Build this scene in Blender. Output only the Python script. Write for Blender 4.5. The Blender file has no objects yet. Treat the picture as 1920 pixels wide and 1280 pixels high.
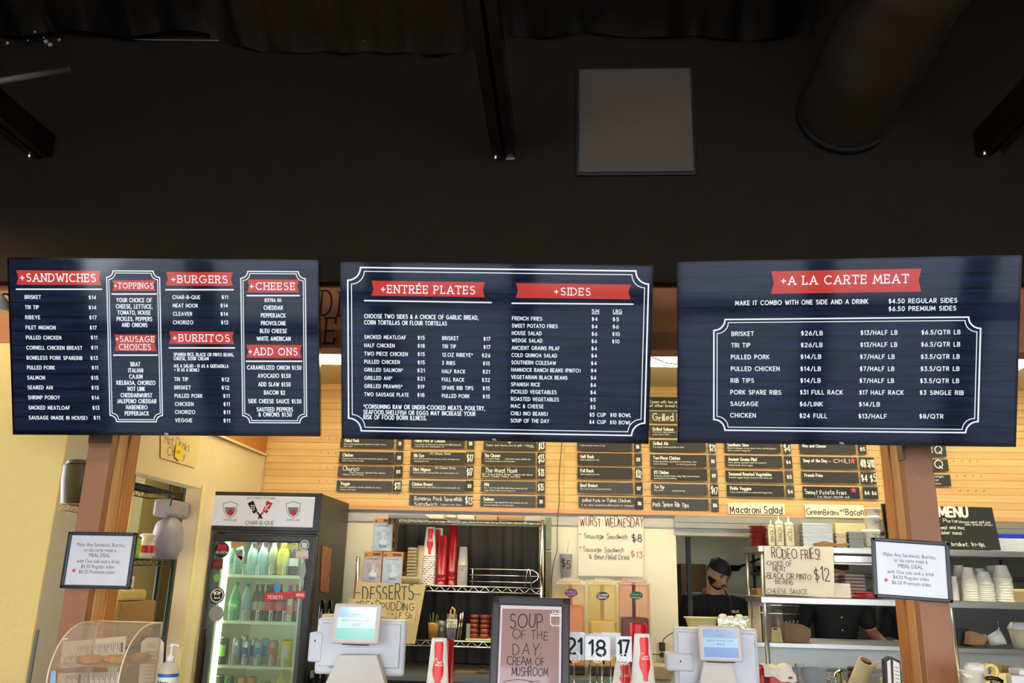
import bpy, bmesh, math, random
from mathutils import Vector, Matrix
random.seed(7)
S = bpy.context.scene
COL = S.collection
PI = math.pi
# ---------------------------------------------------------------- camera
FPX = 1560.0
def _n(v): return Vector(v).normalized()
_dy = _n((98, 448, FPX)); _x = Vector((1, .006, 0)); _x.z = -(_x.x*_dy.x+_x.y*_dy.y)/_dy.z
_dx = _x.normalized(); _dz = _dx.cross(_dy)
if _dz.y > 0: _dz = -_dz
CAM = Vector((0, 0, 1.5))
def ray(px, py):
    c = Vector((px-960, py-640, FPX))
    return Vector((_dx.dot(c), _dy.dot(c), _dz.dot(c)))
def at(px, py, Y):
    d = ray(px, py); return CAM + d*(Y/d.y)
def atz(px, py, z):
    d = ray(px, py); return CAM + d*((z-CAM.z)/d.z)
def atx(px, py, x):
    d = ray(px, py); return CAM + d*(x/d.x)
cd = bpy.data.cameras.new('camera'); cam = bpy.data.objects.new('camera', cd); COL.objects.link(cam)
cd.sensor_width = 36; cd.lens = FPX/1920*36; cd.clip_start = .05; cd.clip_end = 200
R = Matrix(((_dx.x, -_dx.y, -_dx.z), (_dy.x, -_dy.y, -_dy.z), (_dz.x, -_dz.y, -_dz.z)))
cam.matrix_world = Matrix.Translation(CAM) @ R.to_4x4()
S.camera = cam
# ---------------------------------------------------------------- light and exposure
S.view_settings.view_transform = 'Standard'; S.view_settings.look = 'None'
S.view_settings.exposure = 0.0; S.view_settings.gamma = 1.0; S.view_settings.use_curve_mapping = False
S.cycles.use_denoising = True; S.cycles.max_bounces = 8; S.cycles.transparent_max_bounces = 16
S.cycles.sample_clamp_indirect = 4.0
W = bpy.data.worlds.new('sky'); S.world = W; W.use_nodes = True
wn = W.node_tree.nodes; bg = wn['Background']
tc = wn.new('ShaderNodeTexCoord'); sx = wn.new('ShaderNodeSeparateXYZ'); cr = wn.new('ShaderNodeValToRGB')
W.node_tree.links.new(tc.outputs['Generated'], sx.inputs[0]); W.node_tree.links.new(sx.outputs['Z'], cr.inputs[0])
cr.color_ramp.elements[0].position = 0.0; cr.color_ramp.elements[0].color = (.86, .91, 1, 1)
cr.color_ramp.elements[1].position = .6; cr.color_ramp.elements[1].color = (.6, .74, 1, 1)
W.node_tree.links.new(cr.outputs[0], bg.inputs[0]); bg.inputs[1].default_value = 10.5
def area(name, loc, rot, sx_, sy_, power, col, portal=False):
    l = bpy.data.lights.new(name, 'AREA'); l.shape = 'RECTANGLE'; l.size = sx_; l.size_y = sy_
    l.energy = power; l.color = col; l.cycles.is_portal = portal
    o = bpy.data.objects.new(name, l); COL.objects.link(o); o.location = loc; o.rotation_euler = rot
    return o
BACKY = -2.7
sl = bpy.data.lights.new('sun', 'SUN'); sl.energy = 22; sl.angle = .01; so = bpy.data.objects.new('sun', sl); COL.objects.link(so); so.rotation_euler = (0, math.radians(42), 0)   # along the shop front, outside
WINS = [(-4.5, -3.3), (-3.1, -1.75), (-1.55, -.1), (.1, 1.55), (1.75, 3.1), (3.3, 4.5)]
for a, b in WINS:
    area('window_portal', ((a+b)/2, BACKY-.16, 1.45), (PI/2, 0, PI), b-a, 2.8, 1, (1, 1, 1), True)
# unseen warm lamps added to brighten the dining room; light of the kitchen behind
for x in (-1.9, 1.9):
    area('warm_fill_light', (x, -.6, 3.3), (0, 0, 0), .35, .35, 80, (1, .80, .55))
area('kitchen_light', (1.8, 7.6, 2.75), (0, 0, 0), 1.6, .3, 45, (1, .93, .8))
area('closet_light', (-3.0, 4.9, 2.75), (0, 0, 0), .5, .3, 3, (1, .88, .6))
area('wall_lamp_light', (-2.95, 3.1, 2.95), (math.radians(20), 0, 0), .25, .25, 9, (1, .84, .52))
# ---------------------------------------------------------------- materials
def lin(c):
    return tuple(((v/255)/12.92 if v/255 <= .04045 else ((v/255+.055)/1.055)**2.4) for v in c)
MATS = {}
def mat(name, rgb, rough=.5, metal=0., var=.08, scale=12., bump=0., bscale=80., emit=0., trans=0., ior=1.45, coat=0., stretch=None):
    if name in MATS: return MATS[name]
    m = bpy.data.materials.new(name); m.use_nodes = True; nt = m.node_tree; N = nt.nodes; L = nt.links
    b = N['Principled BSDF']; c = lin(rgb)
    b.inputs['Roughness'].default_value = rough; b.inputs['Metallic'].default_value = metal
    b.inputs['Transmission Weight'].default_value = trans; b.inputs['IOR'].default_value = ior
    b.inputs['Coat Weight'].default_value = coat
    t = N.new('ShaderNodeTexCoord'); mp = N.new('ShaderNodeMapping'); L.new(t.outputs['Object'], mp.inputs[0])
    if stretch: mp.inputs['Scale'].default_value = stretch
    nz = N.new('ShaderNodeTexNoise'); nz.inputs['Scale'].default_value = scale; L.new(mp.outputs[0], nz.inputs[0])
    mx = N.new('ShaderNodeMix'); mx.data_type = 'RGBA'
    mx.inputs['A'].default_value = (*[v*(1-var) for v in c], 1); mx.inputs['B'].default_value = (*[min(1, v*(1+var)) for v in c], 1)
    L.new(nz.outputs[0], mx.inputs['Factor']); L.new(mx.outputs['Result'], b.inputs['Base Color'])
    if bump:
        n2 = N.new('ShaderNodeTexNoise'); n2.inputs['Scale'].default_value = bscale; L.new(mp.outputs[0], n2.inputs[0])
        bp = N.new('ShaderNodeBump'); bp.inputs['Strength'].default_value = bump; bp.inputs['Distance'].default_value = .004
        L.new(n2.outputs[0], bp.inputs['Height']); L.new(bp.outputs[0], b.inputs['Normal'])
    if emit:
        L.new(mx.outputs['Result'], b.inputs['Emission Color']); b.inputs['Emission Strength'].default_value = emit
    MATS[name] = m; return m
def clear(name, rgb, a=.8, rough=.05):
    """thin clear plastic or glass: mostly see-through with a glossy face"""
    if name in MATS: return MATS[name]
    m = bpy.data.materials.new(name); m.use_nodes = True; nt = m.node_tree; N = nt.nodes; L = nt.links
    N.remove(N['Principled BSDF']); o = N['Material Output']
    t = N.new('ShaderNodeBsdfTransparent'); t.inputs[0].default_value = (*lin(rgb), 1)
    p = N.new('ShaderNodeBsdfPrincipled'); p.inputs['Base Color'].default_value = (*lin(rgb), 1); p.inputs['Roughness'].default_value = rough
    g = N.new('ShaderNodeMixShader'); fr = N.new('ShaderNodeLayerWeight'); fr.inputs[0].default_value = .22
    mm = N.new('ShaderNodeMapRange'); mm.inputs['To Min'].default_value = 1-a; mm.inputs['To Max'].default_value = min(1., 1-a+.5)
    L.new(fr.outputs['Facing'], mm.inputs['Value']); L.new(mm.outputs[0], g.inputs[0])
    L.new(t.outputs[0], g.inputs[1]); L.new(p.outputs[0], g.inputs[2]); L.new(g.outputs[0], o.inputs['Surface'])
    MATS[name] = m; return m
def wood(name, a, b, rough=.45, along='X', scale=3.):
    if name in MATS: return MATS[name]
    m = mat(name, a, rough); N = m.node_tree.nodes; L = m.node_tree.links
    mp = [n for n in N if n.type == 'MAPPING'][0]; k = {'X': (.5, 14, 14), 'Z': (14, 14, .5), 'Y': (14, .5, 14)}[along]
    mp.inputs['Scale'].default_value = k
    nz = [n for n in N if n.type == 'TEX_NOISE'][0]; nz.inputs['Scale'].default_value = scale; nz.inputs['Detail'].default_value = 6
    oi = N.new('ShaderNodeObjectInfo'); ad = N.new('ShaderNodeVectorMath'); ad.operation = 'ADD'
    t = [n for n in N if n.type == 'TEX_COORD'][0]
    sc = N.new('ShaderNodeVectorMath'); sc.operation = 'SCALE'; sc.inputs['Scale'].default_value = 7.
    cb = N.new('ShaderNodeCombineXYZ'); L.new(oi.outputs['Random'], cb.inputs[0]); L.new(oi.outputs['Random'], cb.inputs[2])
    L.new(cb.outputs[0], sc.inputs[0]); L.new(t.outputs['Object'], ad.inputs[0]); L.new(sc.outputs[0], ad.inputs[1]); L.new(ad.outputs[0], mp.inputs[0])
    mx = [n for n in N if n.type == 'MIX'][0]
    mx.inputs['A'].default_value = (*lin(a), 1); mx.inputs['B'].default_value = (*lin(b), 1)
    mr = N.new('ShaderNodeMapRange'); mr.inputs['From Min'].default_value = .3; mr.inputs['From Max'].default_value = .7
    L.new(nz.outputs[0], mr.inputs[0])
    rv = N.new('ShaderNodeMath'); rv.operation = 'MULTIPLY_ADD'; rv.inputs[1].default_value = .7; L.new(mr.outputs[0], rv.inputs[0])
    r3 = N.new('ShaderNodeMath'); r3.operation = 'MULTIPLY'; r3.inputs[1].default_value = .4; L.new(oi.outputs['Random'], r3.inputs[0]); L.new(r3.outputs[0], rv.inputs[2])
    L.new(rv.outputs[0], mx.inputs['Factor'])
    return m
def flat(name, rgb, e=1.0, rough=.08):
    """a lit screen colour under glossy glass"""
    if name in MATS: return MATS[name]
    m = mat(name, rgb, rough, var=0.02); b = m.node_tree.nodes['Principled BSDF']
    for l in list(b.inputs['Base Color'].links): m.node_tree.links.remove(l)
    b.inputs['Base Color'].default_value = (.004, .004, .005, 1)
    b.inputs['Emission Color'].default_value = (*lin(rgb), 1); b.inputs['Emission Strength'].default_value = e
    return m
def screen_mat(name):
    m = flat(name, (22, 30, 56), 1.0, .07); N = m.node_tree.nodes; L = m.node_tree.links; b = N['Principled BSDF']
    uv = N.new('ShaderNodeUVMap'); sp = N.new('ShaderNodeSeparateXYZ'); L.new(uv.outputs[0], sp.inputs[0])
    mu = N.new('ShaderNodeMath'); mu.operation = 'MULTIPLY'; mu.inputs[1].default_value = 12; L.new(sp.outputs[1], mu.inputs[0])
    fr = N.new('ShaderNodeMath'); fr.operation = 'FRACT'; L.new(mu.outputs[0], fr.inputs[0])
    fl = N.new('ShaderNodeMath'); fl.operation = 'FLOOR'; L.new(mu.outputs[0], fl.inputs[0])
    gap = N.new('ShaderNodeMapRange'); gap.interpolation_type = 'SMOOTHSTEP'; gap.inputs['From Min'].default_value = .0; gap.inputs['From Max'].default_value = .12
    L.new(fr.outputs[0], gap.inputs[0])
    mp = N.new('ShaderNodeMapping'); mp.inputs['Scale'].default_value = (3., 16, 1); L.new(uv.outputs[0], mp.inputs[0])
    cb = N.new('ShaderNodeCombineXYZ'); L.new(fl.outputs[0], cb.inputs[0]); L.new(cb.outputs[0], mp.inputs['Location'])
    nz = N.new('ShaderNodeTexNoise'); nz.inputs['Scale'].default_value = 1.6; nz.inputs['Detail'].default_value = 5; L.new(mp.outputs[0], nz.inputs[0])
    rp = N.new('ShaderNodeValToRGB'); rp.color_ramp.elements[0].position = .3; rp.color_ramp.elements[1].position = .72
    rp.color_ramp.elements[0].color = (*lin((11, 16, 30)), 1); rp.color_ramp.elements[1].color = (*lin((27, 37, 64)), 1)
    L.new(nz.outputs[0], rp.inputs[0])
    mx = N.new('ShaderNodeMix'); mx.data_type = 'RGBA'; mx.inputs['A'].default_value = (*lin((1, 2, 5)), 1)
    L.new(gap.outputs[0], mx.inputs['Factor']); L.new(rp.outputs[0], mx.inputs['B']); L.new(mx.outputs['Result'], b.inputs['Emission Color'])
    return m
# ---------------------------------------------------------------- mesh building
WL = {}     # world origin of every object built (parents are never rotated)
def link(name, me, parent=None, loc=None):
    o = bpy.data.objects.new(name, me); COL.objects.link(o)
    if parent is not None: o.parent = parent
    return o
class MB:
    def __init__(s): s.v = []; s.f = []; s.uv = None; s.mi = []; s.m = 0; s.sm = []
    def add(s, vs, fs, smooth=False):
        k = len(s.v); s.v += [Vector(v) for v in vs]; s.f += [tuple(i+k for i in f) for f in fs]
        s.mi += [s.m]*len(fs); s.sm += [smooth]*len(fs); return s
    def box(s, a, b, M=None):
        x0, y0, z0 = a; x1, y1, z1 = b
        vs = [Vector(p) for p in ((x0,y0,z0),(x1,y0,z0),(x1,y1,z0),(x0,y1,z0),(x0,y0,z1),(x1,y0,z1),(x1,y1,z1),(x0,y1,z1))]
        if M: vs = [M @ v for v in vs]
        return s.add(vs, [(0,3,2,1),(4,5,6,7),(0,1,5,4),(1,2,6,5),(2,3,7,6),(3,0,4,7)])
    def bev(s, a, b, r=.004, M=None):
        bm = bmesh.new(); bmesh.ops.create_cube(bm, size=1)
        for v in bm.verts: v.co = Vector([(a[i]+b[i])/2 + v.co[i]*(b[i]-a[i]) for i in range(3)])
        r = min(r, .45*min(abs(b[i]-a[i]) for i in range(3)))
        bmesh.ops.bevel(bm, geom=bm.edges[:], offset=r, segments=2, affect='EDGES', profile=.5)
        bm.verts.index_update(); vs = [M @ v.co if M else v.co.copy() for v in bm.verts]; fs = [tuple(v.index for v in f.verts) for f in bm.faces]
        bm.free(); return s.add(vs, fs)
    def quad(s, p): return s.add(p, [(0, 1, 2, 3)])
    def prism(s, pts, d):
        """polygon pts (world) extruded by vector d"""
        n = len(pts); d = Vector(d); vs = [Vector(p) for p in pts]+[Vector(p)+d for p in pts]
        return s.add(vs, [tuple(range(n-1, -1, -1)), tuple(range(n, 2*n))]+[(i, (i+1) % n, n+(i+1) % n, n+i) for i in range(n)])
    def lathe(s, c, prof, n=20, M=None, cap=True, sq=1., axis=None):
        """prof: (r,z) list about z through c; sq<1 flattens in y"""
        c = Vector(c); vs = []; fs = []
        for r, z in prof:
            for i in range(n):
                a = 2*PI*i/n; v = Vector((r*math.cos(a), r*math.sin(a)*sq, z)); vs.append(c+(M @ v if M else v))
        for j in range(len(prof)-1):
            for i in range(n): fs.append((j*n+i, j*n+(i+1) % n, (j+1)*n+(i+1) % n, (j+1)*n+i))
        s.add(vs, fs, True)
        if cap:
            k = len(s.v)-len(vs)
            s.f.append(tuple(range(k+n-1, k-1, -1))); s.f.append(tuple(range(k+(len(prof)-1)*n, k+len(prof)*n))); s.mi += [s.m]*2; s.sm += [False]*2
        return s
    def tube(s, pts, r, n=8, closed=False):
        pts = [Vector(p) for p in pts]; vs = []; fs = []; up = Vector((0, 0, 1)); m = len(pts)
        rr = r if isinstance(r, (list, tuple)) else [r]*m
        prev = None
        for i, p in enumerate(pts):
            a = pts[i-1] if (i or closed) else p; b = pts[(i+1) % m] if (i < m-1 or closed) else p
            t = (b-a).normalized()
            if prev is None: u = t.cross(up if abs(t.z) < .9 else Vector((1, 0, 0))).normalized()
            else: u = (prev - t*prev.dot(t)).normalized()
            prev = u; w = t.cross(u)
            for k in range(n):
                an = 2*PI*k/n; vs.append(p+(u*math.cos(an)+w*math.sin(an))*rr[i])
        for i in range(m if closed else m-1):
            j = (i+1) % m
            for k in range(n): fs.append((i*n+k, i*n+(k+1) % n, j*n+(k+1) % n, j*n+k))
        s.add(vs, fs, True)
        if not closed:
            k = len(s.v)-len(vs); s.f += [tuple(range(k+n-1, k-1, -1)), tuple(range(k+(m-1)*n, k+m*n))]; s.mi += [s.m]*2; s.sm += [False]*2
        return s
    def strip(s, a, b, r, n=6): return s.tube([a, b], r, n)
    def build(s, name, m, parent=None, kind=None, label=None, cat=None, group=None, origin=None):
        if not s.v: return None
        ms = m if isinstance(m, (list, tuple)) else [m]
        if origin is None:
            if parent is not None: origin = WL[parent.name]
            else:
                xs = [v.x for v in s.v]; ys = [v.y for v in s.v]; zs = [v.z for v in s.v]
                origin = Vector(((min(xs)+max(xs))/2, (min(ys)+max(ys))/2, min(zs)))
        me = bpy.data.meshes.new(name); me.from_pydata([v-origin for v in s.v], [], s.f)
        for q in ms: me.materials.append(q)
        me.polygons.foreach_set('material_index', s.mi); me.polygons.foreach_set('use_smooth', s.sm)
        if s.uv:
            ul = me.uv_layers.new(name='UVMap')
            for i, c in enumerate(s.uv): ul.data[i].uv = c
        me.update(); o = link(name, me, parent)
        if parent is None: o.location = origin
        WL[o.name] = Vector(origin)
        if kind: o['kind'] = kind
        if label: o['label'] = label
        if cat: o['category'] = cat
        if group: o['group'] = group
        return o
def thing(name, label, cat, loc, group=None):
    o = bpy.data.objects.new(name, None); COL.objects.link(o); o.location = loc; o.empty_display_size = .05
    o['label'] = label; o['category'] = cat; WL[o.name] = Vector(loc)
    if group: o['group'] = group
    return o
# ---------------------------------------------------------------- lettering: a stroke alphabet
def A(cx, cy, rx, ry, a0, a1, n=9):
    return [(cx+rx*math.cos(math.radians(a0+(a1-a0)*i/n)), cy+ry*math.sin(math.radians(a0+(a1-a0)*i/n))) for i in range(n+1)]
G = {
'A': [[(0,0),(.37,1),(.74,0)],[(.13,.33),(.61,.33)]], 'B': [[(0,0),(0,1),(.28,1)]+A(.28,.76,.24,.24,90,-90)+[(0,.52)],[(.3,.52)]+A(.3,.26,.27,.26,90,-90)+[(0,0)]],
'C': [A(.46,.5,.46,.5,48,312,14)], 'D': [[(0,0),(0,1),(.22,1)]+A(.22,.5,.48,.5,90,-90,12)+[(0,0)]], 'E': [[(.5,1),(0,1),(0,0),(.5,0)],[(0,.5),(.44,.5)]],
'F': [[(.5,1),(0,1),(0,0)],[(0,.5),(.42,.5)]], 'G': [A(.46,.5,.46,.5,50,345,14)+[(.9,.46),(.52,.46)]], 'H': [[(0,0),(0,1)],[(.62,0),(.62,1)],[(0,.5),(.62,.5)]],
'I': [[(0.02,0),(0.02,1)]], 'J': [[(.38,1),(.38,.24)]+A(.2,.24,.18,.24,0,-150)], 'K': [[(0,0),(0,1)],[(.56,1),(0,.42)],[(.16,.58),(.6,0)]], 'L': [[(0,1),(0,0),(.45,0)]],
'M': [[(0,0),(.08,1),(.42,.2),(.76,1),(.84,0)]], 'N': [[(0,0),(0,1),(.64,0),(.64,1)]], 'O': [A(.48,.5,.48,.5,90,450,18)], 'P': [[(0,0),(0,1),(.28,1)]+A(.28,.73,.26,.27,90,-90)+[(0,.46)]],
'Q': [A(.48,.5,.48,.5,90,450,18),[(.56,.26),(.92,-.06)]], 'R': [[(0,0),(0,1),(.28,1)]+A(.28,.74,.25,.26,90,-90)+[(0,.48)],[(.26,.48),(.56,0)]],
'S': [A(.28,.745,.25,.255,40,225,8)+A(.28,.26,.28,.27,75,-145,9)], 'T': [[(0,1),(.62,1)],[(.31,1),(.31,0)]], 'U': [[(0,1),(0,.32)]+A(.31,.32,.31,.32,180,360)+[(.62,1)]],
'V': [[(0,1),(.35,0),(.7,1)]], 'W': [[(0,1),(.26,0),(.5,.8),(.74,0),(1,1)]], 'X': [[(0,0),(.6,1)],[(0,1),(.6,0)]], 'Y': [[(0,1),(.32,.48),(.64,1)],[(.32,.48),(.32,0)]], 'Z': [[(0,1),(.58,1),(0,0),(.6,0)]],
'0': [A(.3,.5,.3,.5,90,450,14)], '1': [[(0,.8),(.2,1),(.2,0)]], '2': [A(.27,.72,.27,.28,165,-35,8)+[(0,0),(.56,0)]], '3': [[(.03,1),(.5,1),(.22,.6)]+A(.24,.3,.28,.3,85,-145,9)],
'4': [[(.42,0),(.42,1),(0,.27),(.58,.27)]], '5': [[(.5,1),(.1,1),(.06,.56)]+A(.25,.31,.28,.31,115,-145,9)], '6': [[(.42,1),(.06,.44)]+A(.29,.3,.28,.3,150,510,12)],
'7': [[(0,1),(.54,1),(.16,0)]], '8': [A(.28,.75,.23,.25,90,450,12),A(.28,.26,.28,.26,90,450,12)], '9': [[(.16,0),(.52,.56)]+A(.29,.7,.28,.3,-30,330,12)],
'$': [A(.26,.7,.23,.2,40,225,8)+A(.26,.31,.25,.2,75,-145,8),[(.26,1.08),(.26,-.1)]], '+': [[(.05,.45),(.55,.45)],[(.3,.18),(.3,.72)]], '-': [[(0,.42),(.3,.42)]], '/': [[(0,-.1),(.4,1.1)]],
'.': [[(0,.0),(0,.04)]], ',': [[(.04,.06),(0,-.16)]], '(': [A(.4,.5,.36,.64,130,230,6)], ')': [A(-.1,.5,.36,.64,50,-50,6)], '&': [[(.66,0),(.16,.68)]+A(.3,.8,.16,.18,200,-20,7)+[(.08,.34)]+A(.28,.2,.24,.2,150,330,7)+[(.66,.46)]],
'*': [[(.02,.62),(.3,.86)],[(.02,.86),(.3,.62)],[(.16,.56),(.16,.92)]], ':': [[(0,.08),(0,.12)],[(0,.6),(0,.64)]], '!': [[(0,1),(0,.3)],[(0,.0),(0,.04)]], "'": [[(0,1),(0,.76)]], '•': [A(.08,.42,.06,.06,0,360,6)],
'É': [[(.5,1),(0,1),(0,0),(.5,0)],[(0,.5),(.44,.5)],[(.2,1.14),(.36,1.34)]],
'a': [A(.25,.3,.25,.3,60,420,10),[(.5,.62),(.5,.06),(.58,0)]], 'b': [[(0,1),(0,0)],A(.26,.3,.26,.3,170,-170,10)], 'c': [A(.26,.3,.26,.3,50,310,9)], 'd': [A(.25,.3,.25,.3,10,350,10),[(.5,1),(.5,0)]],
'e': [[(.02,.32),(.5,.32)]+A(.26,.3,.25,.3,5,310,10)], 'f': [A(.32,.8,.17,.2,70,180,5)+[(.15,0)],[(0,.58),(.36,.58)]], 'g': [A(.25,.3,.25,.3,20,380,10),[(.5,.6),(.5,-.1)]+A(.27,-.1,.23,.2,0,-150,6)],
'h': [[(0,1),(0,0)],[(0,.36)]+A(.22,.38,.22,.22,180,0,6)+[(.44,0)]], 'i': [[(0,.6),(0,0)],[(0,.8),(0,.84)]], 'j': [[(.2,.6),(.2,-.1)]+A(.05,-.1,.15,.18,0,-130,5),[(.2,.8),(.2,.84)]], 'k': [[(0,1),(0,0)],[(.4,.6),(0,.24)],[(.12,.34),(.42,0)]],
'l': [[(0,1),(0,0)]], 'm': [[(0,.6),(0,0)],[(0,.4)]+A(.17,.42,.17,.18,180,0,5)+[(.34,0)],[(.34,.4)]+A(.51,.42,.17,.18,180,0,5)+[(.68,0)]], 'n': [[(0,.6),(0,0)],[(0,.38)]+A(.21,.4,.21,.2,180,0,6)+[(.42,0)]],
'o': [A(.26,.3,.26,.3,90,450,12)], 'p': [[(0,.6),(0,-.3)],A(.26,.3,.26,.3,170,-170,10)], 'q': [A(.25,.3,.25,.3,10,350,10),[(.5,.6),(.5,-.3),(.6,-.26)]], 'r': [[(0,.6),(0,0)],[(0,.36)]+A(.2,.4,.19,.2,170,50,4)],
's': [A(.19,.45,.17,.15,50,230,6)+A(.19,.16,.19,.16,70,-140,6)], 't': [[(.17,.9),(.17,.1),(.32,0)],[(0,.62),(.34,.62)]], 'u': [[(0,.6),(0,.22)]+A(.21,.22,.21,.22,180,360,6)+[(.42,.6),(.42,0)]], 'v': [[(0,.6),(.22,0),(.44,.6)]],
'w': [[(0,.6),(.17,0),(.34,.5),(.5,0),(.66,.6)]], 'x': [[(0,0),(.4,.6)],[(0,.6),(.4,0)]], 'y': [[(0,.6),(.22,.04)],[(.44,.6),(.12,-.3)]], 'z': [[(0,.6),(.4,.6),(0,0),(.42,0)]],
}
def strokes(text, slab=False, hand=0., sp=.22):
    """text -> (list of polylines in cap-height units, total width)"""
    x = 0; out = []
    for ch in text:
        if ch == ' ': x += .3+sp; continue
        g = G.get(ch) or G.get(ch.upper()) or G['-']
        w = max(p[0] for st in g for p in st)
        jy = random.uniform(-hand, hand)*.5; js = 1+random.uniform(-hand, hand)*.8; sl = random.uniform(-hand, hand)*.6
        for st in g:
            out.append([(x+p[0]*js+p[1]*sl+random.uniform(-1, 1)*hand*.09, p[1]*js+jy+random.uniform(-1, 1)*hand*.07) for p in st])
        if slab and ch != '+':
            for st in g:
                if min(p[1] for p in st) > 1.05: continue
                for e, q in ((st[0], st[1]), (st[-1], st[-2])):
                    dx, dy = abs(e[0]-q[0]), abs(e[1]-q[1])
                    if dy > dx*.9 and (e[1] < .02 or e[1] > .98) and len(st) < 12: out.append([(x+e[0]-.14, e[1]), (x+e[0]+.14, e[1])])
                    elif dx > dy*2 and e[0] > .35 and (e[1] < .02 or e[1] > .98): out.append([(x+e[0], e[1]), (x+e[0], e[1]+(.2 if e[1] < .5 else -.2))])
                for p in st:
                    if p[0] == 0 and p[1] in (0, 1): out.append([(x-.12, p[1]), (x+.1, p[1])])
        x += w+sp+(.14 if slab else 0)
    return out, max(x-sp, .05)
def ribbons(mb, polys, w, f, N=Vector((0, -1, 0))):
    """polys in 2-D, f maps (u,v) -> world; writes flat ribbons with squared joints"""
    h = w/2; c = 0
    for st in polys:
        for i in range(len(st)-1):
            (ax, ay), (bx, by) = st[i], st[i+1]; dx, dy = bx-ax, by-ay; l = math.hypot(dx, dy)
            if l < 1e-9: dx, dy, l = 0, 1, 1
            dx, dy = dx/l, dy/l; e = h*.55 if 0 < i < len(st)-2 else h*.7
            ax -= dx*e; ay -= dy*e; bx += dx*e; by += dy*e; nx, ny = -dy*h, dx*h
            c += 1; k = N*((c % 9)*4e-5)
            mb.add([f(ax-nx, ay-ny)+k, f(bx-nx, by-ny)+k, f(bx+nx, by+ny)+k, f(ax+nx, ay+ny)+k], [(0, 1, 2, 3)])
_fc = {}
def font_mesh(text):
    if text in _fc: return _fc[text]
    cu = bpy.data.curves.new('t', 'FONT'); cu.body = text; cu.size = 1; cu.resolution_u = 2
    o = bpy.data.objects.new('t', cu); COL.objects.link(o); dg = bpy.context.evaluated_depsgraph_get()
    me = o.evaluated_get(dg).to_mesh(); vs = [(v.co.x, v.co.y) for v in me.vertices]; fs = [tuple(p.vertices) for p in me.polygons]
    o.evaluated_get(dg).to_mesh_clear(); bpy.data.objects.remove(o); bpy.data.curves.remove(cu)
    x0 = min(v[0] for v in vs); x1 = max(v[0] for v in vs); vs = [((x-x0)/.7, y/.7) for x, y in vs]
    _fc[text] = (vs, fs, (x1-x0)/.7); return _fc[text]
class Sheet:
    """a plane in the world on which flat things are laid out"""
    def __init__(s, O, U, V): s.O = Vector(O); s.U = Vector(U).normalized(); s.V = Vector(V).normalized(); s.N = s.U.cross(s.V)
    def uv(s, px, py):
        d = ray(px, py); t = (s.O-CAM).dot(s.N)/d.dot(s.N); q = CAM+d*t-s.O; return q.dot(s.U), q.dot(s.V)
    def P(s, u, v, h=0.): return s.O+s.U*u+s.V*v+s.N*h
    def px(s, px, py, h=0.): return s.P(*s.uv(px, py), h)
    def text(s, mb, t, x0, x1, y, hp, w=.15, style='', h=.001, sp=.24):
        u0, v0 = s.uv(x0, y); u1, _ = s.uv(x1, y); _, va = s.uv(x0, y-hp/2); _, vb = s.uv(x0, y+hp/2)
        H = abs(va-vb); vb = v0-H/2
        if style == 'font':
            vs, fs, tw = font_mesh(t); k = (u1-u0)/tw
            mb.add([s.P(u0+x*k, vb+yy*H, h) for x, yy in vs], fs); return
        st, tw = strokes(t, 'slab' in style, .16 if 'hand' in style else 0., sp)
        k = (u1-u0)/tw; hw = w*H
        ribbons(mb, [[(u0+p[0]*k, vb+p[1]*H) for p in q] for q in st], hw, lambda u, v: s.P(u, v, h), s.N)
    def line(s, mb, pts, wp, h=.001):
        """polyline through pixel points, width in pixels"""
        q = [s.uv(*p) for p in pts]; a = s.uv(pts[0][0], pts[0][1]); b = s.uv(pts[0][0], pts[0][1]+wp)
        ribbons(mb, [q], abs(a[1]-b[1]), lambda u, v: s.P(u, v, h), s.N)
    def rect(s, mb, x0, y0, x1, y1, h0=0., h1=.001, r=0.):
        """box over the pixel rectangle given by its two corners, from height h0 to h1 over the sheet"""
        a = s.uv(x0, y0); b = s.uv(x1, y1); u0, u1 = sorted((a[0], b[0])); v0, v1 = sorted((a[1], b[1]))
        M = Matrix((s.U, s.V, s.N)).transposed().to_4x4(); M.translation = s.O
        if r: mb.bev((u0, v0, h0), (u1, v1, h1), r, M)
        else: mb.box((u0, v0, h0), (u1, v1, h1), M)
        return (u0, v0, u1, v1)
    def disc(s, mb, px, py, rp, h=.001, n=20, rx=None):
        c = s.uv(px, py); r = abs(s.uv(px+rp, py)[0]-c[0])
        mb.add([s.P(c[0]+r*math.cos(2*PI*i/n), c[1]+r*math.sin(2*PI*i/n), h) for i in range(n)], [tuple(range(n))])
    def poly(s, mb, pts, h0=0., h1=.001):
        q = [s.px(*p, h0) for p in pts][::-1]; mb.prism(q, -s.N*-(h1-h0))
def wallsheet(Y): return Sheet((0, Y, 0), (1, 0, 0), (0, 0, 1))
# ================================================================ materials used in several places
BLACKWALL = mat('black_wall_paint', (43, 34, 26), .8, var=.12, bump=.25, bscale=60)
BLACKWALL.node_tree.nodes['Principled BSDF'].inputs['Specular IOR Level'].default_value = .08
CEILBLK = mat('black_ceiling_paint', (12, 10, 9), .6, var=.3, scale=3, bump=.4, bscale=12)
CREAM = mat('cream_wall_paint', (228, 206, 160), .7, var=.03, bump=.35, bscale=45)
YELLOWW = mat('yellow_wall_paint', (226, 200, 128), .7, var=.03, bump=.5, bscale=38)
OLIVE = mat('olive_wall_paint', (92, 77, 40), .7, var=.04, bump=.2, bscale=40)
WHITEW = mat('white_cream_wall', (236, 226, 200), .6, var=.02)
BROWNP = mat('brown_header_board', (165, 102, 60), .55, var=.12, scale=3, stretch=(1, 1, .1))
STEEL = mat('brushed_steel', (186, 184, 176), .3, .85, var=.08, stretch=(.3, 8, 8))
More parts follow.
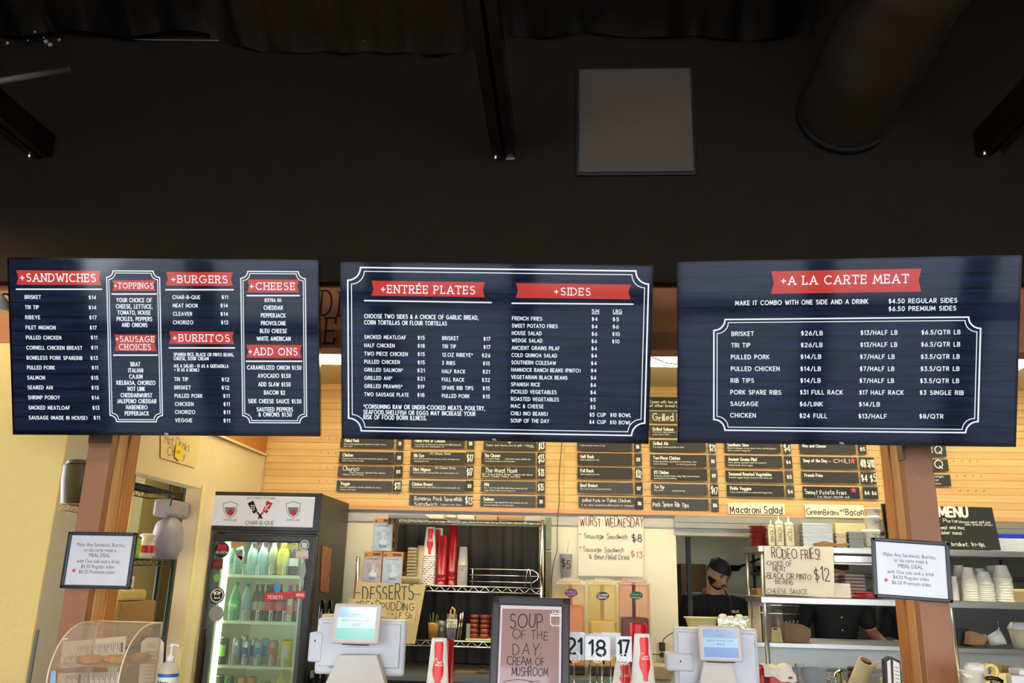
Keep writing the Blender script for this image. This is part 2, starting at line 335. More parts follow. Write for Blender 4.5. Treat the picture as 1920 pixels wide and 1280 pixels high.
STEELD = mat('dull_steel', (120, 122, 118), .42, .7, var=.15, scale=4)
CHROME = mat('chrome', (235, 232, 225), .12, 1., var=.02)
BLK = mat('black_plastic', (20, 20, 22), .35, var=.1)
BLKG = mat('black_gloss', (12, 12, 13), .12, var=.1)
BLKS = mat('black_satin', (26, 26, 28), .5, var=.2)
WHT = mat('white_plastic', (222, 222, 220), .35, var=.02)
FOAM = mat('white_foam', (238, 234, 220), .6, var=.02)
PAPER = mat('white_paper', (236, 226, 208), .75, var=.04, scale=6)
PAPERB = mat('buff_paper', (226, 198, 140), .75, var=.05, scale=6)
KRAFT = mat('kraft_brown', (172, 130, 84), .75, var=.1, scale=8)
INK = mat('black_ink', (10, 8, 8), .7)
INKW = mat('white_chalk', (244, 240, 228), .7, emit=0)
INKG = mat('grey_ink', (96, 96, 96), .7)
RED = mat('red_plastic', (190, 24, 32), .3, var=.06)
DRED = mat('dark_red_plastic', (150, 16, 26), .25, var=.08)
REDINK = mat('red_print', (214, 40, 30), .5)
PINK = mat('pink_marker', (232, 74, 110), .6)
CARD = mat('black_card', (38, 36, 35), .55, var=.12)
CARD2 = mat('slate_card', (58, 60, 62), .5, var=.1)
CLEAR = clear('clear_plastic', (245, 243, 235), .88, .06)
WOODP = wood('post_wood', (150, 84, 30), (198, 128, 60), .45, 'Z')
WOODL = wood('post_wood_light', (186, 128, 70), (214, 160, 96), .5, 'Z')
POSTP = mat('post_brown_paint', (158, 104, 68), .35, var=.06, bump=.25, bscale=380)
BAMB = wood('bamboo_board', (200, 154, 94), (226, 188, 126), .45, 'X', 2.2)
# ================================================================ the room
def struct(name, a, b, m, parent=None):
    mb = MB(); mb.box(a, b); return mb.build(name, m, parent, kind=None if parent else 'structure')
FLOORM = mat('polished_dark_concrete', (62, 56, 50), .1, var=.25, scale=2, coat=.3)
struct('floor', (-5, -9, -.1), (5, 11, 0), FLOORM)
BW = 3.6                                            # black wall over the counter
zb = at(960, 528.5, BW).z
struct('wall_front', (-4.6, BW, zb), (4.6, BW+.06, 4.45), BLACKWALL)
struct('ceiling', (-4.6, BACKY, 4.4), (4.6, BW, 4.5), CEILBLK)
struct('wall_left', (-4.7, BACKY, 0), (-4.6, 3.9, 4.45), BLACKWALL)
struct('wall_right', (4.6, BACKY, 0), (4.7, 10, 4.45), BLACKWALL)
# entrance wall with tall shop windows behind the camera
mb = MB(); xs = [-4.6]+[v for w in WINS for v in w]+[4.6]
for i in range(0, len(xs), 2): mb.box((xs[i], BACKY-.15, 0), (xs[i+1], BACKY, 2.85))
mb.box((-4.6, BACKY-.15, 2.85), (4.6, BACKY, 4.45))
for a, b in WINS: mb.box((a, BACKY-.15, 0), (b, BACKY, .05))
mb.build('wall_entrance', mat('entrance_wall', (60, 50, 42), .7), kind='structure')
for i, (a, b) in enumerate(WINS):
    f = MB()
    for x in (a, b-.05): f.box((x, BACKY-.12, .05), (x+.05, BACKY-.04, 2.85))
    for z in (.05, 2.1, 2.8): f.box((a, BACKY-.12, z), (b, BACKY-.04, z+.05))
    w = f.build('window_%d' % (i+1), BLKS, kind='structure')
    g = MB(); g.box((a+.05, BACKY-.085, .1), (b-.05, BACKY-.08, 2.8)); g.build('pane', clear('window_glass', (250, 252, 252), .97, .02), w)
struct('ground_outside', (-30, -40, -.2), (30, BACKY-.15, -.1), mat('pavement', (222, 220, 214), .8, var=.1, scale=2))
# header under the black wall
HY = 3.68
h0 = at(960, 654, HY).z; h1 = zb
struct('trim_1', (-4.6, BW+.06, zb-.0), (4.6, HY+.2, zb+.05), mat('header_soffit', (168, 110, 66), .6))
hb = MB(); hb.box((-4.6, HY, h0), (4.6, HY+.12, zb)); hb = hb.build('trim_2', BROWNP, kind='structure')
sh = wallsheet(HY); t = MB()
sh.text(t, 'D', 603, 626, 568, 46, .07, 'slab', .003); sh.text(t, 'I', 636, 640, 570, 44, .07, 'slab', .003)
sh.text(t, 'E', 611, 633, 620, 48, .08, 'slab', .003); sh.text(t, 'R', 583, 601, 620, 48, .08, 'slab', .003)
t.build('lettering', INK, hb)
struct('trim_3', (-4.6, HY+.12, at(960, 665, HY+.2).z), (4.6, HY+.2, zb), mat('header_under_board', (150, 108, 68), .6))
# back room
BY = 6.0; WX = -2.2
ZC = at(960, 723, BY).z; ZW = at(1100, 963.5, BY).z
struct('ceiling_kitchen', (-4.6, HY+.2, ZC), (4.6, 10, ZC+.08), mat('kitchen_ceiling', (226, 208, 160), .7, var=.02))
hx0 = at(1270, 1100, BY).x; hz0 = at(1500, 1206, 5.75).z; hz1 = at(1300, 1004, BY).z
wb = MB(); wb.box((WX, BY, 0), (hx0, BY+.14, ZC)); wb.box((hx0, BY, hz1), (4.6, BY+.14, ZC)); wb.box((hx0, BY, 0), (4.6, BY+.14, at(1500, 1215, 5.74).z-.002))
wb = wb.build('wall_back', WHITEW, kind='structure')
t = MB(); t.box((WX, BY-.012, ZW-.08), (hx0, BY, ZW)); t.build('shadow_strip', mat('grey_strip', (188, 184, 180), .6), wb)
# bamboo planks
xj = [WX, at(1058, 880, BY).x, at(1650, 880, BY).x, 4.6]; nrow = 18; dz_ = (ZC-ZW-.03)/nrow
for c in range(3):
    for r in range(nrow):
        z = ZW+.03+r*dz_; q = MB(); o_ = random.uniform(0, .002)
        q.box((xj[c]+.001, BY-.020-o_, z+.001), (xj[c+1]-.001, BY-.002, z+dz_-.001)); q.build('plank', BAMB, wb)
q = MB(); q.box((WX, BY-.034, ZW), (4.6, BY-.002, ZW+.03)); q.build('rail', wood('rail_wood', (190, 140, 96), (222, 172, 122), .5, 'X'), wb)
SY = BY-.034                                         # face on which menu strips hang
sw = wallsheet(SY)
pins = MB()
for row, (x0, y) in enumerate([(603, 822), (602, 849), (600, 876), (599, 902), (731, 928)]):
    for k in range(3):
        p = sw.px(x0+k*14, y); pins.tube([p+Vector((0, .012, 0)), p+Vector((0, -.01, 0)), p+Vector((0, -.012, .008))], .0018, 5)
for row in range(4):
    for k in range(4):
        p = sw.px(1782+row*6+k*15, 836+row*28); pins.tube([p+Vector((0, .012, 0)), p+Vector((0, -.01, 0)), p+Vector((0, -.012, .008))], .0018, 5)
pins.build('hook', STEELD, wb, kind='stuff')
# steel lintel over the kitchen hatch
lt = MB()
for (a, b, d) in ((.0, .045, .02), (.05, .085, .045), (.09, .135, .03)):
    lt.box((hx0-.01, BY-d, hz1+a), (4.6, BY, hz1+b))
lt.build('trim_4', mat('lintel_steel', (156, 152, 138), .45, .6, var=.1), kind='structure')
# left side wall with the store-room opening, its orange upper band
oy1 = 4.99; oz = 1.985; LT = .1; ly0 = 3.92
lw = MB(); lw.box((WX-LT, oy1, 0), (WX, BY, ZC)); lw.box((WX-LT, ly0, oz), (WX, oy1, ZC))
lw = lw.build('wall_side', CREAM, kind='structure')
q = MB(); q.box((WX, ly0, 2.34), (WX+.012, BY-.035, ZC-.001)); q.build('upper_band', mat('orange_brown_band', (176, 112, 48), .5, var=.1, scale=4), lw)
q = MB(); q.box((WX, ly0, 2.325), (WX+.02, BY-.035, 2.34)); q.build('ledge_strip', CREAM, lw)
q = MB(); q.box((WX, BY-.08, 0), (WX+.012, BY-.035, 2.32)); q.build('corner_strip', mat('corner_trim', (206, 190, 160), .5), lw)
q = MB(); q.box((WX-.002, oy1-.02, 0), (WX+.008, oy1+.02, oz+.02)); q.build('jamb_strip', mat('jamb_cream', (236, 214, 150), .5), lw)
# store room
struct('wall_store_back', (-4.6, 5.75, 0), (WX-LT, 5.85, ZC), OLIVE)
struct('wall_store_pier', (-2.95, 5.35, 0), (-2.75, 5.75, ZC), mat('pale_olive', (134, 126, 84), .7))
e = at(131, 816, 3.66)
yw = MB(); yw.box((-4.6, 3.64, 0), (e.x, 3.65, h0+.0)); yw = yw.build('wall_yellow', YELLOWW, kind='structure')
g0 = at(65, 1180, 3.63); q = MB(); q.box((g0.x+.004, 3.632, 0), (g0.x+.016, 3.64, g0.z)); q.build('corner_guard', STEELD, yw)
# kitchen shell
struct('wall_kitchen', (-.25, 8.8, 0), (4.6, 8.9, ZC), mat('kitchen_steel_wall', (168, 166, 144), .35, .5, var=.1, scale=2))
struct('wall_kitchen_side', (-.3, BY+.14, 0), (-.25, 8.8, ZC), mat('kitchen_side', (120, 120, 108), .4, .3))
# ceiling fluorescent fixtures over the menu wall
LAMP = mat('lit_diffuser', (255, 244, 200), .5, var=0., emit=20.)
ya = at(960, 667, 5.0); 
Y1 = [y/100 for y in range(480, 600) if ((ZC-.06-CAM.z)/ray(960, 668).z*ray(960, 668).y) < y/100][0]
for i, x in enumerate((-3.42, -1.555, -.305, .945, 2.195, 3.445)):
    if x < -3: continue
    w = .62
    t = thing('ceiling_light', ['', 'lit fluorescent fixture seen behind left and centre screens', 'lit fluorescent fixture hidden above the centre screen', 'lit fluorescent fixture seen between centre and right screens', 'lit fluorescent fixture above the right screen', 'lit fluorescent fixture seen at the right edge of photo'][i], 'ceiling light', (x, Y1+.12, ZC-.06), 'fluorescent fixtures over the menu wall')
    q = MB(); q.box((x-w, Y1, ZC-.028), (x+w, Y1+.24, ZC)); q.build('housing', WHT, t)
    for k in (0, 1):
        q = MB(); q.bev((x-w+.01, Y1+.005+k*.135, ZC-.06), (x+w-.01, Y1+.1+k*.135, ZC-.028), .012); q.build('diffuser', LAMP, t)
# ================================================================ televisions
def tvR(y, t, r):
    return (Matrix.Rotation(y, 3, 'Z') @ Matrix.Rotation(t, 3, 'X') @ Matrix.Rotation(r, 3, 'Y'))
NAVY = screen_mat('menu_screen_planks'); BANR = flat('banner_red', (196, 62, 52), 1.); TWH = flat('screen_white', (236, 240, 250), 1.05)
def tv(label, c, ang, zc, k):
    Rm = tvR(*ang); U = Rm @ Vector((1, 0, 0)); V = Rm @ Vector((0, 0, 1)); O = Vector(c); s_ = Sheet(O, U, V)
    T = thing('television', label, 'television', O+s_.N*-.05, 'menu televisions over the counter')
    Wd, Hh = 1.235, .71; M = Matrix((s_.U, s_.V, s_.N)).transposed().to_4x4(); M.translation = O
    b = MB(); b.bev((-Wd/2, -Hh/2, -.03), (Wd/2, Hh/2, -.002), .004, M); b.bev((-Wd*.36, -Hh*.42, -.075), (Wd*.36, Hh*.2, -.03), .01, M)
    for (x0, y0, x1, y1) in ((-Wd/2, -Hh/2, Wd/2, -Hh/2+.014), (-Wd/2, Hh/2-.007, Wd/2, Hh/2), (-Wd/2, -Hh/2, -Wd/2+.007, Hh/2), (Wd/2-.007, -Hh/2, Wd/2, Hh/2)):
        b.box((x0, y0, -.003), (x1, y1, .0015), M)
    b.build('housing', BLKG, T)
    b = MB(); b.add([s_.P(-Wd/2+.007, -Hh/2+.014), s_.P(Wd/2-.007, -Hh/2+.014), s_.P(Wd/2-.007, Hh/2-.007), s_.P(-Wd/2+.007, Hh/2-.007)], [(0, 1, 2, 3)])
    b.uv = [(0, 0), (1, 0), (1, 1), (0, 1)]; b.build('screen', NAVY, T)
    b = MB(); b.bev((-.12, -.1, -.11), (.12, .16, -.07), .005, M); c_ = O-s_.N*.1
    for dx in (-.09, .09): b.box((c_.x+dx-.015, c_.y-.01, c_.z+.1), (c_.x+dx+.015, HY-.0, c_.z+.13)); b.box((c_.x+dx-.012, c_.y-.02, c_.z-.02), (c_.x+dx+.012, c_.y+.02, c_.z+.13))
    b.build('wall_mount', BLK, T)
    b = MB(); b.box((-.015, -Hh/2+.003, .001), (.015, -Hh/2+.0105, .002), M); b.build('logo_plate', BLKG, T)
    q = MB(); st, tw = strokes('TCL'); ribbons(q, [[(p[0]*.007-.008, -Hh/2+.0035+p[1]*.0065) for p in pl] for pl in st], .0014, lambda u, v: s_.P(u, v, .0025)); q.build('logo_lettering', INKW, T)
    return T, s_
def banner(T, s_, x0, y0, x1, y1, n=4):
    q = MB(); a = s_.uv(x0, y0); b = s_.uv(x1, y1); _u, _v = (a[1]+b[1])/2, 0; nn = abs(s_.uv(x0+n, y0)[0]-a[0])
    pts = [(a[0], a[1]), (b[0], a[1]), (b[0]-nn, _u), (b[0], b[1]), (a[0], b[1]), (a[0]+nn, _u)]
    q.add([s_.P(*p, .0008) for p in pts], [(0, 5, 2, 1), (5, 4, 3, 2)]); q.build('banner', BANR, T)
def border(mb, s_, x0, y0, x1, y1, r, gap, w1, w2):
    a = s_.uv(x0, y0); b = s_.uv(x1, y1); k = abs(s_.uv(x0+10, y0)[0]-a[0])/10; rr = r*k
    for g_, w in ((0, w1), (gap, w2)):
        u0, v1, u1, v0 = a[0]+g_*k, a[1]-g_*k, b[0]-g_*k, b[1]+g_*k; P_ = []
        for cx, cy, a0, a1 in ((u0, v1, 0, -90), (u0, v0, 90, 0), (u1, v0, 180, 90), (u1, v1, 270, 180)):
            P_ += [(cx+rr*math.cos(math.radians(a0+(a1-a0)*i/6)), cy+rr*math.sin(math.radians(a0+(a1-a0)*i/6))) for i in range(7)]
        # order: start top-left going down, bottom-left, bottom-right, top-right
        tl = [(u0+rr*math.cos(math.radians(an)), v1-rr*math.sin(math.radians(an))) for an in range(0, 91, 15)]
        bl = [(u0+rr*math.sin(math.radians(an)), v0+rr*math.cos(math.radians(an))) for an in range(0, 91, 15)]
        br = [(u1-rr*math.cos(math.radians(an)), v0+rr*math.sin(math.radians(an))) for an in range(0, 91, 15)]
        tr = [(u1-rr*math.sin(math.radians(an)), v1-rr*math.cos(math.radians(an))) for an in range(0, 91, 15)]
        ribbons(mb, [tl+bl+br+tr+[tl[0]]], w*k, lambda u, v: s_.P(u, v, .001))
def rows(mb, s_, spec, h=6.3, w=.19):
    for l in spec.strip().split('\n'):
        t, x0, x1, y = l.split('|')[:4]; hh = float(l.split('|')[4]) if l.count('|') > 3 else h
        s_.text(mb, t, float(x0), float(x1), float(y), hh*(.9 if hh > 7.5 else 1), w, '', .001, .36)
def titles(T, s_, spec):
    for t, x0, x1, y, h in spec: mb = MB(); s_.text(mb, t, x0, x1, y, h, .135, 'slab', .0016); mb.build('title_lettering', TWH, T)
T, s_ = tv('left wall-hung menu television listing sandwiches, burgers and burritos', (-1.6022, 3.1222, 2.359), (.0772, .3426, -.0207), 0, 0)
for b_ in ((30.5, 506.5, 190, 534.5), (210.7, 525, 292, 545), (214.5, 627, 294, 658), (311, 509.5, 437, 536), (317, 621, 439, 645), (463.5, 523.5, 561, 548.5), (462, 646, 566, 671)): banner(T, s_, *b_, n=3.5)
titles(T, s_, [('+SANDWICHES', 38, 181, 520, 14), ('+TOPPINGS', 214, 289, 535, 10), ('+SAUSAGE', 217, 290, 635, 10), ('CHOICES', 224, 284, 650, 10), ('+BURGERS', 321, 428, 523, 13), ('+BURRITOS', 324, 432, 633, 12.5), ('+CHEESE', 468, 554, 536, 12.5), ('+ADD ONS', 466, 559, 658.5, 12.5)])
mb = MB()
for x0, x1, y in ((31, 191, 542), (210, 293, 551), (213, 295, 665.5), (311, 437.5, 543), (317.5, 440, 652), (463, 561.5, 554), (462, 566, 677)): s_.line(mb, [(x0, y), (x1, y)], 2.6)
border(mb, s_, 200, 507.5, 305, 790.5, 12, 4, 2, 1.5); border(mb, s_, 451.5, 508.5, 575, 792.5, 13, 4, 2, 1.5)
mb.build('border_line', TWH, T)
mb = MB(); rows(mb, s_, '''BRISKET|47|76.5|556.6
TRI TIP|47.5|72.5|575.6
RIBEYE|48|75|594.6
FILET MIGNON|49|104|613.6
PULLED CHICKEN|49.5|114.5|632.5
CORNELL CHICKEN BREAST|50|154|651.4
BONELESS PORK SPARERIB|50.7|154|670.4
PULLED PORK|51.5|102.5|688.7
SALMON|52|84|707.6
SEARED AHI|52.5|98.5|726
SHRIMP POBOY|53.3|112|744.7
SMOKED MEATLOAF|54|131|763.8
SAUSAGE (MADE IN HOUSE)|54.7|163.5|782.5
$14|167|180|557.3
$14|167|180.5|576.3
$17|168|181|595
$17|169|181|614
$11|171|182|632.5
$11|171.5|182.5|651.4
$13|170|183|670.8
$11|172.7|183.5|689
$15|171.5|184|708
$15|172|185|726.5
$14|172.5|185.5|745.3
$13|174|186|764.2
$11|176|187|782.8
YOUR CHOICE OF|219|284.5|562.3|7
CHEESE, LETTUCE,|218|285.5|574|7
TOMATO, HOUSE|221|282|585.6|7
PICKLES, PEPPERS|219.5|285|597.5|7
AND ONIONS|229|276|608.8|7
BRAT|245.5|263|682.5|7
ITALIAN|241|268|694|7
CAJUN|243|267|705.5|7
KIELBASA, CHORIZO|219|291|717|7
HOT LINK|240|271.5|728.5|7
CHEDDARWURST|227|285|740.5|7
JALEPENO CHEDDAR|220|293|751.5|7
HABENERO|237|276|763|7
PEPPERJACK|234.5|279|774.5|7
CHAR-B-QUE|324|375|556.8
MEAT HOOK|324.5|371|572.5
CLEAVER|325|360|588
CHORIZO|325|362|604
$11|416|427|556.8
$14|414|427|572.5
$14|414|427.5|588.3
$13|415|427.5|604.3
SPANISH RICE, BLACK OR PINTO BEANS,|326|438|664|5.6
CHEESE, SOUR CREAM|326|391|671.7|5.6
(AS A SALAD • $1 AS A QUESADILLA|326.5|428|685.5|5.6
+ $1 AS A BOWL)|327|373|693|5.6
TRI TIP|327|352.5|710.5
BRISKET|327.5|357.5|726
PULLED PORK|328|379.5|741.6
CHICKEN|328.5|362.5|757
CHORIZO|328.7|365.5|772
VEGGIE|329|360|787.5
$12|416|429.5|711
$12|416|429.5|726.4
$11|419|430|742
$11|419.5|430.5|757.3
$11|419.5|431|772.5
$11|419.5|431|788
(EXTRA $1)|496.5|527|562.5|6
CHEDDAR|495|530|576.5|7
PEPPERJACK|490|535|591|7
PROVOLONE|490|535.5|605.5|7
BLEU CHEESE|488|537.5|620|7
WHITE AMERICAN|482|544.5|634.5|7
CARAMELIZED ONION $1.50|464|564.5|688.5|7
AVOCADO $1.50|484|544.5|704|7
ADD SLAW $1.50|485|544.5|720|7
BACON $2|495.5|534|735.5|7
SIDE CHEESE SAUCE $1.50|466|564.5|751.5|7
SAUTEED PEPPERS|482|549|767|7
& ONIONS $1.50|485|546.5|776.5|7'''); mb.build('menu_lettering', TWH, T)
T, s_ = tv('centre wall-hung menu television listing entrée plates and sides', (-.2794, 3.1864, 2.3626), (.0421, .3722, -.0029), 0, 1)
banner(T, s_, 696.5, 526, 909, 557, 4); banner(T, s_, 967.5, 530.5, 1182, 561, 4)
titles(T, s_, [('+ENTRÉE PLATES', 714, 892, 541.5, 14), ('+SIDES', 1039, 1108.5, 546, 13)])
mb = MB(); s_.line(mb, [(683.5, 563.3), (921, 567)], 2.6); s_.line(mb, [(960, 568.3), (1187, 570)], 2.6); s_.line(mb, [(1110, 588), (1123, 588.2)], 1.2); s_.line(mb, [(1150, 588.3), (1166, 588.5)], 1.2)
border(mb, s_, 652, 501, 1208, 816.5, 24, 7, 2.8, 1.6); mb.build('border_line', TWH, T)
mb = MB(); rows(mb, s_, '''CHOOSE TWO SIDES & A CHOICE OF GARLIC BREAD,|683.5|896.5|592.3|8
CORN TORTILLAS OR FLOUR TORTILLAS|683.5|837.5|604|8
SMOKED MEATLOAF|683.5|761|631.3
HALF CHICKEN|683.5|739.5|647
TWO PIECE CHICKEN|683.5|764|662.5
PULLED CHICKEN|683.5|749|677.7
GRILLED SALMON*|683.5|755|692.7
GRILLED AHI*|683.5|735|708
GRILLED PRAWNS*|683.5|754|723.3
TWO SAUSAGE PLATE|683.5|766|738.7
$15|783.5|796|632.8
$18|783.5|796|648
$15|783.5|796|663.5
$15|783.5|796|679
$21|783|796|694
$21|783|796|709.5
$19|783.5|795.5|724.5
$18|783|795.5|740
BRISKET|829.5|859.5|633.6
TRI TIP|829.5|854.5|649
12.OZ RIBEYE*|829.5|886|664.7
3 RIBS|829|853|680
HALF RACK|829|872|695.7
FULL RACK|829|870|711
SPARE RIB TIPS|829|887|726.5
PULLED PORK|829|880|741.7
$17|907|919|635
$17|907|919|650.3
$26|904|919|666
$15|906|918|681
$21|905.5|918|696.5
$32|904|918|712
$15|905.5|918|727.5
$15|905.5|918|743
*CONSUMING RAW OR UNDER-COOKED MEATS, POULTRY,|682|909|761.5|8
SEAFOOD,SHELLFISH OR EGGS MAY INCREASE YOUR|682|891|772|8
RISK OF FOOD BORN ILLNESS.|682|799.5|781.5|8
SM|1110|1123|583
LRG|1150|1166|583.5
FRENCH FRIES|960.5|1016|596.5
SWEET POTATO FRIES|960.3|1045|610.3
HOUSE SALAD|960.2|1015|624
WEDGE SALAD|960|1016.5|637.7
ANCIENT GRAINS PILAF|959.8|1049|651.6
COLD QUINOA SALAD|959.6|1044|665.3
SOUTHERN COLESAW|959.4|1042|679
HAMHOCK RANCH BEANS (PINTO)|959.2|1088|692.7
VEGETARIAN BLACK BEANS|959|1063.5|706.4
SPANISH RICE|958.8|1012|720
PICKLED VEGETABLES|958.7|1043|733.7
ROASTED VEGETABLES|958.5|1047.5|747.4
MAC & CHEESE|958.3|1018.5|760.7
CHILI (NO BEANS)|958.1|1026.5|774.5
SOUP OF THE DAY|958|1029|788
$4|1109.8|1120|597.7
$4|1109.7|1120|611.8
$6|1109.6|1119.5|625.6
$6|1109.4|1119|639.3
$4|1109.2|1119|653
$4|1109|1119|666.7
$4|1108.5|1118.5|680.6
$4|1108.3|1118|694.3
$4|1108|1117.5|708
$4|1107.5|1117|721.6
$4|1107.3|1117|735.2
$5|1107|1116.5|749
$5|1107|1116|763
$5|1149|1160|598.4
$6|1149|1159.5|612.2
$10|1148.5|1161.5|626
$10|1148|1161|639.8
$5 CUP|1106|1135.5|777
$10 BOWL|1144.5|1183|777.5
$4 CUP|1105.5|1135.5|790.6
$10 BOWL|1144|1183|791.3'''); mb.build('menu_lettering', TWH, T)
T, s_ = tv('right wall-hung menu television listing a la carte meat', (1.0503, 3.1179, 2.3567), (-.0951, .3626, .0143), 0, 2)
banner(T, s_, 1446, 508.5, 1727, 546.5, 5); titles(T, s_, [('+A LA CARTE MEAT', 1464, 1705, 526, 15)])
mb = MB(); border(mb, s_, 1338.5, 599, 1833, 811, 21, 6, 2.8, 1.6); mb.build('border_line', TWH, T)
mb = MB(); rows(mb, s_, '''MAKE IT COMBO WITH ONE SIDE AND A DRINK|1379|1627|568|9
$4.50 REGULAR SIDES|1666.5|1794|564.3|9
$6.50 PREMIUM SIDES|1666.5|1792|578.8|9
BRISKET|1372|1413|625.5
TRI TIP|1371.5|1406|647
PULLED PORK|1371|1442|669
PULLED CHICKEN|1371|1461|691
RIB TIPS|1370.5|1413|713
PORK SPARE RIBS|1370|1464|735
SAUSAGE|1370|1421|756.5
CHICKEN|1369.5|1416.5|778
$26/LB|1502.5|1542|624.5
$26/LB|1502|1541.5|646.5
$14/LB|1501.5|1539|668.5
$14/LB|1501|1538.5|691
$14/LB|1501|1538|713
$31 FULL RACK|1500.5|1579.5|735
$6/LINK|1500|1542|757
$24 FULL|1499.5|1550|779
$13/HALF LB|1614|1682|623.5
$13/HALF LB|1613.5|1681.5|646
$7/HALF LB|1613|1676.5|668.5
$7/HALF LB|1612.5|1676|691
$7/HALF LB|1612|1675.5|713.3
$17 HALF RACK|1611.5|1693.5|735.3
$14/LB|1611|1649|757.5
$13/HALF|1610|1662|779.8
$6.5/QTR LB|1728|1800|622.8
$6.5/QTR LB|1727.5|1799.5|645.5
$3.5/QTR LB|1727|1798.5|668.3
$3.5/QTR LB|1726.5|1798|691
$3.5/QTR LB|1725.5|1797.5|713.5
$3 SINGLE RIB|1725|1806|735.7
$8/QTR|1724|1768|780'''.replace('\n', '|7.4\n').replace('|9|7.4', '|8.6')+'|7.4'); mb.build('menu_lettering', TWH, T)
# ================================================================ things up in the dark
def wedge_beam(label, x, z, w, far=BACKY+.05):
    T = thing('ceiling_beam', label, 'beam', (x, BW, z)); b = MB()
    b.box((x-w/2, far, z), (x-w*.05, BW-.01, z+w*1.2)); b.box((x+w*.12, far, z), (x+w/2, BW-.01, z+w*1.2)); b.box((x-w/2, far, z+w*1.2), (x+w/2, BW-.01, z+w*1.28))
    b.build('flange', mat('dark_beam_paint', (30, 20, 15), .35, var=.2, bump=.3), T)
    b = MB(); b.box((x+w*.1, BW-.03, z-.006), (x+w/2+.01, BW-.005, z)); b.tube([(x-w*.35, BW-.05, z-.02), (x-w*.35, BW-.05, z+.02)], .012, 8); b.build('end_bracket', CHROME, T)
p = at(945, 303, BW); wedge_beam('dark ceiling beam running to the wall above the centre screen', p.x, p.z, .105)
p = at(80, 300, BW); wedge_beam('dark ceiling beam at the left edge of the photo', p.x, p.z, .1)
p = at(1850, 296, BW); wedge_beam('dark ceiling beam at the right edge beside the duct', p.x, p.z, .1)
# duct
a = at(1580, 216, BW-.0); q = MB(); pts = []; rr = []
dirv = Vector((.03, -1, .10)).normalized()
for i in range(41):
    d = i*.06; pts.append(a+dirv*d); rr.append(.205+.006*math.sin(i*2.3)+random.uniform(-.004, .004)+(.012 if 4 < i < 9 else 0))
q.tube(pts, rr, 28); DU = q.build('air_duct', mat('fabric_duct', (54, 40, 27), .6, var=.25, scale=5, bump=.6, bscale=18), label='round wrapped air duct meeting the black wall above the right screen', cat='duct')
q = MB(); q.tube([a+Vector((0, -.004, 0)), a+Vector((0, -.03, .003))], .222, 28); q.build('collar', BLKS, DU)
# ventilation grille on the black wall
s_ = wallsheet(BW); T = thing('wall_vent', 'square grey-brown perforated grille panel on the black wall', 'speaker', at(1192, 325, BW-.02))
q = MB(); s_.rect(q, 1081, 131, 1305, 330, 0, .018, .004); q.build('frame', mat('grille_frame', (40, 34, 30), .5), T)
gm = mat('grille_cloth', (98, 83, 70), .8, var=.35, scale=160, bump=.5, bscale=260); q = MB(); s_.rect(q, 1086, 136, 1300, 325, .018, .026, .003); q.build('grille', gm, T)
# torn black sheeting under the roof
def drape(label, pts, y0, name='roof_sheeting'):
    q = MB(); n = len(pts); vs = []
    for i, (x, y) in enumerate(pts):
        a = at(x, y, BW-.03-y0+.03*math.sin(i*1.7)); vs += [a, a+Vector((.0, -.12+.05*math.sin(i*2.1), .10)), a+Vector((0, -.5, .22+.04*math.sin(i))), a+Vector((0, -1.3, .3+.05*math.sin(i*.7)))]
    fs = [(i*4+j, (i+1)*4+j, (i+1)*4+j+1, i*4+j+1) for i in range(n-1) for j in range(3)]
    q.add(vs, fs, True); q.add([v+Vector((0, 0, .004)) for v in vs], [f[::-1] for f in fs], True)
    q.build(name, mat('black_sheeting_'+label[:5], (15, 12, 10) if label[:7] != 'brown-b' else (40, 29, 19), .35, var=.3, scale=2, bump=.5, bscale=9), label=label, cat='sheeting')
drape('brown-black sagging roof sheeting left of the centre beam', [(395+i*24, 72+26*math.sin(min(1, i/6)*PI/2)+2*math.sin(i*1.9)+(0 if i < 16 else 3)) for i in range(21)], .0)
drape('black roof sheeting between the centre beam and the duct', [(955+i*28, 66+5*math.sin(i*.9)+(5 if i > 10 else 0)) for i in range(21)], .0)
drape('black roof sheeting at the top left above the pale strip', [(-20+i*26, 62+6*math.sin(i*.8)) for i in range(17)], .05)
q = MB(); s_ = wallsheet(BW-.04); s_.line(q, [(250, 74), (300, 75), (410, 76)], 1.2); s_.line(q, [(776, 70), (792, 71), (803, 73.5), (830, 71), (850, 70), (856, 72)], 2); s_.line(q, [(640, 78), (692, 77)], 1)
q.build('torn_paper_edge', mat('pale_torn_edge', (190, 176, 160), .6), label='thin pale torn edge of roof sheeting above the screens', cat='sheeting')
q = MB()
for x, y, r in ((65, 60, 3), (14, 81, 3), (52, 76, 1.5), (111, 75, 3), (86, 78, 4), (94, 84, 4), (82, 71, 2)):
    c = at(x, y, BW-.1); q.tube([c+Vector((-.002*r, 0, -.001*r)), c+Vector((.002*r, 0, .0015*r))], .0022*r, 6)
q.build('glint_specks', mat('glint_white', (200, 196, 186), .5, emit=.0), label='white flakes hanging under the dark roof, top left', cat='debris', kind='stuff')  # small pale tubes modelled in place of bright glints under the roof
q = MB(); q.tube([at(-20, 156, 3.2), at(129, 130, 3.45)], .016, 8); q.build('conduit_pipe', mat('pale_pipe', (120, 110, 96), .5), label='short pale grey conduit pipe at the upper left edge', cat='pipe')
